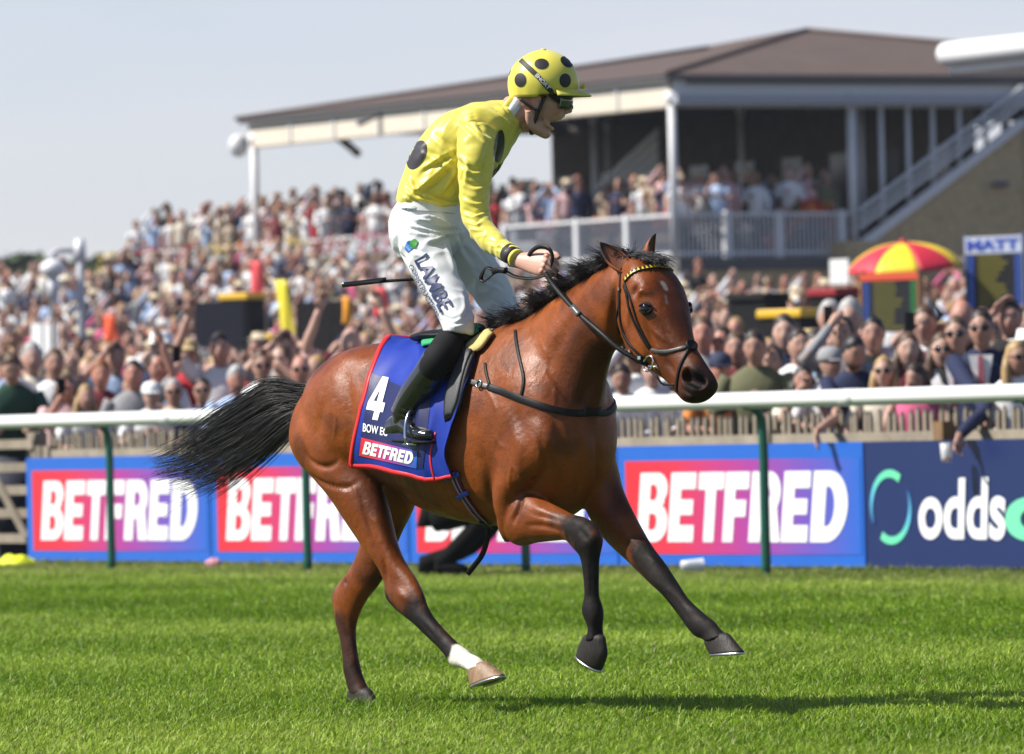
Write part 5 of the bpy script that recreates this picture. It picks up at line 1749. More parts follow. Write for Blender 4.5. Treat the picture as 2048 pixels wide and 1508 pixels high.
TORSO = [(800, 408, 918, 414, .135), (798, 396, 925, 408, .142), (806, 360, 946, 385, .15), (834, 292, 985, 350, .158), (880, 238, 1012, 308, .168), (930, 212, 1032, 272, .162), (978, 203, 1044, 250, .12), (1008, 201, 1050, 243, .075)]
PELVIS = [(800, 400, 918, 410, .13), (786, 425, 926, 438, .148), (781, 452, 930, 470, .158), (785, 485, 915, 500, .15), (800, 515, 890, 520, .11)]
NARM = [(958, 262, -.15, .066), (953, 300, -.19, .070), (950, 345, -.215, .061), (949, 395, -.235, .053), (953, 436, -.255, .048), (970, 470, -.31, .043), (1003, 497, -.39, .036), (1030, 514, -.455, .031)]
FARM = [(965, 262, .15, .066), (950, 310, .22, .066), (930, 370, .26, .058), (915, 430, .28, .05), (925, 490, .26, .044), (940, 535, .22, .034), (945, 550, .2, .03)]
NTHIGH = [(850, 455, -.09, .105), (848, 488, -.12, .092), (864, 531, -.17, .082), (887, 575, -.24, .071), (909, 622, -.31, .062), (917, 650, -.345, .057), (916, 666, -.35, .056)]
FTHIGH = [(880, 460, .06, .10), (915, 490, .08, .088), (952, 535, .08, .078), (985, 585, .06, .068), (1005, 622, .04, .06), (1013, 640, .03, .057)]
knee_n = jp(918, 658, -.35)
ank_n = hp(808, 830, .275)
NSHIN = [(knee_n, .052), (jp(905, 682, -.33), .059), (hp(880, 716, .27), .058), (hp(858, 752, .275), .057), (hp(830, 792, .275), .055), (ank_n, .047)]
knee_f = jp(1018, 640, .03)
ank_f = mirror(ank_n)
FSHIN = [(knee_f, .058), (knee_f * .75 + ank_f * .25 - HN * .02, .058), (knee_f * .5 + ank_f * .5 - HN * .02, .056), (knee_f * .25 + ank_f * .75 - HN * .01, .05), (ank_f, .044)]

jo = root('person', HO + A(0, 0, 1.2))
tag(jo, 'jockey in yellow silks with black spots and white breeches, shouting in the stirrups', 'jockey')
# ---- body: torso and limbs under the clothes
jb = MB()
jb.add(*jtorso(TORSO, grow=-.014)); jb.add(*jtorso(PELVIS, grow=-.014))
for r in (NARM, FARM, NTHIGH, FTHIGH): jb.add(*jlimb(r, grow=-.012))
for r in (NSHIN, FSHIN): jb.add(*jlimb(r, grow=-.012))
jb.add(*jlimb([(1010, 225, 0, .06), (1040, 222, 0, .058), (1058, 205, 0, .06), (1070, 190, 0, .066)]))
bV, bF, bE = voxel(jb.verts(), jb.F, .011)
bV = smooth_v(bV, bE, 3)
body = MB().add(bV, bF)
# ---- head
yw = math.radians(10)
KF = unit(A(math.cos(yw), -math.sin(yw), -.04)); KN = A(-math.sin(yw), -math.cos(yw), 0); KU = np.cross(KN, KF) * -1
if KU[2] < 0: KU = -KU
HY_ = JY - .02
def kp(u, v, l=0.0): return at(u, v, HY_) + KN * l
KR = np.stack([KF, KN, KU], 1)
hd = MB()
hd.ball(kp(1080, 160), (.098, .074, .1), None, 28, 20, KR)
hd.ball(kp(1092, 206), (.072, .062, .085), None, 28, 20, KR)
hd.ball(kp(1100, 222), (.055, .05, .05), None, 28, 20, KR)
for sg in (1, -1):
    hd.tube(spline([kp(1064, 222, .055 * sg), kp(1066, 244, .052 * sg), kp(1076, 258, .036 * sg), kp(1088, 266, .016 * sg), kp(1092, 268, 0)], 16), np.linspace(.02, .019, 16), 14)
    hd.ball(kp(1112, 218, .038 * sg), (.022, .018, .026), None, 16, 12, KR)            # cheekbone
    hd.ball(kp(1126, 200, .025 * sg), (.014, .026, .012), None, 16, 10, KR)            # brow
hd.ball(kp(1090, 262), (.02, .026, .016), None, 16, 12, KR)                            # chin
hd.ball(kp(1080, 248), (.035, .045, .03), None, 20, 14, KR)                            # floor of the mouth, throat
hd.tube(spline([kp(1127, 202), kp(1132, 211), kp(1139, 219)], 8), [.009, .010, .011, .0115, .012, .0125, .013, .012], 12)
hd.ball(kp(1138, 221), (.013, .012, .0105), None, 14, 10, KR)
for sg in (1, -1): hd.ball(kp(1132, 224, .011 * sg), (.011, .009, .008), None, 12, 8, KR)
hd.tube(spline([kp(1112, 231, .026), kp(1122, 231, .014), kp(1126, 231, 0), kp(1122, 231, -.014), kp(1112, 231, -.026)], 14), [.006] + [.0085] * 12 + [.006], 10)     # upper lip
hd.tube(spline([kp(1096, 250, .024), kp(1102, 256, .012), kp(1104, 257, 0), kp(1102, 256, -.012), kp(1096, 250, -.024)], 14), [.006] + [.0085] * 12 + [.006], 10)     # lower lip
hd.tube(spline([kp(1090, 240, .036), kp(1098, 236, .034), kp(1110, 232, .028)], 8), .012, 10)
hd.tube(spline([kp(1090, 240, .036), kp(1094, 246, .032), kp(1097, 252, .025)], 8), .012, 10)
# neck
hd.tube(spline([kp(1024, 226), kp(1036, 220), kp(1050, 208), kp(1062, 196)], 12), np.linspace(.064, .058, 12), 24)
hd.tube(spline([kp(1046, 244), kp(1058, 246), kp(1074, 246)], 8), np.linspace(.034, .036, 8), 16)
# ear
hd.ball(kp(1078, 205, .064), (.017, .010, .028), None, 16, 12, KR)
hd.add(*ring_wire(kp(1079, 204, .069), KF * .7, KU, .0235, .006))
kV, kF_, kE = voxel(hd.verts(), hd.F, .0032)
kV = smooth_v(kV, kE, 5)
sk = Sculpt(kV, kF_, kE)
sk.stroke([(1131, 205), (1127, 207)], .010, -.006)
sk.stroke([(1080, 200), (1082, 208)], .006, -.006)
sk.stroke([(1056, 226), (1062, 240), (1066, 252)], .012, -.006)
sk.stroke([(1040, 205), (1050, 228)], .010, -.004)
sk.stroke([(1118, 226), (1110, 236)], .006, -.003)
sk.apply()
kV = sk.V
# open mouth cavity between the lips
mc = kp(1108, 244)
dm = np.linalg.norm(((kV - mc) @ KR) / A(.026, .024, .015), axis=1)
kV = kV - KF * (.03 * np.exp(-dm ** 4))[:, None]
body_cols = [np.repeat(A(.5, .29, .22)[None], len(bV), 0)]
kc = np.repeat(A(.52, .29, .215)[None], len(kV), 0)
nz1 = vnoise(kV, 40, 2.0)
kc = kc * (1 + .12 * nz1[:, None])
def kblend(p, r0, r1, c, w=1.0):
    global kc
    q = (w * (1 - sstep(r0, r1, seg_dist(kV, p))))[:, None]
    kc = kc * (1 - q) + c * q
kblend([kp(1114, 224, .045)], .01, .03, A(.55, .2, .16), .5)
kblend([kp(1078, 204, .07)], .015, .03, A(.58, .24, .19), .5)
kblend([kp(1112, 231, .026), kp(1126, 231, 0)], .005, .011, A(.42, .13, .12), .8)
kblend([kp(1096, 250, .024), kp(1104, 257, 0)], .005, .011, A(.42, .13, .12), .8)
q = np.exp(-dm ** 4)[:, None]; kc = kc * (1 - q) + A(.07, .018, .018) * q
body.add(kV, kF_)
body_cols.append(kc)
# ---- near hand: fist closed on the reins
wr = jp(1040, 521, -.475); kn_ = jp(1092, 529, -.565)
hx = unit(kn_ - wr); hz = unit((CAM - kn_) - ((CAM - kn_) @ hx) * hx); hz = unit(hz + A(0, 0, .25)); hz = unit(hz - (hz @ hx) * hx); hy = np.cross(hz, hx)
if hy[2] > 0: hy = -hy            # hy points to the little finger (down)
hm = MB()
Lp = np.linalg.norm(kn_ - wr)
an = np.arange(20) * 2 * math.pi / 20
prs = []
for t, a_, b_, dyy in ((-.35, .029, .023, 0), (0, .03, .022, 0), (.25, .035, .021, .0), (.55, .041, .019, .001), (.8, .043, .017, .002), (1.0, .04, .014, .002)):
    c = wr + hx * Lp * t + hy * dyy
    prs.append(c + (a_ * np.cos(an))[:, None] * hy + (b_ * np.sin(an))[:, None] * hz)
hm.loft(prs)
for i, (oy, l1, l2, l3, r) in enumerate(((-.031, .040, .026, .022, .0098), (-.0105, .045, .029, .024, .010), (.0105, .042, .027, .022, .0095), (.030, .034, .021, .018, .0085))):
    k0 = kn_ + hy * oy - hx * .012 + hz * .002
    k1 = kn_ + hy * (oy * .95) + hx * (.004 - .003 * abs(i - 1)) + hz * .006
    k2 = k1 + unit(hx * .62 - hz * .62 + hy * .3) * l1 * .8
    k3 = k2 + unit(-hx * .35 - hz * .95 + hy * .1) * l2
    k4 = k3 + unit(-hx * .95 - hz * .05) * l3
    hm.tube(spline([k0, k1, k2, k3, k4], 22), np.concatenate([np.linspace(r * 1.0, r * 1.12, 6), np.linspace(r * 1.12, r, 8), np.linspace(r, r * .82, 8)]), 14)
    hm.ball(k1 + hz * .003, r * 1.12, None, 12, 9)
th = [wr + hx * Lp * .25 - hy * .026 - hz * .004, wr + hx * Lp * .62 - hy * .045 - hz * .012, kn_ + hx * .012 - hy * .047 - hz * .016, kn_ + hx * .034 - hy * .036 - hz * .02]
hm.tube(spline(th, 14), np.linspace(.014, .009, 14), 12)
gV, gF, gE = voxel(hm.verts(), hm.F, .0024)
gV = smooth_v(gV, gE, 2)
body.add(gV, gF)
gc = np.repeat(A(.56, .31, .235)[None], len(gV), 0)
for oy in (-.031, -.0105, .0105, .03):
    q = (.5 * (1 - sstep(.006, .016, np.linalg.norm(gV - (kn_ + hy * oy + hz * .008), axis=1))))[:, None]
    gc = gc * (1 - q) + A(.6, .27, .21) * q
body_cols.append(gc)
# ---- far hand closed on the whip
fw = jp(945, 550, .2)
fm = MB()
fm.ball(fw + A(.01, 0, -.03), (.03, .022, .042), None, 16, 12)
for i in range(4):
    b0 = fw + A(.02, -.018, -.008 - .0185 * i)
    fm.tube(spline([b0, b0 + A(.022, -.008, 0), b0 + A(.026, .018, 0), b0 + A(.004, .03, 0), b0 + A(-.012, .022, 0)], 14), np.linspace(.0098, .0078, 14), 10)
fm.tube(spline([fw + A(-.004, -.02, .0), fw + A(.02, -.012, .016), fw + A(.034, .012, .012)], 8), np.linspace(.012, .009, 8), 10)
qV, qF, qE = voxel(fm.verts(), fm.F, .003)
body.add(qV, qF); body_cols.append(np.repeat(A(.5, .28, .21)[None], len(qV), 0))
skin = mat('skin', vcol=True, rough=.48, spec=.4, bump=.08, bscale=500, bdist=.002, sss=.15)
me = body.mesh('body', [skin], True, ORG[jo.name], np.concatenate(body_cols))
link('body', me, jo)
# teeth
tm = MB()
tm.tube(spline([kp(1110, 236, .020), kp(1118, 236, .012), kp(1121, 236, 0), kp(1118, 236, -.012)], 10), .0035, 8)
tm.build('teeth', mat('teeth', (.7, .66, .58), .3), jo)

# ---- yellow silks
silk = mat('yellow_silk', (.70, .605, .085), .34, .45, var=.05, vscale=14, bump=.12, bscale=600, sheen=.25)
sm = MB()
sm.add(*jtorso(TORSO)); 
for r in (NARM, FARM): sm.add(*jlimb(r))
sV, sF, sE = voxel(sm.verts(), sm.F, .0052)
sV = smooth_v(sV, sE, 9)
S = Sculpt(sV, sF, sE)
nA = vnoise(sV @ np.stack([unit(A(1, 0, -.7)), A(0, 1, 0), unit(A(.7, 0, 1)) * .35], 1), 17, 1.0)
nB = vnoise(sV, 9, 5.0)
nC = vnoise(sV @ np.stack([A(1, 0, .2) * .4, A(0, 1, 0), A(-.2, 0, 1)], 1), 36, 4.0)
S.d += .0055 * (1 - 2 * np.abs(nA)) + .004 * nB + .0022 * nC
for px, r, d in (
    ([(917, 318), (890, 345), (860, 372), (830, 392)], .011, .010), ([(914, 305), (880, 325), (845, 345)], .009, .006), ([(918, 335), (905, 365), (885, 392)], .010, .009),
    ([(812, 372), (840, 392), (880, 402)], .008, .009), ([(806, 385), (835, 402), (870, 408)], .006, .007), ([(822, 350), (835, 375), (860, 395)], .008, .007), ([(850, 378), (880, 398), (915, 405)], .008, .008),
    ([(945, 230), (965, 262), (992, 285)], .010, .007), ([(925, 245), (950, 268), (985, 300)], .009, .006), ([(985, 215), (1010, 235), (1035, 262)], .008, .006), ([(1000, 208), (1020, 232), (1042, 256)], .007, .006),
    ([(918, 310), (935, 330), (930, 370)], .010, -.007), ([(985, 290), (978, 330), (975, 370)], .010, -.007),
    ([(925, 330), (950, 340), (980, 335)], .008, .006), ([(922, 360), (950, 372), (976, 365)], .007, .005), ([(925, 390), (950, 402), (975, 398)], .007, .005),
    ([(928, 420), (952, 428), (976, 418)], .007, .007), ([(932, 436), (955, 445), (978, 430)], .006, .006), ([(940, 452), (962, 456), (984, 442)], .006, .006), ([(950, 468), (972, 466), (990, 455)], .006, .005),
    ([(975, 482), (995, 488), (1010, 478)], .005, .004), ([(990, 495), (1010, 500), (1022, 490)], .005, .004), ([(1005, 505), (1018, 510), (1030, 500)], .005, .004),
    ([(870, 270), (895, 290), (915, 318)], .010, .005), ([(850, 300), (880, 315), (905, 330)], .009, .005), ([(1000, 320), (990, 345), (985, 370)], .008, .006)):
    S.fold(px, r, d * 1.6)
S.apply()
sV = smooth_v(S.V, sE, 1)
shirt = MB().add(sV, sF).build('silk_shirt', silk, jo)
stree = bvh(sV, sF)
spotm = mat('silk_spot_dark', (.018, .013, .017), .45, .4, sheen=.3)
dV, dF = disc_shape(30, 6)
def spot(quad_c, ru, rv, tree, ang=0.0, lift=.002, name='spot', parent=None, m=None):
    ca, sa = math.cos(ang), math.sin(ang)
    f = lambda v: (quad_c[0] + ru * v[0] * ca - rv * v[1] * sa, quad_c[1] + ru * v[0] * sa + rv * v[1] * ca)
    W, F = lay(dV, dF, f, tree, lift, .2)
    # keep the one connected patch (drop bits that land on something behind)
    F = [q for q in F if max(np.linalg.norm(W[q[i]] - W[q[i - 1]]) for i in range(len(q))) < .05]
    par = list(range(len(W)))
    def find(i):
        while par[i] != i: par[i] = par[par[i]]; i = par[i]
        return i
    for q in F:
        for i in q[1:]: par[find(i)] = find(q[0])
    cnt = {}
    for q in F: cnt[find(q[0])] = cnt.get(find(q[0]), 0) + 1
    best_c = max(cnt, key=cnt.get)
    F = [q for q in F if find(q[0]) == best_c]
    us = sorted({i for q in F for i in q}); mp_i = {i: k for k, i in enumerate(us)}
    W = W[us]; F = [tuple(mp_i[i] for i in q) for q in F]
    o = MB().add(W, F).build(name, m or spotm, parent)
    return o
spot((834, 310), 16, 31, stree, .45, parent=shirt)
spot((998, 292), 10, 33, stree, .12, parent=shirt)
spot((996, 340), 6, 20, stree, .75, parent=shirt)
# black cuff and yellow edge
cuff = mat('cuff_black', (.014, .013, .013), .6)
c0, c1 = jp(1017, 506, -.425), jp(1031, 515, -.46)
MB().tube([c0, c0 * .5 + c1 * .5, c1], [.0375, .0365, .035], 24).build('cuff', cuff, jo)
MB().tube([c1, c1 + unit(c1 - c0) * .014], [.0345, .034], 24).build('cuff_edge', silk, jo)
# collar and white stock
st = mat('white_cotton', (.72, .73, .76), .7, .3, bump=.2, bscale=300)
MB().tube(spline([kp(1018, 216), kp(1034, 226)], 4), [.066, .067, .066, .064], 28).build('white_stock', st, jo)
MB().tube(spline([jp(1006, 212), jp(1022, 224), jp(1031, 231)], 6), [.078, .077, .075, .072, .07, .068], 28).build('shirt_collar', silk, jo)

# ---- breeches
brm = mat('white_breeches', (.66, .67, .68), .5, .4, var=.04, vscale=10, bump=.12, bscale=500)
pm = MB()
pm.add(*jtorso(PELVIS))
for r in (NTHIGH, FTHIGH): pm.add(*jlimb(r))
pV, pF, pE = voxel(pm.verts(), pm.F, .0055)
pV = smooth_v(pV, pE, 8)
P2 = Sculpt(pV, pF, pE)
nA = vnoise(pV @ np.stack([unit(A(1, 0, .5)) * .5, A(0, 1, 0), unit(A(-.5, 0, 1))], 1), 16, 7.0)
P2.d += .0052 * (1 - 2 * np.abs(nA)) + .004 * vnoise(pV, 9, 9.0)
for px, r, d in (
    ([(800, 440), (840, 450), (890, 462), (925, 458)], .008, .008), ([(798, 452), (840, 463), (890, 475)], .007, .007), ([(802, 428), (850, 436), (905, 446)], .006, .005), ([(900, 470), (880, 485), (860, 490)], .008, .008),
    ([(895, 488), (905, 515), (915, 540)], .009, .010), ([(808, 478), (830, 500), (860, 510)], .008, .006), ([(800, 500), (815, 525), (835, 560)], .008, .007), ([(828, 560), (850, 600), (872, 640)], .008, .006),
    ([(930, 590), (935, 615), (925, 640)], .008, .007), ([(885, 640), (910, 648), (940, 640)], .006, .006), ([(880, 628), (905, 640), (935, 630)], .006, .005), ([(935, 480), (960, 505), (985, 540)], .009, .006),
    ([(950, 540), (975, 560), (1005, 575)], .008, .006), ([(985, 600), (1005, 610), (1030, 600)], .006, .005), ([(985, 625), (1005, 632), (1030, 620)], .006, .005), ([(915, 470), (930, 500), (950, 530)], .009, .007)):
    P2.fold(px, r, d * 1.4)
P2.apply()
pV = smooth_v(P2.V, pE, 1)
bre = MB().add(pV, pF).build('breeches', brm, jo)
ptree = bvh(pV, pF)
navy = mat('navy_print', (.022, .03, .11), .5)
V, F = text_shape('LAMBE', .018)
W, F = lay(V, F, [(830, 521), (882, 625), (906, 612), (854, 508)], ptree, .006, .04)
MB().add(W, F).build('thigh_lettering', navy, bre)
V, F = text_shape('CONSTRUCTION', .008)
W, F = lay(V, F, [(819, 531), (873, 634), (881, 630), (827, 527)], ptree, .006, .03)
MB().add(W, F).build('thigh_lettering', navy, bre)
spot((819, 492), 8, 11, ptree, .3, .003, 'blue_emblem', bre, mat('emblem_blue', (.02, .16, .45), .5))
spot((828, 487), 7, 9, ptree, .5, .004, 'green_emblem', bre, mat('emblem_green', (.07, .33, .05), .5))
# waistband
MB().loft([jring((799, 402), (919, 410), .140), jring((796, 412), (922, 420), .147), jring((791, 418), (924, 428), .151)], cap=False).build('waistband', brm, jo)
W, F = lay(*SQ, [(802, 420), (828, 424), (832, 413), (806, 408)], bvh(*loft([jring((799, 402), (919, 410), .140), jring((796, 412), (922, 420), .147), jring((791, 418), (924, 428), .151)], False)), .003, .2)
MB().add(W, F).build('waistband_tab', mat('tab_grey', (.5, .52, .54), .5), jo)

# ---- stockings, boots
stock = mat('stocking_black', (.008, .008, .009), .75, .2, bump=.2, bscale=400)
bootm = mat('boot_black', (.011, .011, .0115), .14, .7, var=.2, vscale=20, bump=.08, bscale=26, bdist=.006, coat=.4)
for k, SH in enumerate((NSHIN, FSHIN)):
    MB().add(*jlimb([((NTHIGH, FTHIGH)[k][-2] and (jp(*(NTHIGH, FTHIGH)[k][-2][:3]), .036)), *SH[:4]], grow=.0015)).build('stocking', stock, jo)
    m = MB()
    m.add(*jlimb([(p, r) for p, r in SH[2:]], grow=.005))
    an_p = SH[-1][0]
    d_in = 0
    heel = an_p - HF * .08 + A(0, 0, -.06); toe = an_p + HF * .20 + HN * (.02 if k == 0 else -.02) + A(0, 0, -.072)
    R = []
    for t, hw, hh, up in ((-.03, .012, .02, .012), (.0, .034, .042, .012), (.18, .038, .056, .022), (.35, .035, .052, .028), (.5, .038, .042, .014), (.68, .043, .032, .0), (.85, .04, .026, -.004), (.97, .026, .02, -.006), (1.01, .008, .01, -.006)):
        c = heel * (1 - t) + toe * t + A(0, 0, up)
        a_ = np.arange(20) * 2 * math.pi / 20
        R.append(c + (hw * np.cos(a_))[:, None] * HN + (np.where(np.sin(a_) < 0, hh * .8, hh) * np.sin(a_))[:, None] * A(0, 0, 1))
    m.loft(R)
    m.tube([an_p + A(0, 0, .03), an_p + HF * .01 + A(0, 0, -.02)], [.048, .046], 20)
    oV, oF, oE = voxel(m.verts(), m.F, .005)
    oV = smooth_v(oV, oE, 4)
    OB = Sculpt(oV, oF, oE)
    if k == 0:
        for px, r, d in (([(805, 815), (825, 822), (850, 815)], .006, .006), ([(800, 826), (822, 834), (850, 828)], .006, .006), ([(826, 770), (845, 780), (866, 775)], .008, .003)):
            OB.fold(px, r, d)
        OB.apply()
    bt = MB().add(OB.V, oF).build('boot', bootm, jo)
    sole = MB()
    a_ = np.arange(28) * 2 * math.pi / 28
    prof = [(heel * (1 - t) + toe * t, w) for t, w in ((-.04, .012), (.02, .03), (.2, .033), (.45, .031), (.7, .042), (.9, .038), (1.02, .01))]
    sole.loft([[c + HN * w + A(0, 0, -.036), c + HN * w + A(0, 0, -.026), c - HN * w + A(0, 0, -.026), c - HN * w + A(0, 0, -.036)] for c, w in prof])
    sole.build('sole', stock, bt)
    # stirrup belongs to the saddle
    f_c = heel * .34 + toe * .66
    s_m = MB()
    arch = [f_c + HN * .058 * math.cos(a) + A(0, 0, -.035 + .125 * math.sin(a)) - HF * .02 * math.sin(a) for a in np.linspace(0, math.pi, 18)]
    s_m.tube(arch, .006, 10)
    s_m.obox(f_c + A(0, 0, -.04), HN * .058, HF * .02, A(0, 0, .004))
    so = s_m.build('stirrup_iron', steel, sad)
    topi = arch[9]
    MB().add(*free_strap([topi, (topi + hp(905, 720, .2 if k == 0 else -.2)) / 2 + HN * (.03 if k == 0 else -.03), hp(905, 715, .2 if k == 0 else -.2)], .016, .004, 10, up=HN)).build('stirrup_leather', leather, sad)

# ---- cap
capm = mat('cap_silk', (.70, .61, .08), .32, .5, bump=.1, bscale=500, sheen=.2)
cc_ = kp(1088, 168)
tilt = math.radians(6)
CF = unit(KF * math.cos(tilt) - KU * math.sin(tilt) * -.35); CU = unit(KU - (KU @ CF) * CF); CN = KN
rows = []
nlat, nlon = 26, 64
V = []; 
for i in range(nlat):
    t = i / (nlat - 1)
    th_ = t * math.radians(108)
    for j in range(nlon):
        a = 2 * math.pi * j / nlon
        d_ = A(math.sin(th_) * math.cos(a), math.sin(th_) * math.sin(a), math.cos(th_))
        rx = .136 if d_[0] < 0 else .130
        p = A(d_[0] * rx, d_[1] * .108, d_[2] * .126)
        if t > .82:                           # gathered silk round the lower edge
            q = (t - .82) / .18
            p[:2] *= 1 + .012 * math.sin(a * 17) * q - .03 * q
            p[2] -= .012 * q * (1 if d_[0] < 0 else .2)
        p[2] += .0012 * math.sin(a * 5 + t * 9)
        V.append(cc_ + CF * p[0] + CN * p[1] + CU * p[2])
V = np.array(V).reshape(nlat, nlon, 3)
inner = V - (V - cc_) * .035
rg = [V[i] for i in range(nlat)] + [inner[i] for i in range(nlat - 1, -1, -1)]
cap = MB().loft(rg, cap=True).build('riding_cap', capm, jo)
captree = bvh(*loft([V[i] for i in range(nlat)]))
# peak
pk = []
for i in range(7):
    t = i / 6
    row = []
    for j in range(21):
        b = math.radians(-62 + 124 * j / 20)
        r = .128 + t * (.046 * math.cos(b * 1.2) + .004)
        row.append(cc_ + CF * (r * math.cos(b)) + CN * (math.sin(b) * (.106 + .01 * t)) + CU * (-.024 - .012 * t - .012 * t * t))
    pk.append(row)
Vp, Fp = thick_sheet(np.array(pk), .005, A(0, 0, 1))
MB().add(Vp, Fp).build('peak', capm, cap)
MB().ball(cc_ + CU * .127, (.012, .012, .005), None, 14, 8).build('button', capm, cap)
bow = MB()
for a in range(5):
    b0 = cc_ + CF * .135 - CU * .018; bow.tube(spline([b0, b0 + CF * (.008 + .003 * a) + CU * (.016 - .003 * a) + CN * .008 * (a - 2), b0 + CF * .018 + CU * (.004 - .002 * a) + CN * .012 * (a - 2), b0 + CF * .004], 10), .003, 7)
bow.build('ribbon_bow', capm, cap)
for (u, v, a, b) in ((1083, 128, 14, 10.5), (1041, 160, 11.5, 14), (1130, 161, 11.5, 14), (1133, 124, 9, 14), (1018, 140, 4, 14)):
    ang = {1133: -.9, 1018: .25}.get(u, 0)
    spot((u, v), a, b, captree, ang, .0015, 'spot', cap, mat('cap_spot', (.014, .011, .014), .5))
# goggles: strap, frame, lens
gg = root('goggles', kp(1130, 205, .05))
tag(gg, 'black strapped riding goggles with green lens worn over the yellow cap', 'goggles')
def cap_pts(px):
    out = []
    for q in px:
        h = captree.ray_cast(Vector(CAM), Vector(unit(ray(*q))))[0]
        if h is not None: out.append(np.array(h))
    return out
sp1 = cap_pts([(1042, 121), (1058, 136), (1075, 152), (1090, 169), (1104, 184)])
V_, F_ = strap(None, .022, .003, .003, 30, pts=sp1, tree=captree)
MB().add(V_, F_).build('strap', mat('strap_black', (.012, .012, .013), .6), gg)
sp_m = [p - 2 * ((p - cc_) @ CN) * CN for p in sp1]
MB().add(*strap(None, .022, .003, .003, 30, pts=sp_m, tree=captree)).build('strap', mat('strap_black'), gg)
st_tree = bvh(V_, F_)
V, F = text_shape('SHORT', .03)
W, F = lay(V, F, [(1069, 151), (1096, 180), (1102, 175), (1075, 146)], st_tree, .0012, .2)
MB().add(W, F).build('strap_lettering', white_p, gg)
MB().add(*free_strap([sp1[-1] + KN * .003, kp(1112, 192, .085), kp(1122, 200, .07), kp(1128, 204, .058)], .022, .004, 10, up=KN)).build('strap', mat('strap_black'), gg)
lens = []
for i in range(9):
    row = []
    for j in range(25):
        b = math.radians(-72 + 144 * j / 24)
        w = .075; yv = .021 - .042 * i / 8
        yv *= 1 - .45 * (abs(math.degrees(b)) < 14) * (i > 4)
        row.append(kp(1112, 205) + KF * (.052 + .0 * i) * math.cos(b) + KN * .068 * math.sin(b) + KU * yv + KF * (.012 - .004 * abs(i - 3) / 4))
    lens.append(row)
lens = np.array(lens)
Vl, Fl = thick_sheet(lens, .002, KF)
MB().add(Vl, Fl).build('lens', mat('goggle_lens', (.03, .06, .008), .08, .8, coat=.5), gg)
for r_ in (0, 8):
    MB().tube(lens[r_] + KF * .001, .004, 8).build('frame', mat('goggle_frame', (.01, .01, .01), .3), gg)
# chin strap
MB().add(*free_strap([kp(1097, 193, .074), kp(1088, 214, .076), kp(1078, 238, .067), kp(1068, 258, .05), kp(1064, 268, .02), kp(1064, 266, -.03)], .013, .003, 30, up=KN)).build('chin_strap', mat('strap_black'), cap)
MB().add(*free_strap([kp(1046, 200, .07), kp(1058, 208, .074), kp(1074, 219, .075), kp(1085, 222, .074)], .011, .003, 16, up=KN)).build('chin_strap', mat('strap_black'), cap)
# whip
wp = root('whip', jp(945, 545, .2))
tag(wp, 'black padded racing whip held behind the white breeches', 'whip')
w0, w1_ = fw + A(.03, 0, -.01), jp(720, 566, .26)
MB().tube([fw + (fw - w1_) * .12, w0 * 0 + fw, fw * .4 + w1_ * .6, w1_], [.008, .007, .006, .006], 10).build('shaft', stock, wp)
w2 = jp(684, 570, .27); w3 = jp(760, 561, .25)
MB().add(*free_strap([w3, w1_, w2], .02, .008, 16)).build('flap', bootm, wp)
MB().tube([w3, w3 + (w3 - w1_) * .3], [.011, .009], 12).build('collar', stock, wp)
# ================================================================== BETTING RING, LAMPS, SMALL THINGS
def ground_pt(u, v, q):
    p = plan(u, v, q); p[2] = bankp(p); return p
black_box = mat('box_black', (.008, .008, .009), .7, .2)
FC = unit(A(-.62, -.78, 0)); FS = np.cross(A(0, 0, 1), FC)      # boards of the ring face the crowd and the course
def quad_on(u0, v0, u1, v1, q):
    """centre, half width, z0, z1 of an upright thing seen in that pixel box at line q"""
    pa = plan(u0, v1, q); pb = plan(u1, v1, q); c = plan((u0 + u1) / 2, v1, q)
    w = (u1 - u0) * c[1] / F_PX
    return c, w, zat(v1, c), zat(v0, c)
def signboard(name, label, u0, v0, u1, v1, q, m, cat='board', th=.05, legs=True, frame=None):
    c, w, z0, z1 = quad_on(u0, v0, u1, v1, q)
    gz = bankp(c); b = A(c[0], c[1], gz)
    o = root(name, b); tag(o, label, cat)
    wd = w / max(abs(FS[0]), .3)
    ctr = A(c[0], c[1], (z0 + z1) / 2)
    MB().obox(ctr, FS * wd / 2, FC * th / 2, A(0, 0, (z1 - z0) / 2)).build('panel', m, o, smooth=False)
    if frame:
        for s_ in (-1, 1):
            MB().obox(ctr + FS * s_ * wd / 2 + FC * .003, FS * .014, FC * (th / 2 + .01), A(0, 0, (z1 - z0) / 2 + .03)).build('frame_side', frame, o, smooth=False)
    if legs:
        for s_ in (-.8, .8):
            lc = ctr + FS * wd / 2 * s_ - FC * .03
            MB().tube([A(lc[0], lc[1], gz), A(lc[0], lc[1], z0 + .02)], .02, 8).build('leg', steel_d, o)
    return o, ctr, wd, z0, z1
steel_d = mat('dark_steel', (.06, .06, .065), .5)
signboard('odds_board', 'plain dark navy board in the crowd left of the yellow banner', 388, 603, 490, 692, 26, mat('board_dark_navy', (.009, .010, .018), .8, .15))
signboard('odds_board', 'dark mesh board in the crowd right of the yellow banner', 592, 603, 692, 702, 24, mat('board_mesh', (.014, .013, .014), .9, .1, var=.5, vscale=9))
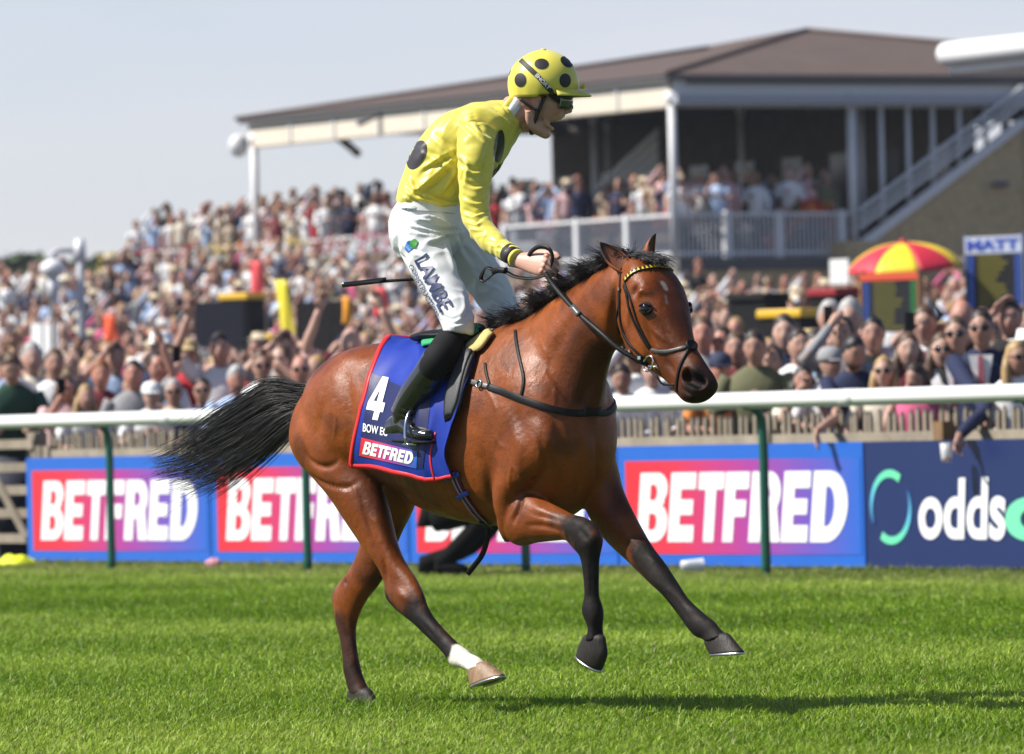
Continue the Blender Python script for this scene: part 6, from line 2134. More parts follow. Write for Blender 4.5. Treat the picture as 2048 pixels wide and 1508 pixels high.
def banner(label, u0, v0, u1, v1, q, color, cat='banner', lean=0.0):
    c, w, z0, z1 = quad_on(u0, v0, u1, v1, q)
    gz = bankp(c); b = A(c[0], c[1], gz); o = root('banner', b); tag(o, label, cat, 'betting ring banners')
    MB().tube([b, A(c[0], c[1], z1 + .05) + FS * lean], .022, 8).build('pole', steel_d, o)
    wd = w / max(abs(FS[0]), .3); Gd = np.zeros((10, 8, 3))
    for i in range(10):
        for j in range(8):
            s_ = j / 7 - .5; t = i / 9
            Gd[i, j] = A(c[0], c[1], z1 + (z0 - z1) * t) + FS * (s_ * wd + lean * (1 - t)) + FC * (.04 + .03 * math.sin(s_ * 6 + t * 3))
    V, F = thick_sheet(Gd, .006)
    MB().add(V, F).build('cloth', mat('cloth_%d_%d' % (u0, v0), color, .6), o)
banner('red banner above the crowd, left of the yellow banner', 502, 522, 528, 602, 30, (.62, .06, .07))
banner('tall yellow banner leaning between the two dark boards', 565, 560, 592, 682, 25, (.75, .62, .03), lean=-.12)
banner('red banner left of the white breeches', 748, 575, 776, 634, 26, (.6, .05, .06))
banner('narrow orange banner beside the dark mesh board', 686, 593, 704, 648, 24, (.8, .33, .02))
banner('small orange red banner right of the lamp post', 208, 630, 234, 686, 27, (.8, .10, .03))
# yellow-topped boxes
def topped_box(label, u0, v0, u1, v1, q, top):
    c, w, z0, z1 = quad_on(u0, v0, u1, v1, q); gz = bankp(c)
    o = root('bookmaker_box', A(c[0], c[1], gz)); tag(o, label, 'box', 'bookmaker boxes')
    wd = w / max(abs(FS[0]), .3)
    MB().obox(A(c[0], c[1], (gz + z1 - .09) / 2), FS * wd / 2, FC * .22, A(0, 0, (z1 - .09 - gz) / 2)).build('box', black_box, o, smooth=False, bevel=.02)
    MB().obox(A(c[0], c[1], z1 - .04), FS * (wd / 2 + .02), FC * .25, A(0, 0, .05)).build('lid', top, o, smooth=False, bevel=.02)
yl = mat('lid_yellow', (.75, .45, .02), .45)
topped_box('black bookmaker box with yellow lid right of the horse head', 1540, 620, 1622, 665, 17, yl)
topped_box('tall black bookmaker box left of the yellow lidded box', 1482, 588, 1552, 665, 18.5, black_box)
topped_box('black box with yellow lid left of the yellow banner', 455, 588, 512, 640, 27, yl)
topped_box('small yellow lidded box below the yellow banner', 535, 668, 562, 700, 22, yl)
topped_box('dark red draped bookmaker stand beside the white placard', 1640, 578, 1692, 650, 20, mat('drape_red', (.28, .012, .02), .7))
# white placards
signboard('placard', 'white placard held above the crowd left of the umbrella', 1660, 518, 1696, 568, 28, mat('placard_white', (.78, .78, .77), .6), 'placard')
signboard('placard', 'pair of white panels, the left one, on a dark post', 63, 647, 85, 718, 20, mat('placard_white'), 'placard')
signboard('placard', 'pair of white panels, the right one, on a dark post', 88, 647, 114, 718, 20, mat('placard_white'), 'placard')
# odds boards with lit rows
led_bg = mat('led_background', (.008, .008, .010), .4)
led_y = mat('led_yellow', (.20, .18, .015), .5, emit=.12); led_b = mat('led_blue', (.03, .10, .5), .5, emit=.35); led_g = mat('led_green', (.02, .3, .06), .5, emit=.3)
def odds(label, u0, v0, u1, v1, q, head_m, title, title_m, frame_m, green):
    o, ctr, wd, z0, z1 = signboard('lit_odds_board', label, u0, v0, u1, v1, q, led_bg, 'odds board', .08, True, frame_m)
    h = z1 - z0; hz = h * (.24 if title else .13)
    MB().obox(ctr + A(0, 0, h / 2 - hz / 2) + FC * .045, FS * (wd / 2), FC * .01, A(0, 0, hz / 2)).build('header', head_m, o, smooth=False)
    if title:
        V, F = text_shape(title, .05)
        W = np.array([ctr + FS * (-(.5 - v[0]) * wd * .92) * 1.0 + A(0, 0, h / 2 - hz * .83 + v[1] * hz * .66) + FC * .062 for v in V])
        MB().add(W, F).build('header_lettering', title_m, o, smooth=False)
    rr = random.Random(u0)
    for r in range(9):
        zz = h / 2 - hz - (h - hz) * (r + .7) / 9.6
        x = -.30 * wd
        ln = rr.uniform(.3, .52) * wd
        for (a0, a1, m_) in ((-.46, -.36, led_b), (-.28, -.28 + ln / wd, led_y), (.36, .46, led_g if green else led_b)):
            n_ch = max(1, int((a1 - a0) / .05))
            for k in range(n_ch):
                cx = (a0 + (a1 - a0) * (k + .5) / n_ch) * wd
                MB().obox(ctr + FS * cx + A(0, 0, zz) + FC * .043, FS * (wd * (a1 - a0) / n_ch * .27), FC * .004, A(0, 0, h * .021)).build('lit_character', m_, o, smooth=False)
odds('lit odds board with blue lettered header at the right edge', 1938, 472, 2046, 616, 22, mat('header_pale', (.42, .47, .58), .5), 'MATT', mat('header_blue', (.015, .05, .35), .5), mat('frame_blue', (.12, .16, .28), .5), False)
odds('lit odds board with orange red header below the umbrella', 1728, 545, 1838, 664, 19, mat('header_red', (.62, .08, .03), .5), None, None, mat('frame_orange', (.30, .14, .05), .5), True)
# umbrella
pu = ground_pt(1850, 600, 21)
um = root('umbrella', pu); tag(um, 'red and yellow bookmaker umbrella above the odds boards', 'umbrella')
uc, uw, uz0, uz1 = quad_on(1692, 482, 1918, 574, 21)
ctop = A(uc[0], uc[1], uz1); R_ = uw / 2 * 1.06; tilt_ax = unit(A(-.05, -.12, 1))
e1 = unit(np.cross(tilt_ax, A(0, 1, 0))); e2 = np.cross(tilt_ax, e1)
ux = [mat('umb_red', (.55, .02, .045), .55), mat('umb_yellow', (.85, .60, .02), .55)]
cu = A(uc[0], uc[1], uz1) + A(0, 0, -.02)
for g in range(8):
    Gd = np.zeros((9, 9, 3))
    for i in range(9):
        t = i / 8
        for j in range(9):
            a = 2 * math.pi * (g + j / 8) / 8 + .2
            sc = 1 - .05 * math.sin(math.pi * j / 8) * t
            Gd[i, j] = cu + (e1 * math.cos(a) + e2 * math.sin(a)) * R_ * math.sin(t * 1.15) / math.sin(1.15) * sc + tilt_ax * (-(1 - math.cos(t * 1.25)) * R_ * .62)
    V, F = thick_sheet(Gd, .004)
    MB().add(V, F).build('canopy_gore', ux[g % 2], um)
MB().tube([pu, A(uc[0], uc[1], uz1)], .022, 8).build('pole', greyw, um)
MB().ball(cu + tilt_ax * .01, .04, None, 8, 6).build('finial', ux[0], um)
# lamp post with hooded lamp
pl = ground_pt(163, 720, 24)
lp = root('lamp_post', pl); tag(lp, 'pale grey lamp post with white hooded lamp on a curved arm', 'lamp post')
lampm = mat('lamp_grey', (.46, .46, .50), .5); lampw = mat('lamp_white', (.72, .72, .74), .4)
def lpz(v): return zat(v, pl)
def lx(u): return A((u - 163) * pl[1] / F_PX, 0, 0)
MB().tube([pl, pl * A(1, 1, 0) + A(0, 0, lpz(600)), pl * A(1, 1, 0) + A(0, 0, lpz(480))], [.085, .07, .06], 12).build('post', lampm, lp)
MB().tube([pl * A(1, 1, 0) + A(0, 0, lpz(520)), pl * A(1, 1, 0) + A(0, 0, lpz(478))], [.10, .075], 12).build('collar', lampw, lp)
b0 = pl * A(1, 1, 0)
MB().tube(spline([b0 + lx(150) + A(0, 0, lpz(500)), b0 + lx(125) + A(0, 0, lpz(499)), b0 + lx(111) + A(0, 0, lpz(505)), b0 + lx(106) + A(0, 0, lpz(522))], 14), .05, 10).build('arm', lampm, lp)
MB().loft([[b0 + lx(108) + A(0, 0, lpz(v)) + r * A(math.cos(a), math.sin(a), 0) for a in np.linspace(0, 2 * math.pi, 20, endpoint=False)] for v, r in ((516, .03), (520, .12), (527, .19), (537, .205), (546, .18), (552, .10))]).build('hood', lampw, lp)
MB().tube([b0 + lx(107) + A(0, 0, lpz(552)), b0 + lx(107) + A(0, 0, lpz(597))], .085, 12).build('lamp_glass', lampw, lp)
dp = ground_pt(104, 700, 20)
dpo = root('sign_post', dp); tag(dpo, 'dark post carrying the pair of white panels', 'post')
MB().tube([dp, A(dp[0], dp[1], zat(600, dp))], .035, 8).build('post', steel_d, dpo)
# litter by the boards
lit1 = plan(32, 1120, .35); v0 = root('safety_vest', lit1); tag(v0, 'crumpled fluorescent yellow vest on the grass at the far left', 'vest')
r3 = np.random.default_rng(3)
V, F = ball(lit1 + A(0, 0, .03), (.16, .12, .07), 22, 14)
V = V + .03 * np.stack([vnoise(V, 14, k) for k in (1.0, 2.0, 3.0)], 1)
V[:, 2] = np.maximum(V[:, 2], .0)
MB().add(V, F).build('crumpled_cloth', mat('hi_vis', (.75, .85, .02), .6), v0)
lit2 = plan(424, 1126, .45); p2_ = root('paper_rosette', lit2); tag(p2_, 'small crumpled pink paper on the grass below the second board', 'paper')
V, F = ball(lit2 + A(0, 0, .045), (.055, .05, .04), 16, 10); V = V + .02 * np.stack([vnoise(V, 40, k) for k in (1.0, 2.0, 3.0)], 1)
MB().add(V, F).build('paper', mat('pink_paper', (.75, .35, .38), .7), p2_)
lit3 = plan(1382, 1135, .3); c3 = root('plastic_cup', lit3); tag(c3, 'clear plastic cup lying on the grass beneath the large board', 'cup')
cupm = mat('clear_plastic', (.8, .82, .82), .25, .5, alpha=.6)
cx = unit(A(1, .3, 0)); c0_ = lit3 + A(0, 0, .065) - cx * .08
MB().loft([[c0_ + cx * s + r * (math.cos(a) * A(0, 0, 1) + math.sin(a) * np.cross(cx, A(0, 0, 1))) for a in np.linspace(0, 2 * math.pi, 16, endpoint=False)] for s, r in ((0, .034), (.05, .038), (.11, .043), (.15, .046), (.155, .049), (.158, .045), (.15, .043), (.02, .031))]).build('cup', cupm, c3)

# ================================================================== PEOPLE
SKINS = [(.46, .275, .21), (.41, .23, .17), (.50, .32, .25), (.46, .22, .16), (.22, .115, .075), (.43, .26, .195)]
HAIRS = {'dark brown': (.028, .017, .011), 'brown': (.085, .048, .025), 'blonde': (.36, .235, .10), 'grey': (.36, .35, .34), 'black': (.010, .009, .009), 'ginger': (.22, .075, .022)}
TOPS = {'white': (.74, .74, .74), 'pale pink': (.62, .40, .40), 'pale blue': (.36, .47, .66), 'navy': (.018, .024, .062), 'black': (.014, .014, .016), 'beige': (.50, .40, .29), 'red': (.42, .028, .04),
        'grey': (.27, .27, .28), 'cream': (.66, .60, .48), 'bright pink': (.62, .12, .24), 'olive': (.13, .13, .07), 'lilac': (.42, .36, .52), 'dark green': (.02, .06, .04), 'orange': (.62, .22, .05), 'maroon': (.14, .02, .03)}
def skin_m(k): return mat('skin_%d' % k, SKINS[k], .5, .4, var=.08, vscale=12)
def top_m(n): return mat('top_' + n.replace(' ', '_'), TOPS[n], .8, .25, var=.10, vscale=7, bump=.35, bscale=9, bdist=.03)
def hair_mm(n): return mat('hair_' + n.replace(' ', '_'), HAIRS[n], .5, .45, var=.3, vscale=22, bump=.4, bscale=50, stretch=(1, 1, .25))
trous = [mat('trousers_navy', (.02, .024, .045), .8), mat('trousers_stone', (.3, .26, .2), .8), mat('trousers_black', (.012, .012, .013), .8)]
shade = mat('sunglass_lens', (.006, .006, .007), .1, .6)

ARMS = {  # elbow, wrist for the right side (y negative mirrored)
    'down': ((-.02, .25, 1.13), (.07, .25, .90)), 'rail': ((.16, .27, 1.13), (.42, .17, 1.12)), 'up': ((.10, .31, 1.62), (.14, .24, 1.90)), 'phone': ((.26, .20, 1.27), (.36, .05, 1.56)),
    'over': ((.46, .20, 1.17), (.68, .21, .97)), 'chest': ((.10, .27, 1.17), (.28, .06, 1.25)), 'wave': ((.18, .33, 1.50), (.30, .36, 1.78)), 'brow': ((.2, .30, 1.45), (.14, .10, 1.68))}

def head_geo(res, lon):
    V = []; F = []
    dirs = []
    for i in range(res + 1):
        th_ = math.pi * i / res
        for j in range(lon):
            ph = 2 * math.pi * j / lon
            dirs.append((math.sin(th_) * math.cos(ph), math.sin(th_) * math.sin(ph), math.cos(th_)))
    d = np.array(dirs)
    g = lambda cx, cy, cz, s: np.exp(-((d[:, 0] - cx) ** 2 + (d[:, 1] - cy) ** 2 + (d[:, 2] - cz) ** 2) / s ** 2)
    P = d * A(.096, .076, .122)
    lowf = np.clip(-d[:, 2], 0, 1)
    P[:, 1] *= 1 - .22 * lowf
    P[:, 0] += np.where(d[:, 0] < 0, .035 * lowf, .008 * lowf)
    bump = .024 * g(1, 0, -.12, .16) + .012 * g(1, 0, .05, .14) - .012 * g(.88, .36, .1, .2) - .012 * g(.88, -.36, .1, .2) + .006 * g(.85, .42, .3, .22) + .006 * g(.85, -.42, .3, .22) \
        + .006 * g(.8, .5, -.15, .25) + .006 * g(.8, -.5, -.15, .25) + .008 * g(.9, 0, -.5, .14) - .004 * g(.9, 0, -.4, .08) + .010 * g(.7, 0, -.78, .22) + .014 * g(0, 1, -.02, .13) + .014 * g(0, -1, -.02, .13)
    P += d * bump[:, None]
    i_ = np.arange((res + 1) * lon).reshape(res + 1, lon)
    F = np.stack([i_[:-1], i_[1:], np.roll(i_[1:], -1, 1), np.roll(i_[:-1], -1, 1)], -1).reshape(-1, 4)
    eyes = np.maximum(g(.88, .36, .1, .13), g(.88, -.36, .1, .13)); lips = g(.9, 0, -.46, .14); brow = np.maximum(g(.84, .42, .27, .13), g(.84, -.42, .27, .13)); cheek = np.maximum(g(.75, .55, -.15, .3), g(.75, -.55, -.15, .3))
    return P, F, d, eyes, lips, brow, cheek

def hand_geo(mb, wrist, direction, pal_n, scale=1.0, curl=.6, mi=0):
    """palm, four fingers of different length and a thumb"""
    d = unit(direction); n = unit(pal_n - (pal_n @ d) * d); s = np.cross(d, n)
    an = np.arange(10) * 2 * math.pi / 10
    mb.loft([wrist + d * t * scale + scale * ((a * np.cos(an))[:, None] * s + (b * np.sin(an))[:, None] * n) for t, a, b in ((-.02, .026, .02), (.02, .032, .018), (.06, .04, .016), (.09, .038, .013))], mi)
    for k, (o, l) in enumerate(((-.028, .070), (-.009, .080), (.010, .074), (.028, .058))):
        b = wrist + (d * .085 + s * o) * scale
        p1 = b + d * l * .45 * scale; dd = unit(d * (1 - curl) + n * curl); p2 = p1 + dd * l * .35 * scale; d3 = unit(d * (1 - 1.6 * curl) + n * curl * 1.4); p3 = p2 + d3 * l * .28 * scale
        mb.tube([b, p1, p2, p3], np.array([.0095, .009, .0085, .006]) * scale, 6, mi)
    b = wrist + (d * .02 - s * .028) * scale
    mb.tube([b, b + (d * .03 - s * .022 + n * .01) * scale, b + (d * .062 - s * .022 + n * .024) * scale], np.array([.013, .011, .007]) * scale, 6, mi)

def build_person(p, yaw, height, skin, hair, top, label, group=None, arms=('rail', 'rail'), style='short', glasses=False, hat=None, sleeves='short', extra=None, lean=.08, bottom=0, hyaw=0.0, hpitch=0.0, mouth=0.0, wide=1.1, reach=None):
    sc = height / 1.75
    cy, sy = math.cos(yaw), math.sin(yaw)
    def W(v):
        v = np.atleast_2d(np.asarray(v, float)) * sc
        out = np.stack([v[:, 0] * cy - v[:, 1] * sy, v[:, 0] * sy + v[:, 1] * cy, v[:, 2]], 1) + p
        return out if len(out) > 1 else out[0]
    o = root('person', p); tag(o, label, 'person', group)
    o['group'] = group or 'spectators at the fence'
    lz = lambda z: lean * max(0, z - .9)          # leaning forward over the fence
    # body
    hc = A(lz(1.62) + .03, 0, 1.625)
    P, F, d, eyes, lips, brow, cheek = head_geo(20, 26)
    P = P * 1.09
    chy, shy = math.cos(hyaw), math.sin(hyaw); chp, shp = math.cos(hpitch), math.sin(hpitch)
    def HR(v):
        v = np.atleast_2d(np.asarray(v, float))
        x, z = v[:, 0] * chp + v[:, 2] * shp, -v[:, 0] * shp + v[:, 2] * chp
        return np.stack([x * chy - v[:, 1] * shy, x * shy + v[:, 1] * chy, z], 1)
    body = MB(); cols = []
    sk_c = A(*SKINS[skin])
    hair_c = A(*HAIRS[hair])
    hcol = np.repeat(sk_c[None], len(P), 0)
    def bl(c, w): 
        nonlocal hcol
        w = np.clip(w, 0, 1)[:, None]; hcol = hcol * (1 - w) + c * w
    bl(sk_c * A(1.1, .7, .65), cheek * .5); bl(A(.02, .015, .013), eyes ** 2 * .9); bl(sk_c * A(.75, .35, .35), lips * .9); bl(hair_c, brow * .7)
    if style == 'beard':
        bl(hair_c, .85 * sstep(.0, .3, -d[:, 2] - .32) * (d[:, 0] > -.2))
    if mouth:
        gm_ = np.exp(-((d[:, 0] - .86) ** 2 + d[:, 1] ** 2 + (d[:, 2] + .5) ** 2) / .13 ** 2); bl(A(.05, .012, .012), gm_ * 1.3 * mouth); P = P - A(1, 0, 0) * (gm_ * .012 * mouth)[:, None]
    body.add(W(HR(P) + hc), F); cols.append(hcol)
    def add_skin(fn):
        n0 = body.n; fn(); cols.append(np.repeat(sk_c[None], body.n - n0, 0))
    an = np.arange(12) * 2 * math.pi / 12
    def neck():
        body.loft([W(np.stack([r * np.cos(an) + x, r * np.sin(an), np.full(12, z)], 1)) for x, z, r in ((lz(1.4), 1.40, .075), (lz(1.46) + .005, 1.46, .058), (lz(1.52) + .02, 1.53, .055), (lz(1.58) + .03, 1.585, .055))])
    add_skin(neck)
    def tors(g):
        return [W(np.stack([lz(z) + x + (a + g) * np.cos(an), (b + g) * np.sin(an) * wide, np.full(12, z)], 1)) for x, z, a, b in ((0, .02, .09, .13), (0, .5, .10, .15), (0, .88, .12, .172), (0, 1.0, .115, .165), (0, 1.15, .118, .17), (.01, 1.30, .125, .19), (0, 1.405, .105, .18), (-.005, 1.455, .078, .125), (0, 1.495, .056, .07))]
    add_skin(lambda: body.loft(tors(-.012)))
    pts_arm = []
    for sgn, pose in ((-1, arms[0]), (1, arms[1])):
        e, w_ = ARMS[pose]
        S_ = A(lz(1.4), sgn * .185 * wide, 1.41); E_ = A(e[0] + lz(e[2]), sgn * e[1] * wide, e[2]); Wr = A(w_[0] + lz(w_[2]) * .6, sgn * w_[1], w_[2])
        if reach and sgn in reach:
            inv = lambda w3: (lambda d_: A(d_[0] * cy + d_[1] * sy, -d_[0] * sy + d_[1] * cy, d_[2]) / sc)(np.asarray(w3) - p)
            E_, Wr = inv(reach[sgn][0]), inv(reach[sgn][1])
        pts = W(spline([S_, (S_ + E_) / 2 + A(-.01, sgn * .012, 0), E_, (E_ + Wr) / 2, Wr], 13)); pts_arm.append((pts, S_, E_, Wr))
        rad = np.interp(np.linspace(0, 1, 13), [0, .2, .5, .65, 1], [.052, .05, .04, .041, .027]) * sc
        add_skin(lambda: body.tube(pts, rad, 9))
        dr = W(Wr) - W((E_ + Wr) / 2)
        if reach and sgn in reach: dr = unit(dr) + A(0, 0, -1.2)
        pn = W(A(0, -sgn, 0)) - W(A(0, 0, 0)) if pose in ('phone', 'chest') else (W(A(.6, 0, -.8)) - W(A(0, 0, 0)))
        add_skin(lambda: hand_geo(body, W(Wr), dr, pn, sc, .75 if pose in ('rail', 'phone') else .35))
    me = body.mesh('body', [mat('crowd_skin', vcol=True, rough=.5, spec=.4, var=.06, vscale=14)], True, p, np.concatenate(cols))
    link('body', me, o)
    # clothing
    cl = MB(); tr_ = tors(.004)
    cl.loft(tr_[2:])
    for (pts, S_, E_, Wr), sgn in zip(pts_arm, (-1, 1)):
        n = {'none': 0, 'short': 6, 'long': 13}[sleeves]
        if n:
            rad = np.interp(np.linspace(0, 1, 13), [0, .2, .5, .65, 1], [.064, .062, .052, .05, .036])[:n] * sc
            cl.tube(pts[:n], rad, 10)
    cl.build('clothing', top_m(top), o)
    lg = MB(); lg.loft(tr_[:3]); lg.build('trousers', trous[bottom], o)
    hm_ = hair_mm(hair)
    if style != 'bald' and hat != 'cap':
        Ph, Fh, dh, *_ = head_geo(14, 20); Ph = Ph * 1.09
        cover = sstep(.18, .42, dh[:, 2] + .55 * np.clip(-dh[:, 0], -1, 1) + .18 * np.abs(dh[:, 1]))
        if style in ('long', 'ponytail'): cover = np.maximum(cover, sstep(.25, .05, dh[:, 0]) * sstep(-.75, -.4, dh[:, 2]))
        nz_ = np.array([mnoise.noise(Vector(v * (9 if style == 'curly' else 5)) + Vector((skin, height * 9, yaw))) for v in dh])
        rr = .92 + cover * (.17 + (.10 if style == 'curly' else .05) * nz_ + (.05 if style == 'curly' else 0) + .03 * np.clip(dh[:, 2], 0, 1))
        hb_ = MB().add(W(HR(Ph * rr[:, None]) + hc), Fh)
        if style == 'long':
            for sgn in (-1, 1):
                hb_.tube(W(HR(np.array([A(-.01, .075 * sgn, .02), A(-.01, .09 * sgn, -.08), A(.01, .10 * sgn, -.20), A(.03, .10 * sgn, -.30)])) + hc), np.array([.03, .04, .042, .02]) * sc, 9)
            hb_.tube(W(HR(np.array([A(-.07, 0, .0), A(-.09, 0, -.10), A(-.10, 0, -.22), A(-.09, 0, -.34)])) + hc), np.array([.06, .075, .08, .04]) * sc, 10)
        if style == 'ponytail':
            hb_.tube(W(HR(np.array([A(-.09, 0, .05), A(-.14, 0, .03), A(-.16, 0, -.08), A(-.13, 0, -.22)])) + hc), np.array([.02, .035, .035, .012]) * sc, 9)
        hb_.build('hair', hm_, o)
    if glasses:
        gl = MB()
        for sgn in (-1, 1):
            gl.ball(W(HR(A(.097, .036 * sgn, .014)) + hc), (.016 * sc, .03 * sc, .022 * sc), None, 12, 8, rot=np.array([[math.cos(yaw + hyaw + sgn * .35), -math.sin(yaw + hyaw + sgn * .35), 0], [math.sin(yaw + hyaw + sgn * .35), math.cos(yaw + hyaw + sgn * .35), 0], [0, 0, 1]]))
            gl.tube(W(HR(np.array([A(.076, .068 * sgn, .02), A(.0, .088 * sgn, .02)])) + hc), .004 * sc, 6)
        gl.tube(W(HR(np.array([A(.111, .02, .018), A(.113, 0, .022), A(.111, -.02, .018)])) + hc), .004 * sc, 6)
        gl.build('sunglasses', shade, o)
    if hat:
        hmats = {'cap': mat('hat_' + str(extra or 'grey'), TOPS[extra or 'grey'], .8), 'straw': mat('hat_straw', (.55, .42, .22), .8), 'white': mat('hat_white', (.72, .72, .72), .8)}
        m_ = hmats[hat if hat in hmats else 'straw']
        ha = MB()
        if hat == 'cap':
            ha.loft([W(HR(np.stack([r * 1.12 * np.cos(an) - .004, r * .92 * np.sin(an), np.full(12, z)], 1)) + hc) for z, r in ((.02, .108), (.05, .11), (.09, .104), (.123, .082), (.142, .044), (.147, .01))])
            Gp = np.array([[HR(A(.095 + .085 * t * math.cos(b), .085 * math.sin(b) * 1.0, .035 - .012 * t))[0] + hc for b in np.linspace(-1.1, 1.1, 9)] for t in np.linspace(0, 1, 4)])
            V, F2 = thick_sheet(np.array([[W(x) for x in row] for row in Gp]), .005)
            ha.add(V, F2)
        else:
            ha.loft([W(HR(np.stack([r * np.cos(an), r * .92 * np.sin(an), np.full(12, z)], 1)) + hc) for z, r in ((.055, .19), (.062, .19), (.066, .105), (.12, .1), (.15, .085), (.156, .03))])
        ha.build('hat', m_, o)
    return o, W, pts_arm, hc

def horse_yaw(p):
    d = (HO + HF * .8) - p
    return math.atan2(d[1], d[0])
def stand_at(u, v, q):
    """where a spectator whose head centre is seen at (u,v) stands on line q, and how tall"""
    p = plan(u, v, q); gz = bankp(p)
    z = zat(v, p)
    return A(p[0], p[1], gz), (z - gz) / 1.625 * 1.75

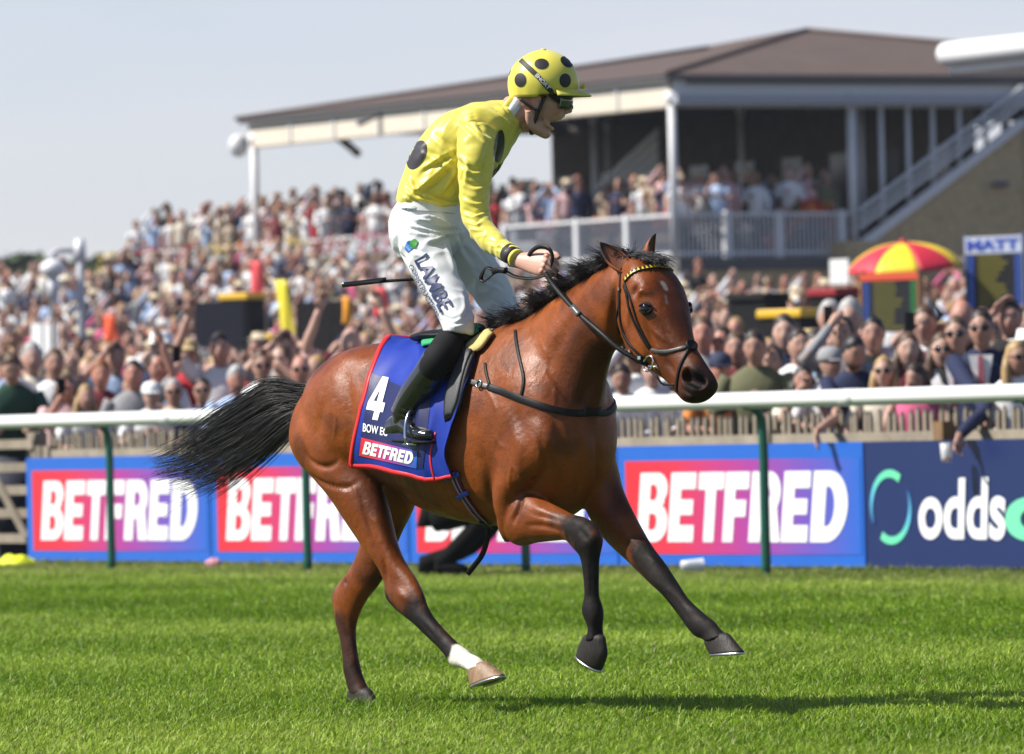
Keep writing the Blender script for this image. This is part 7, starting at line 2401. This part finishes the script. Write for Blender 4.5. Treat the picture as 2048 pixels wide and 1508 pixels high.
# --- spectators picked out one by one at the fence: u, v of the head, line q, then their looks
def onq(u, v, q):
    p = plan(u, v, q); p[2] = zat(v, p); return p
FR = [
    (22, 738, 2.20, dict(skin=0, hair='brown', top='dark green', sleeves='long', arms=('rail', 'rail'), style='short', hpitch=.5, lean=.35, label='person in dark green jacket leaning forward at the far left of the fence')),
    (128, 778, 2.20, dict(skin=3, hair='brown', top='pale pink', arms=('phone', 'phone'), style='long', label='person in pale pink lifting a phone beside the green jacket')),
    (166, 797, 2.20, dict(skin=0, hair='blonde', top='white', arms=('rail', 'rail'), style='long', label='blonde person in white top low behind the rail at left')),
    (198, 752, 2.80, dict(skin=3, hair='ginger', top='maroon', arms=('down', 'down'), style='curly', label='ginger haired person in maroon behind the blonde at left')),
    (262, 752, 2.30, dict(skin=3, hair='dark brown', top='grey', arms=('down', 'up'), style='short', hyaw=-.3, label='person in grey shirt punching one bare arm into the air')),
    (300, 792, 2.10, dict(skin=2, hair='brown', top='white', arms=('chest', 'chest'), hat='cap', extra='white', label='person in white cap beside the raised bare arm')),
    (346, 786, 2.40, dict(skin=1, hair='grey', top='beige', arms=('down', 'down'), glasses=True, label='grey haired person in sunglasses and beige next to the white cap')),
    (403, 784, 2.30, dict(skin=1, hair='dark brown', top='navy', arms=('rail', 'down'), glasses=True, label='dark haired person in sunglasses and navy left of the white haired one')),
    (464, 762, 2.15, dict(skin=3, hair='grey', top='pale blue', sleeves='long', arms=('rail', 'rail'), style='curly', hpitch=.2, lean=.2, label='white haired person in pale blue shirt just above the tail')),
    (520, 735, 2.70, dict(skin=1, hair='brown', top='white', arms=('down', 'brow'), glasses=True, label='person in white with hand to brow above the tail')),
    (600, 742, 2.50, dict(skin=3, hair='grey', top='black', arms=('down', 'down'), style='bald', glasses=True, label='bald person in sunglasses right behind the croup')),
    (375, 715, 3.50, dict(skin=0, hair='dark brown', top='red', arms=('phone', 'down'), hat='straw', label='person in straw hat and red lifting a phone at left')),
    (320, 690, 4.00, dict(skin=0, hair='dark brown', top='navy', arms=('chest', 'down'), hat='white', label='person in white hat and navy further back at left')),
    (105, 730, 3.10, dict(skin=1, hair='brown', top='white', arms=('wave', 'down'), style='short', label='waving person in white between the green jacket and ginger hair')),
    (700, 690, 3.50, dict(skin=0, hair='grey', top='pale pink', arms=('up', 'up'), style='bald', label='bald person with fists raised behind the saddlecloth')),
    (1246, 758, 2.20, dict(skin=1, hair='dark brown', top='white', sleeves='long', arms=('rail', 'rail'), hpitch=.3, lean=.3, label='person in white long sleeves leaning in under the horse head')),
    (1300, 745, 2.70, dict(skin=2, hair='brown', top='white', sleeves='long', arms=('rail', 'rail'), lean=.2, label='second person in white just under the horse chin')),
    (1436, 738, 2.30, dict(skin=3, hair='dark brown', top='orange', arms=('rail', 'rail'), hat='cap', extra='navy', label='person in navy cap and orange top right of the muzzle')),
    (1472, 700, 3.10, dict(skin=1, hair='brown', top='maroon', arms=('down', 'down'), label='person in maroon behind the navy cap')),
    (1512, 697, 2.25, dict(skin=1, hair='dark brown', top='olive', sleeves='long', arms=('chest', 'rail'), hpitch=.15, lean=.1, wide=1.18, label='broad person in olive jacket near the horse muzzle')),
    (1405, 672, 3.40, dict(skin=3, hair='brown', top='grey', arms=('wave', 'down'), style='short', label='person in grey with open hand raised right of the horse forehead')),
    (1568, 668, 3.10, dict(skin=2, hair='dark brown', top='navy', arms=('down', 'down'), label='short haired person in navy above the olive jacket')),
    (1594, 694, 2.70, dict(skin=0, hair='dark brown', top='white', arms=('down', 'down'), hyaw=.3, label='dark haired person in white, first of a pair in profile')),
    (1632, 697, 2.60, dict(skin=2, hair='dark brown', top='pale blue', arms=('down', 'down'), hyaw=.3, label='dark haired person in pale blue, second of a pair in profile')),
    (1603, 762, 2.10, dict(skin=1, hair='black', top='cream', arms=('phone', 'phone'), style='long', label='long haired person in cream hiding behind two raised hands')),
    (1657, 728, 2.25, dict(skin=0, hair='brown', top='white', arms=('rail', 'rail'), hat='cap', extra='grey', hyaw=.5, label='person in grey cap and white shirt')),
    (1706, 708, 2.10, dict(skin=1, hair='black', top='navy', sleeves='short', arms=('over', 'down'), reach={-1: (onq(1672, 832, 1.7), onq(1632, 862, 1.2))}, style='beard', hyaw=.6, hpitch=.3, lean=.3, label='bearded person in navy shirt dangling one arm over the board')),
    (1768, 745, 2.15, dict(skin=2, hair='blonde', top='cream', arms=('rail', 'rail'), style='long', glasses=True, label='blonde person in glasses beside the bearded one')),
    (1812, 702, 2.80, dict(skin=2, hair='brown', top='maroon', arms=('down', 'down'), style='long', label='person in maroon between the blonde and the brown ponytail')),
    (1832, 758, 2.10, dict(skin=1, hair='dark brown', top='bright pink', sleeves='none', arms=('rail', 'rail'), style='ponytail', hyaw=-.5, hpitch=.2, label='person with brown ponytail and bare arms leaning on the fence')),
    (1880, 702, 2.40, dict(skin=2, hair='brown', top='white', sleeves='none', arms=('chest', 'chest'), style='long', glasses=True, mouth=1.0, label='open mouthed person in sunglasses and white top')),
    (1914, 672, 2.50, dict(skin=0, hair='brown', top='black', sleeves='long', arms=('down', 'down'), glasses=True, label='tall person in black suit and sunglasses')),
    (1966, 660, 2.25, dict(skin=1, hair='dark brown', top='navy', sleeves='long', arms=('over', 'down'), reach={-1: (onq(1968, 818, 1.7), onq(1916, 872, 1.18))}, glasses=True, lean=.15, label='tall person in navy suit and sunglasses holding a cup')),
    (2030, 718, 2.10, dict(skin=1, hair='blonde', top='white', sleeves='none', arms=('rail', 'rail'), style='long', glasses=True, hyaw=.5, label='long haired blonde person with bare shoulders at the right edge')),
    (1700, 640, 4.10, dict(skin=0, hair='grey', top='pale pink', arms=('phone', 'down'), style='curly', label='curly grey haired person in pale pink below the umbrella')),
    (1655, 640, 4.30, dict(skin=1, hair='grey', top='lilac', arms=('phone', 'phone'), label='grey haired person in lilac lifting a phone above the grey cap')),
    (1745, 672, 3.40, dict(skin=1, hair='black', top='black', arms=('down', 'down'), label='black haired person in black behind the bearded one')),
    (1850, 652, 3.70, dict(skin=0, hair='brown', top='white', arms=('phone', 'down'), label='person in white holding a phone up beside the black suit')),
    (1925, 640, 3.90, dict(skin=3, hair='grey', top='grey', arms=('down', 'down'), style='bald', label='bald person in grey behind the black suit')),
    (2020, 640, 3.90, dict(skin=1, hair='dark brown', top='black', arms=('brow', 'down'), label='person in black with hand at the brow at the right edge')),
    (60, 720, 3.90, dict(skin=0, hair='grey', top='cream', arms=('down', 'down'), style='curly', label='grey haired person in cream behind the green jacket')),
    (225, 720, 3.70, dict(skin=1, hair='dark brown', top='pale blue', arms=('brow', 'down'), label='person in pale blue shading the eyes at left')),
    (440, 700, 3.70, dict(skin=1, hair='dark brown', top='white', arms=('up', 'down'), label='person in white with raised fist behind the white haired one')),
    (570, 700, 3.70, dict(skin=0, hair='dark brown', top='grey', arms=('brow', 'brow'), label='person in grey with both hands at the brow near the tail')),
]
taken = []
for (u, v, q, kw) in FR:
    p, hgt = stand_at(u, v, q)
    hgt_c = min(max(hgt, 1.42), 1.98)
    kw = dict(kw); ln_ = kw.get('lean', .08)
    o, W, arms_p, hc = build_person(p, horse_yaw(p) + random.uniform(-.15, .15), hgt_c, kw.pop('skin'), kw.pop('hair'), kw.pop('top'), kw.pop('label'), 'spectators at the fence', **kw)
    taken.append((u, q))
    if 'suit' in o['label']:
        st_m = MB(); sc = hgt_c / 1.75
        Vq = np.array([A(.112, -.085, 1.455), A(.112, .085, 1.455), A(.146, .02, 1.10), A(.146, -.02, 1.10)]) ; Vq[:, 0] += ln_ * (Vq[:, 2] - .9) + .012
        Vb = Vq - A(.01, 0, 0)
        st_m.add(W(np.vstack([Vq, Vb])), [(0, 1, 2, 3), (7, 6, 5, 4), (0, 4, 5, 1), (1, 5, 6, 2), (2, 6, 7, 3), (3, 7, 4, 0)]); st_m.build('shirt_front', top_m('white'), o, smooth=False)
        Vq = np.array([A(.124, -.016, 1.45), A(.124, .016, 1.45), A(.156, .025, 1.12), A(.156, -.025, 1.12)]); Vq[:, 0] += ln_ * (Vq[:, 2] - .9) + .014
        st_m = MB(); st_m.add(W(np.vstack([Vq, Vq - A(.008, 0, 0)])), [(0, 1, 2, 3), (7, 6, 5, 4), (0, 4, 5, 1), (1, 5, 6, 2), (2, 6, 7, 3), (3, 7, 4, 0)]); st_m.build('tie', mat('tie_pink', (.4, .1, .14), .6), o, smooth=False)
    if 'phone' in o['label']:
        Wr = arms_p[0][3]; c = W(Wr + A(.06, 0, .09)); yw_ = horse_yaw(p)
        f_, s__ = A(math.cos(yw_), math.sin(yw_), 0), A(-math.sin(yw_), math.cos(yw_), 0)
        ph = root('phone', c); tag(ph, 'phone held up by the %s' % o['label'].replace(' lifting a phone', '').replace(' holding a phone up', ''), 'phone', 'phones held up in the crowd')
        MB().obox(c, f_ * .005, s__ * .037, A(0, 0, .075)).build('case', black_box, ph, smooth=False, bevel=.003)
        MB().obox(c - f_ * .0065, f_ * .001, s__ * .033, A(0, 0, .068)).build('screen', mat('phone_screen', (.05, .06, .08), .1), ph, smooth=False)
# the cup in the suited person's hand
cpp = at(1893, 905, plan(1893, 905, 1.13)[1])
cp_o = root('drink_cup', cpp - A(0, 0, .06)); tag(cp_o, 'clear cup with amber drink held over the navy board', 'cup')
MB().loft([[cpp + A(.043 * s * math.cos(a), .043 * s * math.sin(a), z) for a in np.linspace(0, 2 * math.pi, 16, endpoint=False)] for z, s in ((-.065, .8), (-.03, .88), (.065, 1.05))]).build('cup', cupm, cp_o)
MB().loft([[cpp + A(.038 * s * math.cos(a), .038 * s * math.sin(a), z) for a in np.linspace(0, 2 * math.pi, 16, endpoint=False)] for z, s in ((-.06, .8), (-.03, .88))]).build('drink', mat('amber_drink', (.5, .12, .01), .2), cp_o)

# --- simple figures for the crowd further back: shared meshes, own colours
def crowd_figure(k, legs=True, lo=False):
    r = random.Random(100 + k)
    m = MB(); m.mi = 0
    sg, rg_ = (7, 5) if lo else (10, 8)
    hy = r.uniform(-.5, .5)
    hcx = A(.03, 0, 1.62)
    m.ball(hcx, (.098, .08, .124), 0, sg, rg_)
    if not lo:
        m.ball(hcx + A(.095 * math.cos(hy), .095 * math.sin(hy), -.01), (.016, .014, .022), 0, 6, 4)
        hu, hv_ = A(math.cos(hy), math.sin(hy), 0), A(-math.sin(hy), math.cos(hy), 0)
        big = k % 2 == 0
        for s_ in (-1, 1):
            m.ball(hcx + hu * .074 + hv_ * .033 * s_ + A(0, 0, .018), (.018, .018, .019 if big else .009) if big else (.016, .014, .008), 5, 6, 4)
        m.ball(hcx + hu * .075 + A(0, 0, -.055), (.014, .02, .006), 6, 6, 4)
    hs = {4: 4, 13: 4, 1: 1, 3: 1, 6: 1, 8: 1, 11: 1, 16: 1, 19: 1}.get(k, 0)
    m.ball(hcx + A(-.026 * math.cos(hy), -.026 * math.sin(hy), .032), (.102, .09, .111), 2, sg, rg_)
    if hs in (1, 3): m.tube([hcx + A(-.06, 0, .02), hcx + A(-.075, 0, -.12), hcx + A(-.06, 0, -.26)], [.07, .085, .04], 6, 2)
    if hs == 4:
        m.loft([[hcx + A(rr * math.cos(a), rr * math.sin(a), z) for a in np.linspace(0, 2 * math.pi, 8, endpoint=False)] for z, rr in ((.05, .16), (.06, .16), (.065, .10), (.14, .085))], 3)
    n = 8; an = np.arange(n) * 2 * math.pi / n
    rings = [np.stack([a * np.cos(an), b * np.sin(an), np.full(n, z)], 1) for z, a, b in ((.85, .125, .175), (1.1, .12, .172), (1.30, .125, .192), (1.41, .105, .18), (1.475, .062, .09), (1.54, .052, .054))]
    m.loft(rings[:5], 1); m.loft(rings[4:], 0)
    if legs:
        for s_ in (-1, 1): m.tube([A(0, .09 * s_, .9), A(.01, .09 * s_, .45), A(0, .09 * s_, .02)], [.095, .07, .05], 6, 4)
    poses = list(ARMS)
    for s_ in (-1, 1):
        e, w_ = ARMS[r.choice(['down'] * 7 + ['chest'] * 6 + ['phone', 'brow', 'wave' if k % 4 == 0 else 'chest', 'up' if k % 7 == 0 else 'down'])]
        S_, E_, Wr = A(0, .185 * s_, 1.41), A(e[0], e[1] * s_, e[2]), A(w_[0], w_[1] * s_, w_[2])
        hlf = S_ * .45 + E_ * .55 if k % 3 else Wr
        m.tube([S_, hlf] if k % 3 else [S_, E_, Wr], [.06, .055] if k % 3 else [.06, .05, .036], 6, 1)
        m.tube([S_ * .5 + E_ * .5, E_, Wr, Wr + unit(Wr - E_) * .08, Wr + unit(Wr - E_) * .15], [.04, .038, .027, .04, .014], 6, 0)
    return m
FIGS = [crowd_figure(k) for k in range(22)]
FIG_ME = [m.mesh('spectator', [skin_m(0), top_m('white'), hair_mm('brown'), mat('hat_straw', (.55, .42, .22), .8), trous[0], shade, mat('lips', (.32, .10, .09), .5)]) for m in FIGS]
top_names = ['white'] * 36 + ['pale pink'] * 11 + ['pale blue'] * 10 + ['navy'] * 20 + ['black'] * 10 + ['beige'] * 9 + ['red'] * 3 + ['grey'] * 6 + ['cream'] * 8 + ['bright pink'] * 4 + ['lilac'] * 3 + ['olive'] * 2 + ['maroon'] * 2
hair_names = ['dark brown'] * 42 + ['brown'] * 28 + ['blonde'] * 14 + ['grey'] * 9 + ['black'] * 7 + ['ginger'] * 2
rc = random.Random(21)
cand = []
# rows on the flat behind the fence and up the bank
q = 2.9
row = 0
while q < 46.5:
    ta, tb = tpos(plan(2110, 700, q)), tpos(plan(-70, 700, q))
    step = .6 if q < 9 else .52
    t = ta + rc.uniform(0, step)
    while t < tb:
        p = R0 + RN * (q + rc.uniform(-.25, .25)) + RD * (t + rc.uniform(-.18, .18)); p[2] = bankp(p)
        u, v = pix(p + A(0, 0, 1.62))
        if not any(abs(u - a) < 24 and abs(q - b) < .75 for a, b in taken):
            if rc.random() < (.97 if q < 6 else .9): cand.append((q, u, v, p, row))
        t += step
    q += .85 if q < 9 else (1.7 if q < 16 else 2.2); row += 1
def clear_of_ring(u, v, q):
    for (a, b, c, d, qq) in ((380, 600, 500, 700, 26), (585, 600, 700, 705, 24), (1720, 540, 1845, 660, 19), (1935, 470, 2048, 620, 22), (1475, 585, 1630, 665, 18), (1655, 515, 1700, 570, 28), (60, 645, 116, 720, 20), (1690, 480, 1920, 575, 21)):
        if a < u < c and b - 30 < v and qq - 11 < q <= qq + .6: return False
    return True
cand = [c for c in cand if c[0] < 6 or clear_of_ring(c[1], c[2], c[0])]
# hidden behind horse and jockey or the rail: not worth an object of its own
def hidden(u, v):
    return (600 < u < 1215 and 700 < v < 1000) or (1235 < u < 1375 and 560 < v < 760) or (815 < u < 905 and 440 < v < 640) or v > 812
vis = [c for c in cand if -20 < c[1] < 2068 and not hidden(c[1], c[2])]
vis.sort(key=lambda c: c[0])
N_IND = 245
ind = vis[:N_IND]; ind_ids = {id(c) for c in ind}
rest = [c for c in cand if id(c) not in ind_ids]
zones = [(-60, 60, 'at the far left'), (60, 150, 'below the lamp hood'), (150, 240, 'right of the lamp post'), (240, 330, 'above the leftmost board'), (330, 420, 'left of the navy board'), (420, 520, 'below the navy board'), (520, 600, 'below the yellow banner'),
         (600, 720, 'above the croup'), (720, 905, 'left of the jockey'), (905, 1130, 'beyond the reins'), (1130, 1240, 'behind the mane'), (1240, 1400, 'above the horse head'), (1400, 1470, 'beside the horse forehead'), (1470, 1560, 'near the tall black box'), (1560, 1640, 'near the yellow lidded box'),
         (1640, 1720, 'below the white placard'), (1720, 1845, 'under the red odds board'), (1845, 1940, 'right of the umbrella pole'), (1940, 2100, 'under the blue odds board')]
info = []
for c in ind:
    q, u, v, p, rw = c
    k = rc.randrange(22); tp = rc.choice(top_names) if u < 1400 or rc.random() < .45 else rc.choice(['navy', 'black', 'navy', 'grey', 'maroon', 'olive']); hn = rc.choice(hair_names); skn = rc.choice([0, 0, 1, 1, 2, 3, 3, 4, 5])
    o = link('person', FIG_ME[k]); o.location = p
    o.rotation_euler = (0, 0, horse_yaw(p) + rc.uniform(-.35, .35)); s_ = rc.uniform(.92, 1.07); o.scale = (s_, s_, s_)
    for i, m_ in enumerate((skin_m(skn), top_m(tp), hair_mm(hn), mat('hat_straw') if rc.random() < .6 else mat('hat_white', (.72, .72, .72), .8), rc.choice(trous), shade, mat('lips'))):
        o.material_slots[i].link = 'OBJECT'; o.material_slots[i].material = m_
    z = next(n for a, b, n in zones if a <= u < b or n == zones[-1][2])
    hd_ = ('hatted' if k in (4, 13) else 'long haired' if k in (1, 3, 6, 8, 11, 16, 19) else '%s haired' % hn)
    info.append((o, '%s person in %s' % (hd_, tp), z, rw, u))
    o['category'] = 'person'; o['group'] = 'spectators standing in rows behind the fence'
rows_w = ['second', 'third', 'fourth', 'fifth', 'sixth', 'seventh', 'eighth', 'ninth', 'tenth', 'eleventh', 'twelfth', 'thirteenth', 'fourteenth', 'fifteenth', 'sixteenth', 'seventeenth', 'eighteenth', 'nineteenth', 'twentieth']
seen = {}
for o, a, z, rw, u in sorted(info, key=lambda x: x[4]):
    lb = '%s, %s row, %s' % (a, rows_w[min(rw, 18)], z)
    seen.setdefault(lb, []).append(o)
for lb, os_ in seen.items():
    for i, o in enumerate(os_):
        o['label'] = lb if len(os_) == 1 else lb + ', ' + ('left one', 'right one')[i] if len(os_) == 2 else lb + ', %s' % ('leftmost', 'second', 'third', 'fourth', 'fifth')[i]

# --- the rest of the crowd reads as one mass
def mass(cands, name, label, yawf=None):
    LO = [crowd_figure(k, False, True) for k in range(10)]
    pre = [(m.verts(), m.F, np.array(m.M)) for m in LO]
    VV, FF4, CC = [], [], []
    n0 = 0
    rr = random.Random(9)
    flat = []; tot = []
    for (q, u, v, p, rw) in cands:
        V, F, Mx = pre[rr.randrange(10)]
        yw_ = (horse_yaw(p) if yawf is None else yawf) + rr.uniform(-.4, .4); s_ = rr.uniform(.9, 1.08)
        c_, sn = math.cos(yw_) * s_, math.sin(yw_) * s_
        VV.append(np.stack([V[:, 0] * c_ - V[:, 1] * sn, V[:, 0] * sn + V[:, 1] * c_, V[:, 2] * s_], 1) + p)
        pal = np.array([SKINS[rr.choice([0, 1, 2, 3, 4, 5])], TOPS[rr.choice(top_names)], HAIRS[rr.choice(hair_names)], (.6, .5, .35), (.02, .02, .03)])
        vc = np.zeros(len(V), int)
        for f, mx_ in zip(F, Mx):
            for i in f: vc[i] = mx_
            flat.extend(i + n0 for i in f); tot.append(len(f))
        CC.append(pal[vc]); n0 += len(V)
    flat = np.array(flat, np.int32); tot = np.array(tot, np.int32)
    me = bpy.data.meshes.new(name); V = np.concatenate(VV).astype(np.float32)
    me.vertices.add(len(V)); me.vertices.foreach_set('co', V.ravel()); me.loops.add(len(flat)); me.loops.foreach_set('vertex_index', flat)
    st = np.zeros(len(tot), np.int32); st[1:] = np.cumsum(tot)[:-1]
    me.polygons.add(len(tot)); me.polygons.foreach_set('loop_start', st); me.polygons.foreach_set('loop_total', tot); me.polygons.foreach_set('use_smooth', np.ones(len(tot), bool))
    a = me.attributes.new('Col', 'FLOAT_COLOR', 'POINT'); c4 = np.ones((len(V), 4), np.float32); c4[:, :3] = np.concatenate(CC); a.data.foreach_set('color', c4.ravel())
    me.materials.append(mat('crowd_mass', vcol=True, rough=.75, spec=.25, var=.08, vscale=8)); me.update(calc_edges=True)
    tag(link(name, me), label, 'crowd', kind='stuff')
# terrace crowd
terr = []
for rw in range(4):
    t = 7.2 if rw < 3 else 1
    t = {0: 9.9, 1: 9.6, 2: 9.8, 3: 9.7}[rw]
    while t < TE - .4:
        if rc.random() < (.93, .85, .7, .5)[rw]:
            p = sp(t + rc.uniform(-.1, .1), .35 + rw * .75 + rc.uniform(-.15, .15), ZF + .16 * rw); u, v = pix(p + A(0, 0, 1.6)); terr.append((50, u, v, p, rw))
        t += .58
for k in range(62):
    p = sp(rc.uniform(.4, 9.5), rc.choice([.5, .6, 1.5, 2.5, 3.5, 4.5]), ZF); terr.append((50, 0, 0, p, 0))
for k in range(9):
    p = sp(rc.uniform(.2, .8), rc.uniform(.4, 4), ZF); terr.append((50, 0, 0, p, 0))
for k in range(10):
    p = sp(-1.6 - rc.uniform(0, .6), 5.5 + k * .5, 0); p[2] = bankp(p); terr.append((50, 0, 0, p, 0))
mass(rest, 'crowd', 'packed spectators on the bank behind the betting ring')
mass(terr, 'terrace_crowd', 'spectators crowding the terrace of the grandstand')

# --- someone in black crouching on the track side of the boards, behind the horse
pc_ = plan(890, 1110, -.5)
kp_o = root('person', pc_); tag(kp_o, 'crouching person in black trousers by the rail, seen between the horse legs', 'person')
mb = MB()
fwd = unit(A(1, -.25, 0)); sd_ = np.cross(A(0, 0, 1), fwd)
def kq(x, y, z): return pc_ + fwd * x + sd_ * y + A(0, 0, z)
bk_ = MB()
for s_ in (-1, 1):
    bk_.tube(spline([kq(-.05, .1 * s_, .42), kq(.22, .16 * s_, .46), kq(.32, .17 * s_, .40), kq(.12, .15 * s_, .2), kq(-.12 - .1 * s_, .14 * s_, .09)], 16), np.linspace(.10, .055, 16), 12)
    bk_.tube(spline([kq(-.14 - .1 * s_, .14 * s_, .07), kq(-.02 - .1 * s_, .15 * s_, .06), kq(.10 - .1 * s_, .15 * s_, .045)], 8), [.05, .055, .055, .052, .05, .045, .04, .02], 10)
bk_.loft([[kq(x + a * math.cos(t), b * math.sin(t), z) for t in np.linspace(0, 2 * math.pi, 16, endpoint=False)] for x, z, a, b in ((-.08, .36, .13, .16), (-.04, .5, .13, .17), (.06, .7, .12, .18), (.12, .84, .1, .18), (.14, .9, .06, .08), (.16, .96, .055, .055))])
for s_ in (-1, 1):
    bk_.tube(spline([kq(.12, .18 * s_, .83), kq(.2, .26 * s_, .65), kq(.4, .1 * s_, .78)], 10), np.linspace(.055, .03, 10), 10)
    hand_geo(bk_, kq(.4, .1 * s_, .78), fwd, A(0, 0, -1.0), 1.0, .6)
bk_.ball(kq(.19, 0, 1.06), (.095, .08, .115), None, 16, 12)
nb_ = sum(len(v) for v in bk_.V)
colb = np.repeat(A(.008, .007, .007)[None], nb_, 0); VVb = bk_.verts()
isk = (VVb[:, 2] > .93) | ((VVb - pc_) @ fwd > .37) & (VVb[:, 2] > .6)
colb[isk] = A(*SKINS[1])
link('body', np_mesh('body', VVb - pc_, bk_.F, [mat('matte_black_cloth', vcol=True, rough=.9, spec=.1)], None, True, colb), kp_o)
MB().ball(kq(.165, 0, 1.095), (.1, .088, .1), None, 14, 10).build('hair', hair_mm('black'), kp_o)

# ================================================================== summer haze
hz = MB(); hz.box((-900, -30, -1.2), (900, 700, 22))
hm_v = bpy.data.materials.new('haze_air'); hm_v.use_nodes = True; t_ = hm_v.node_tree; t_.nodes.clear()
ov = t_.nodes.new('ShaderNodeOutputMaterial'); pv = t_.nodes.new('ShaderNodeVolumePrincipled')
pv.inputs['Color'].default_value = (.86, .90, 1.0, 1); pv.inputs['Density'].default_value = .0002; pv.inputs['Anisotropy'].default_value = .3
t_.links.new(pv.outputs['Volume'], ov.inputs['Volume'])
tag(hz.build('haze', hm_v, smooth=False), 'pale summer haze over the whole racecourse', 'haze', kind='stuff')
scene.cycles.volume_bounces = 0
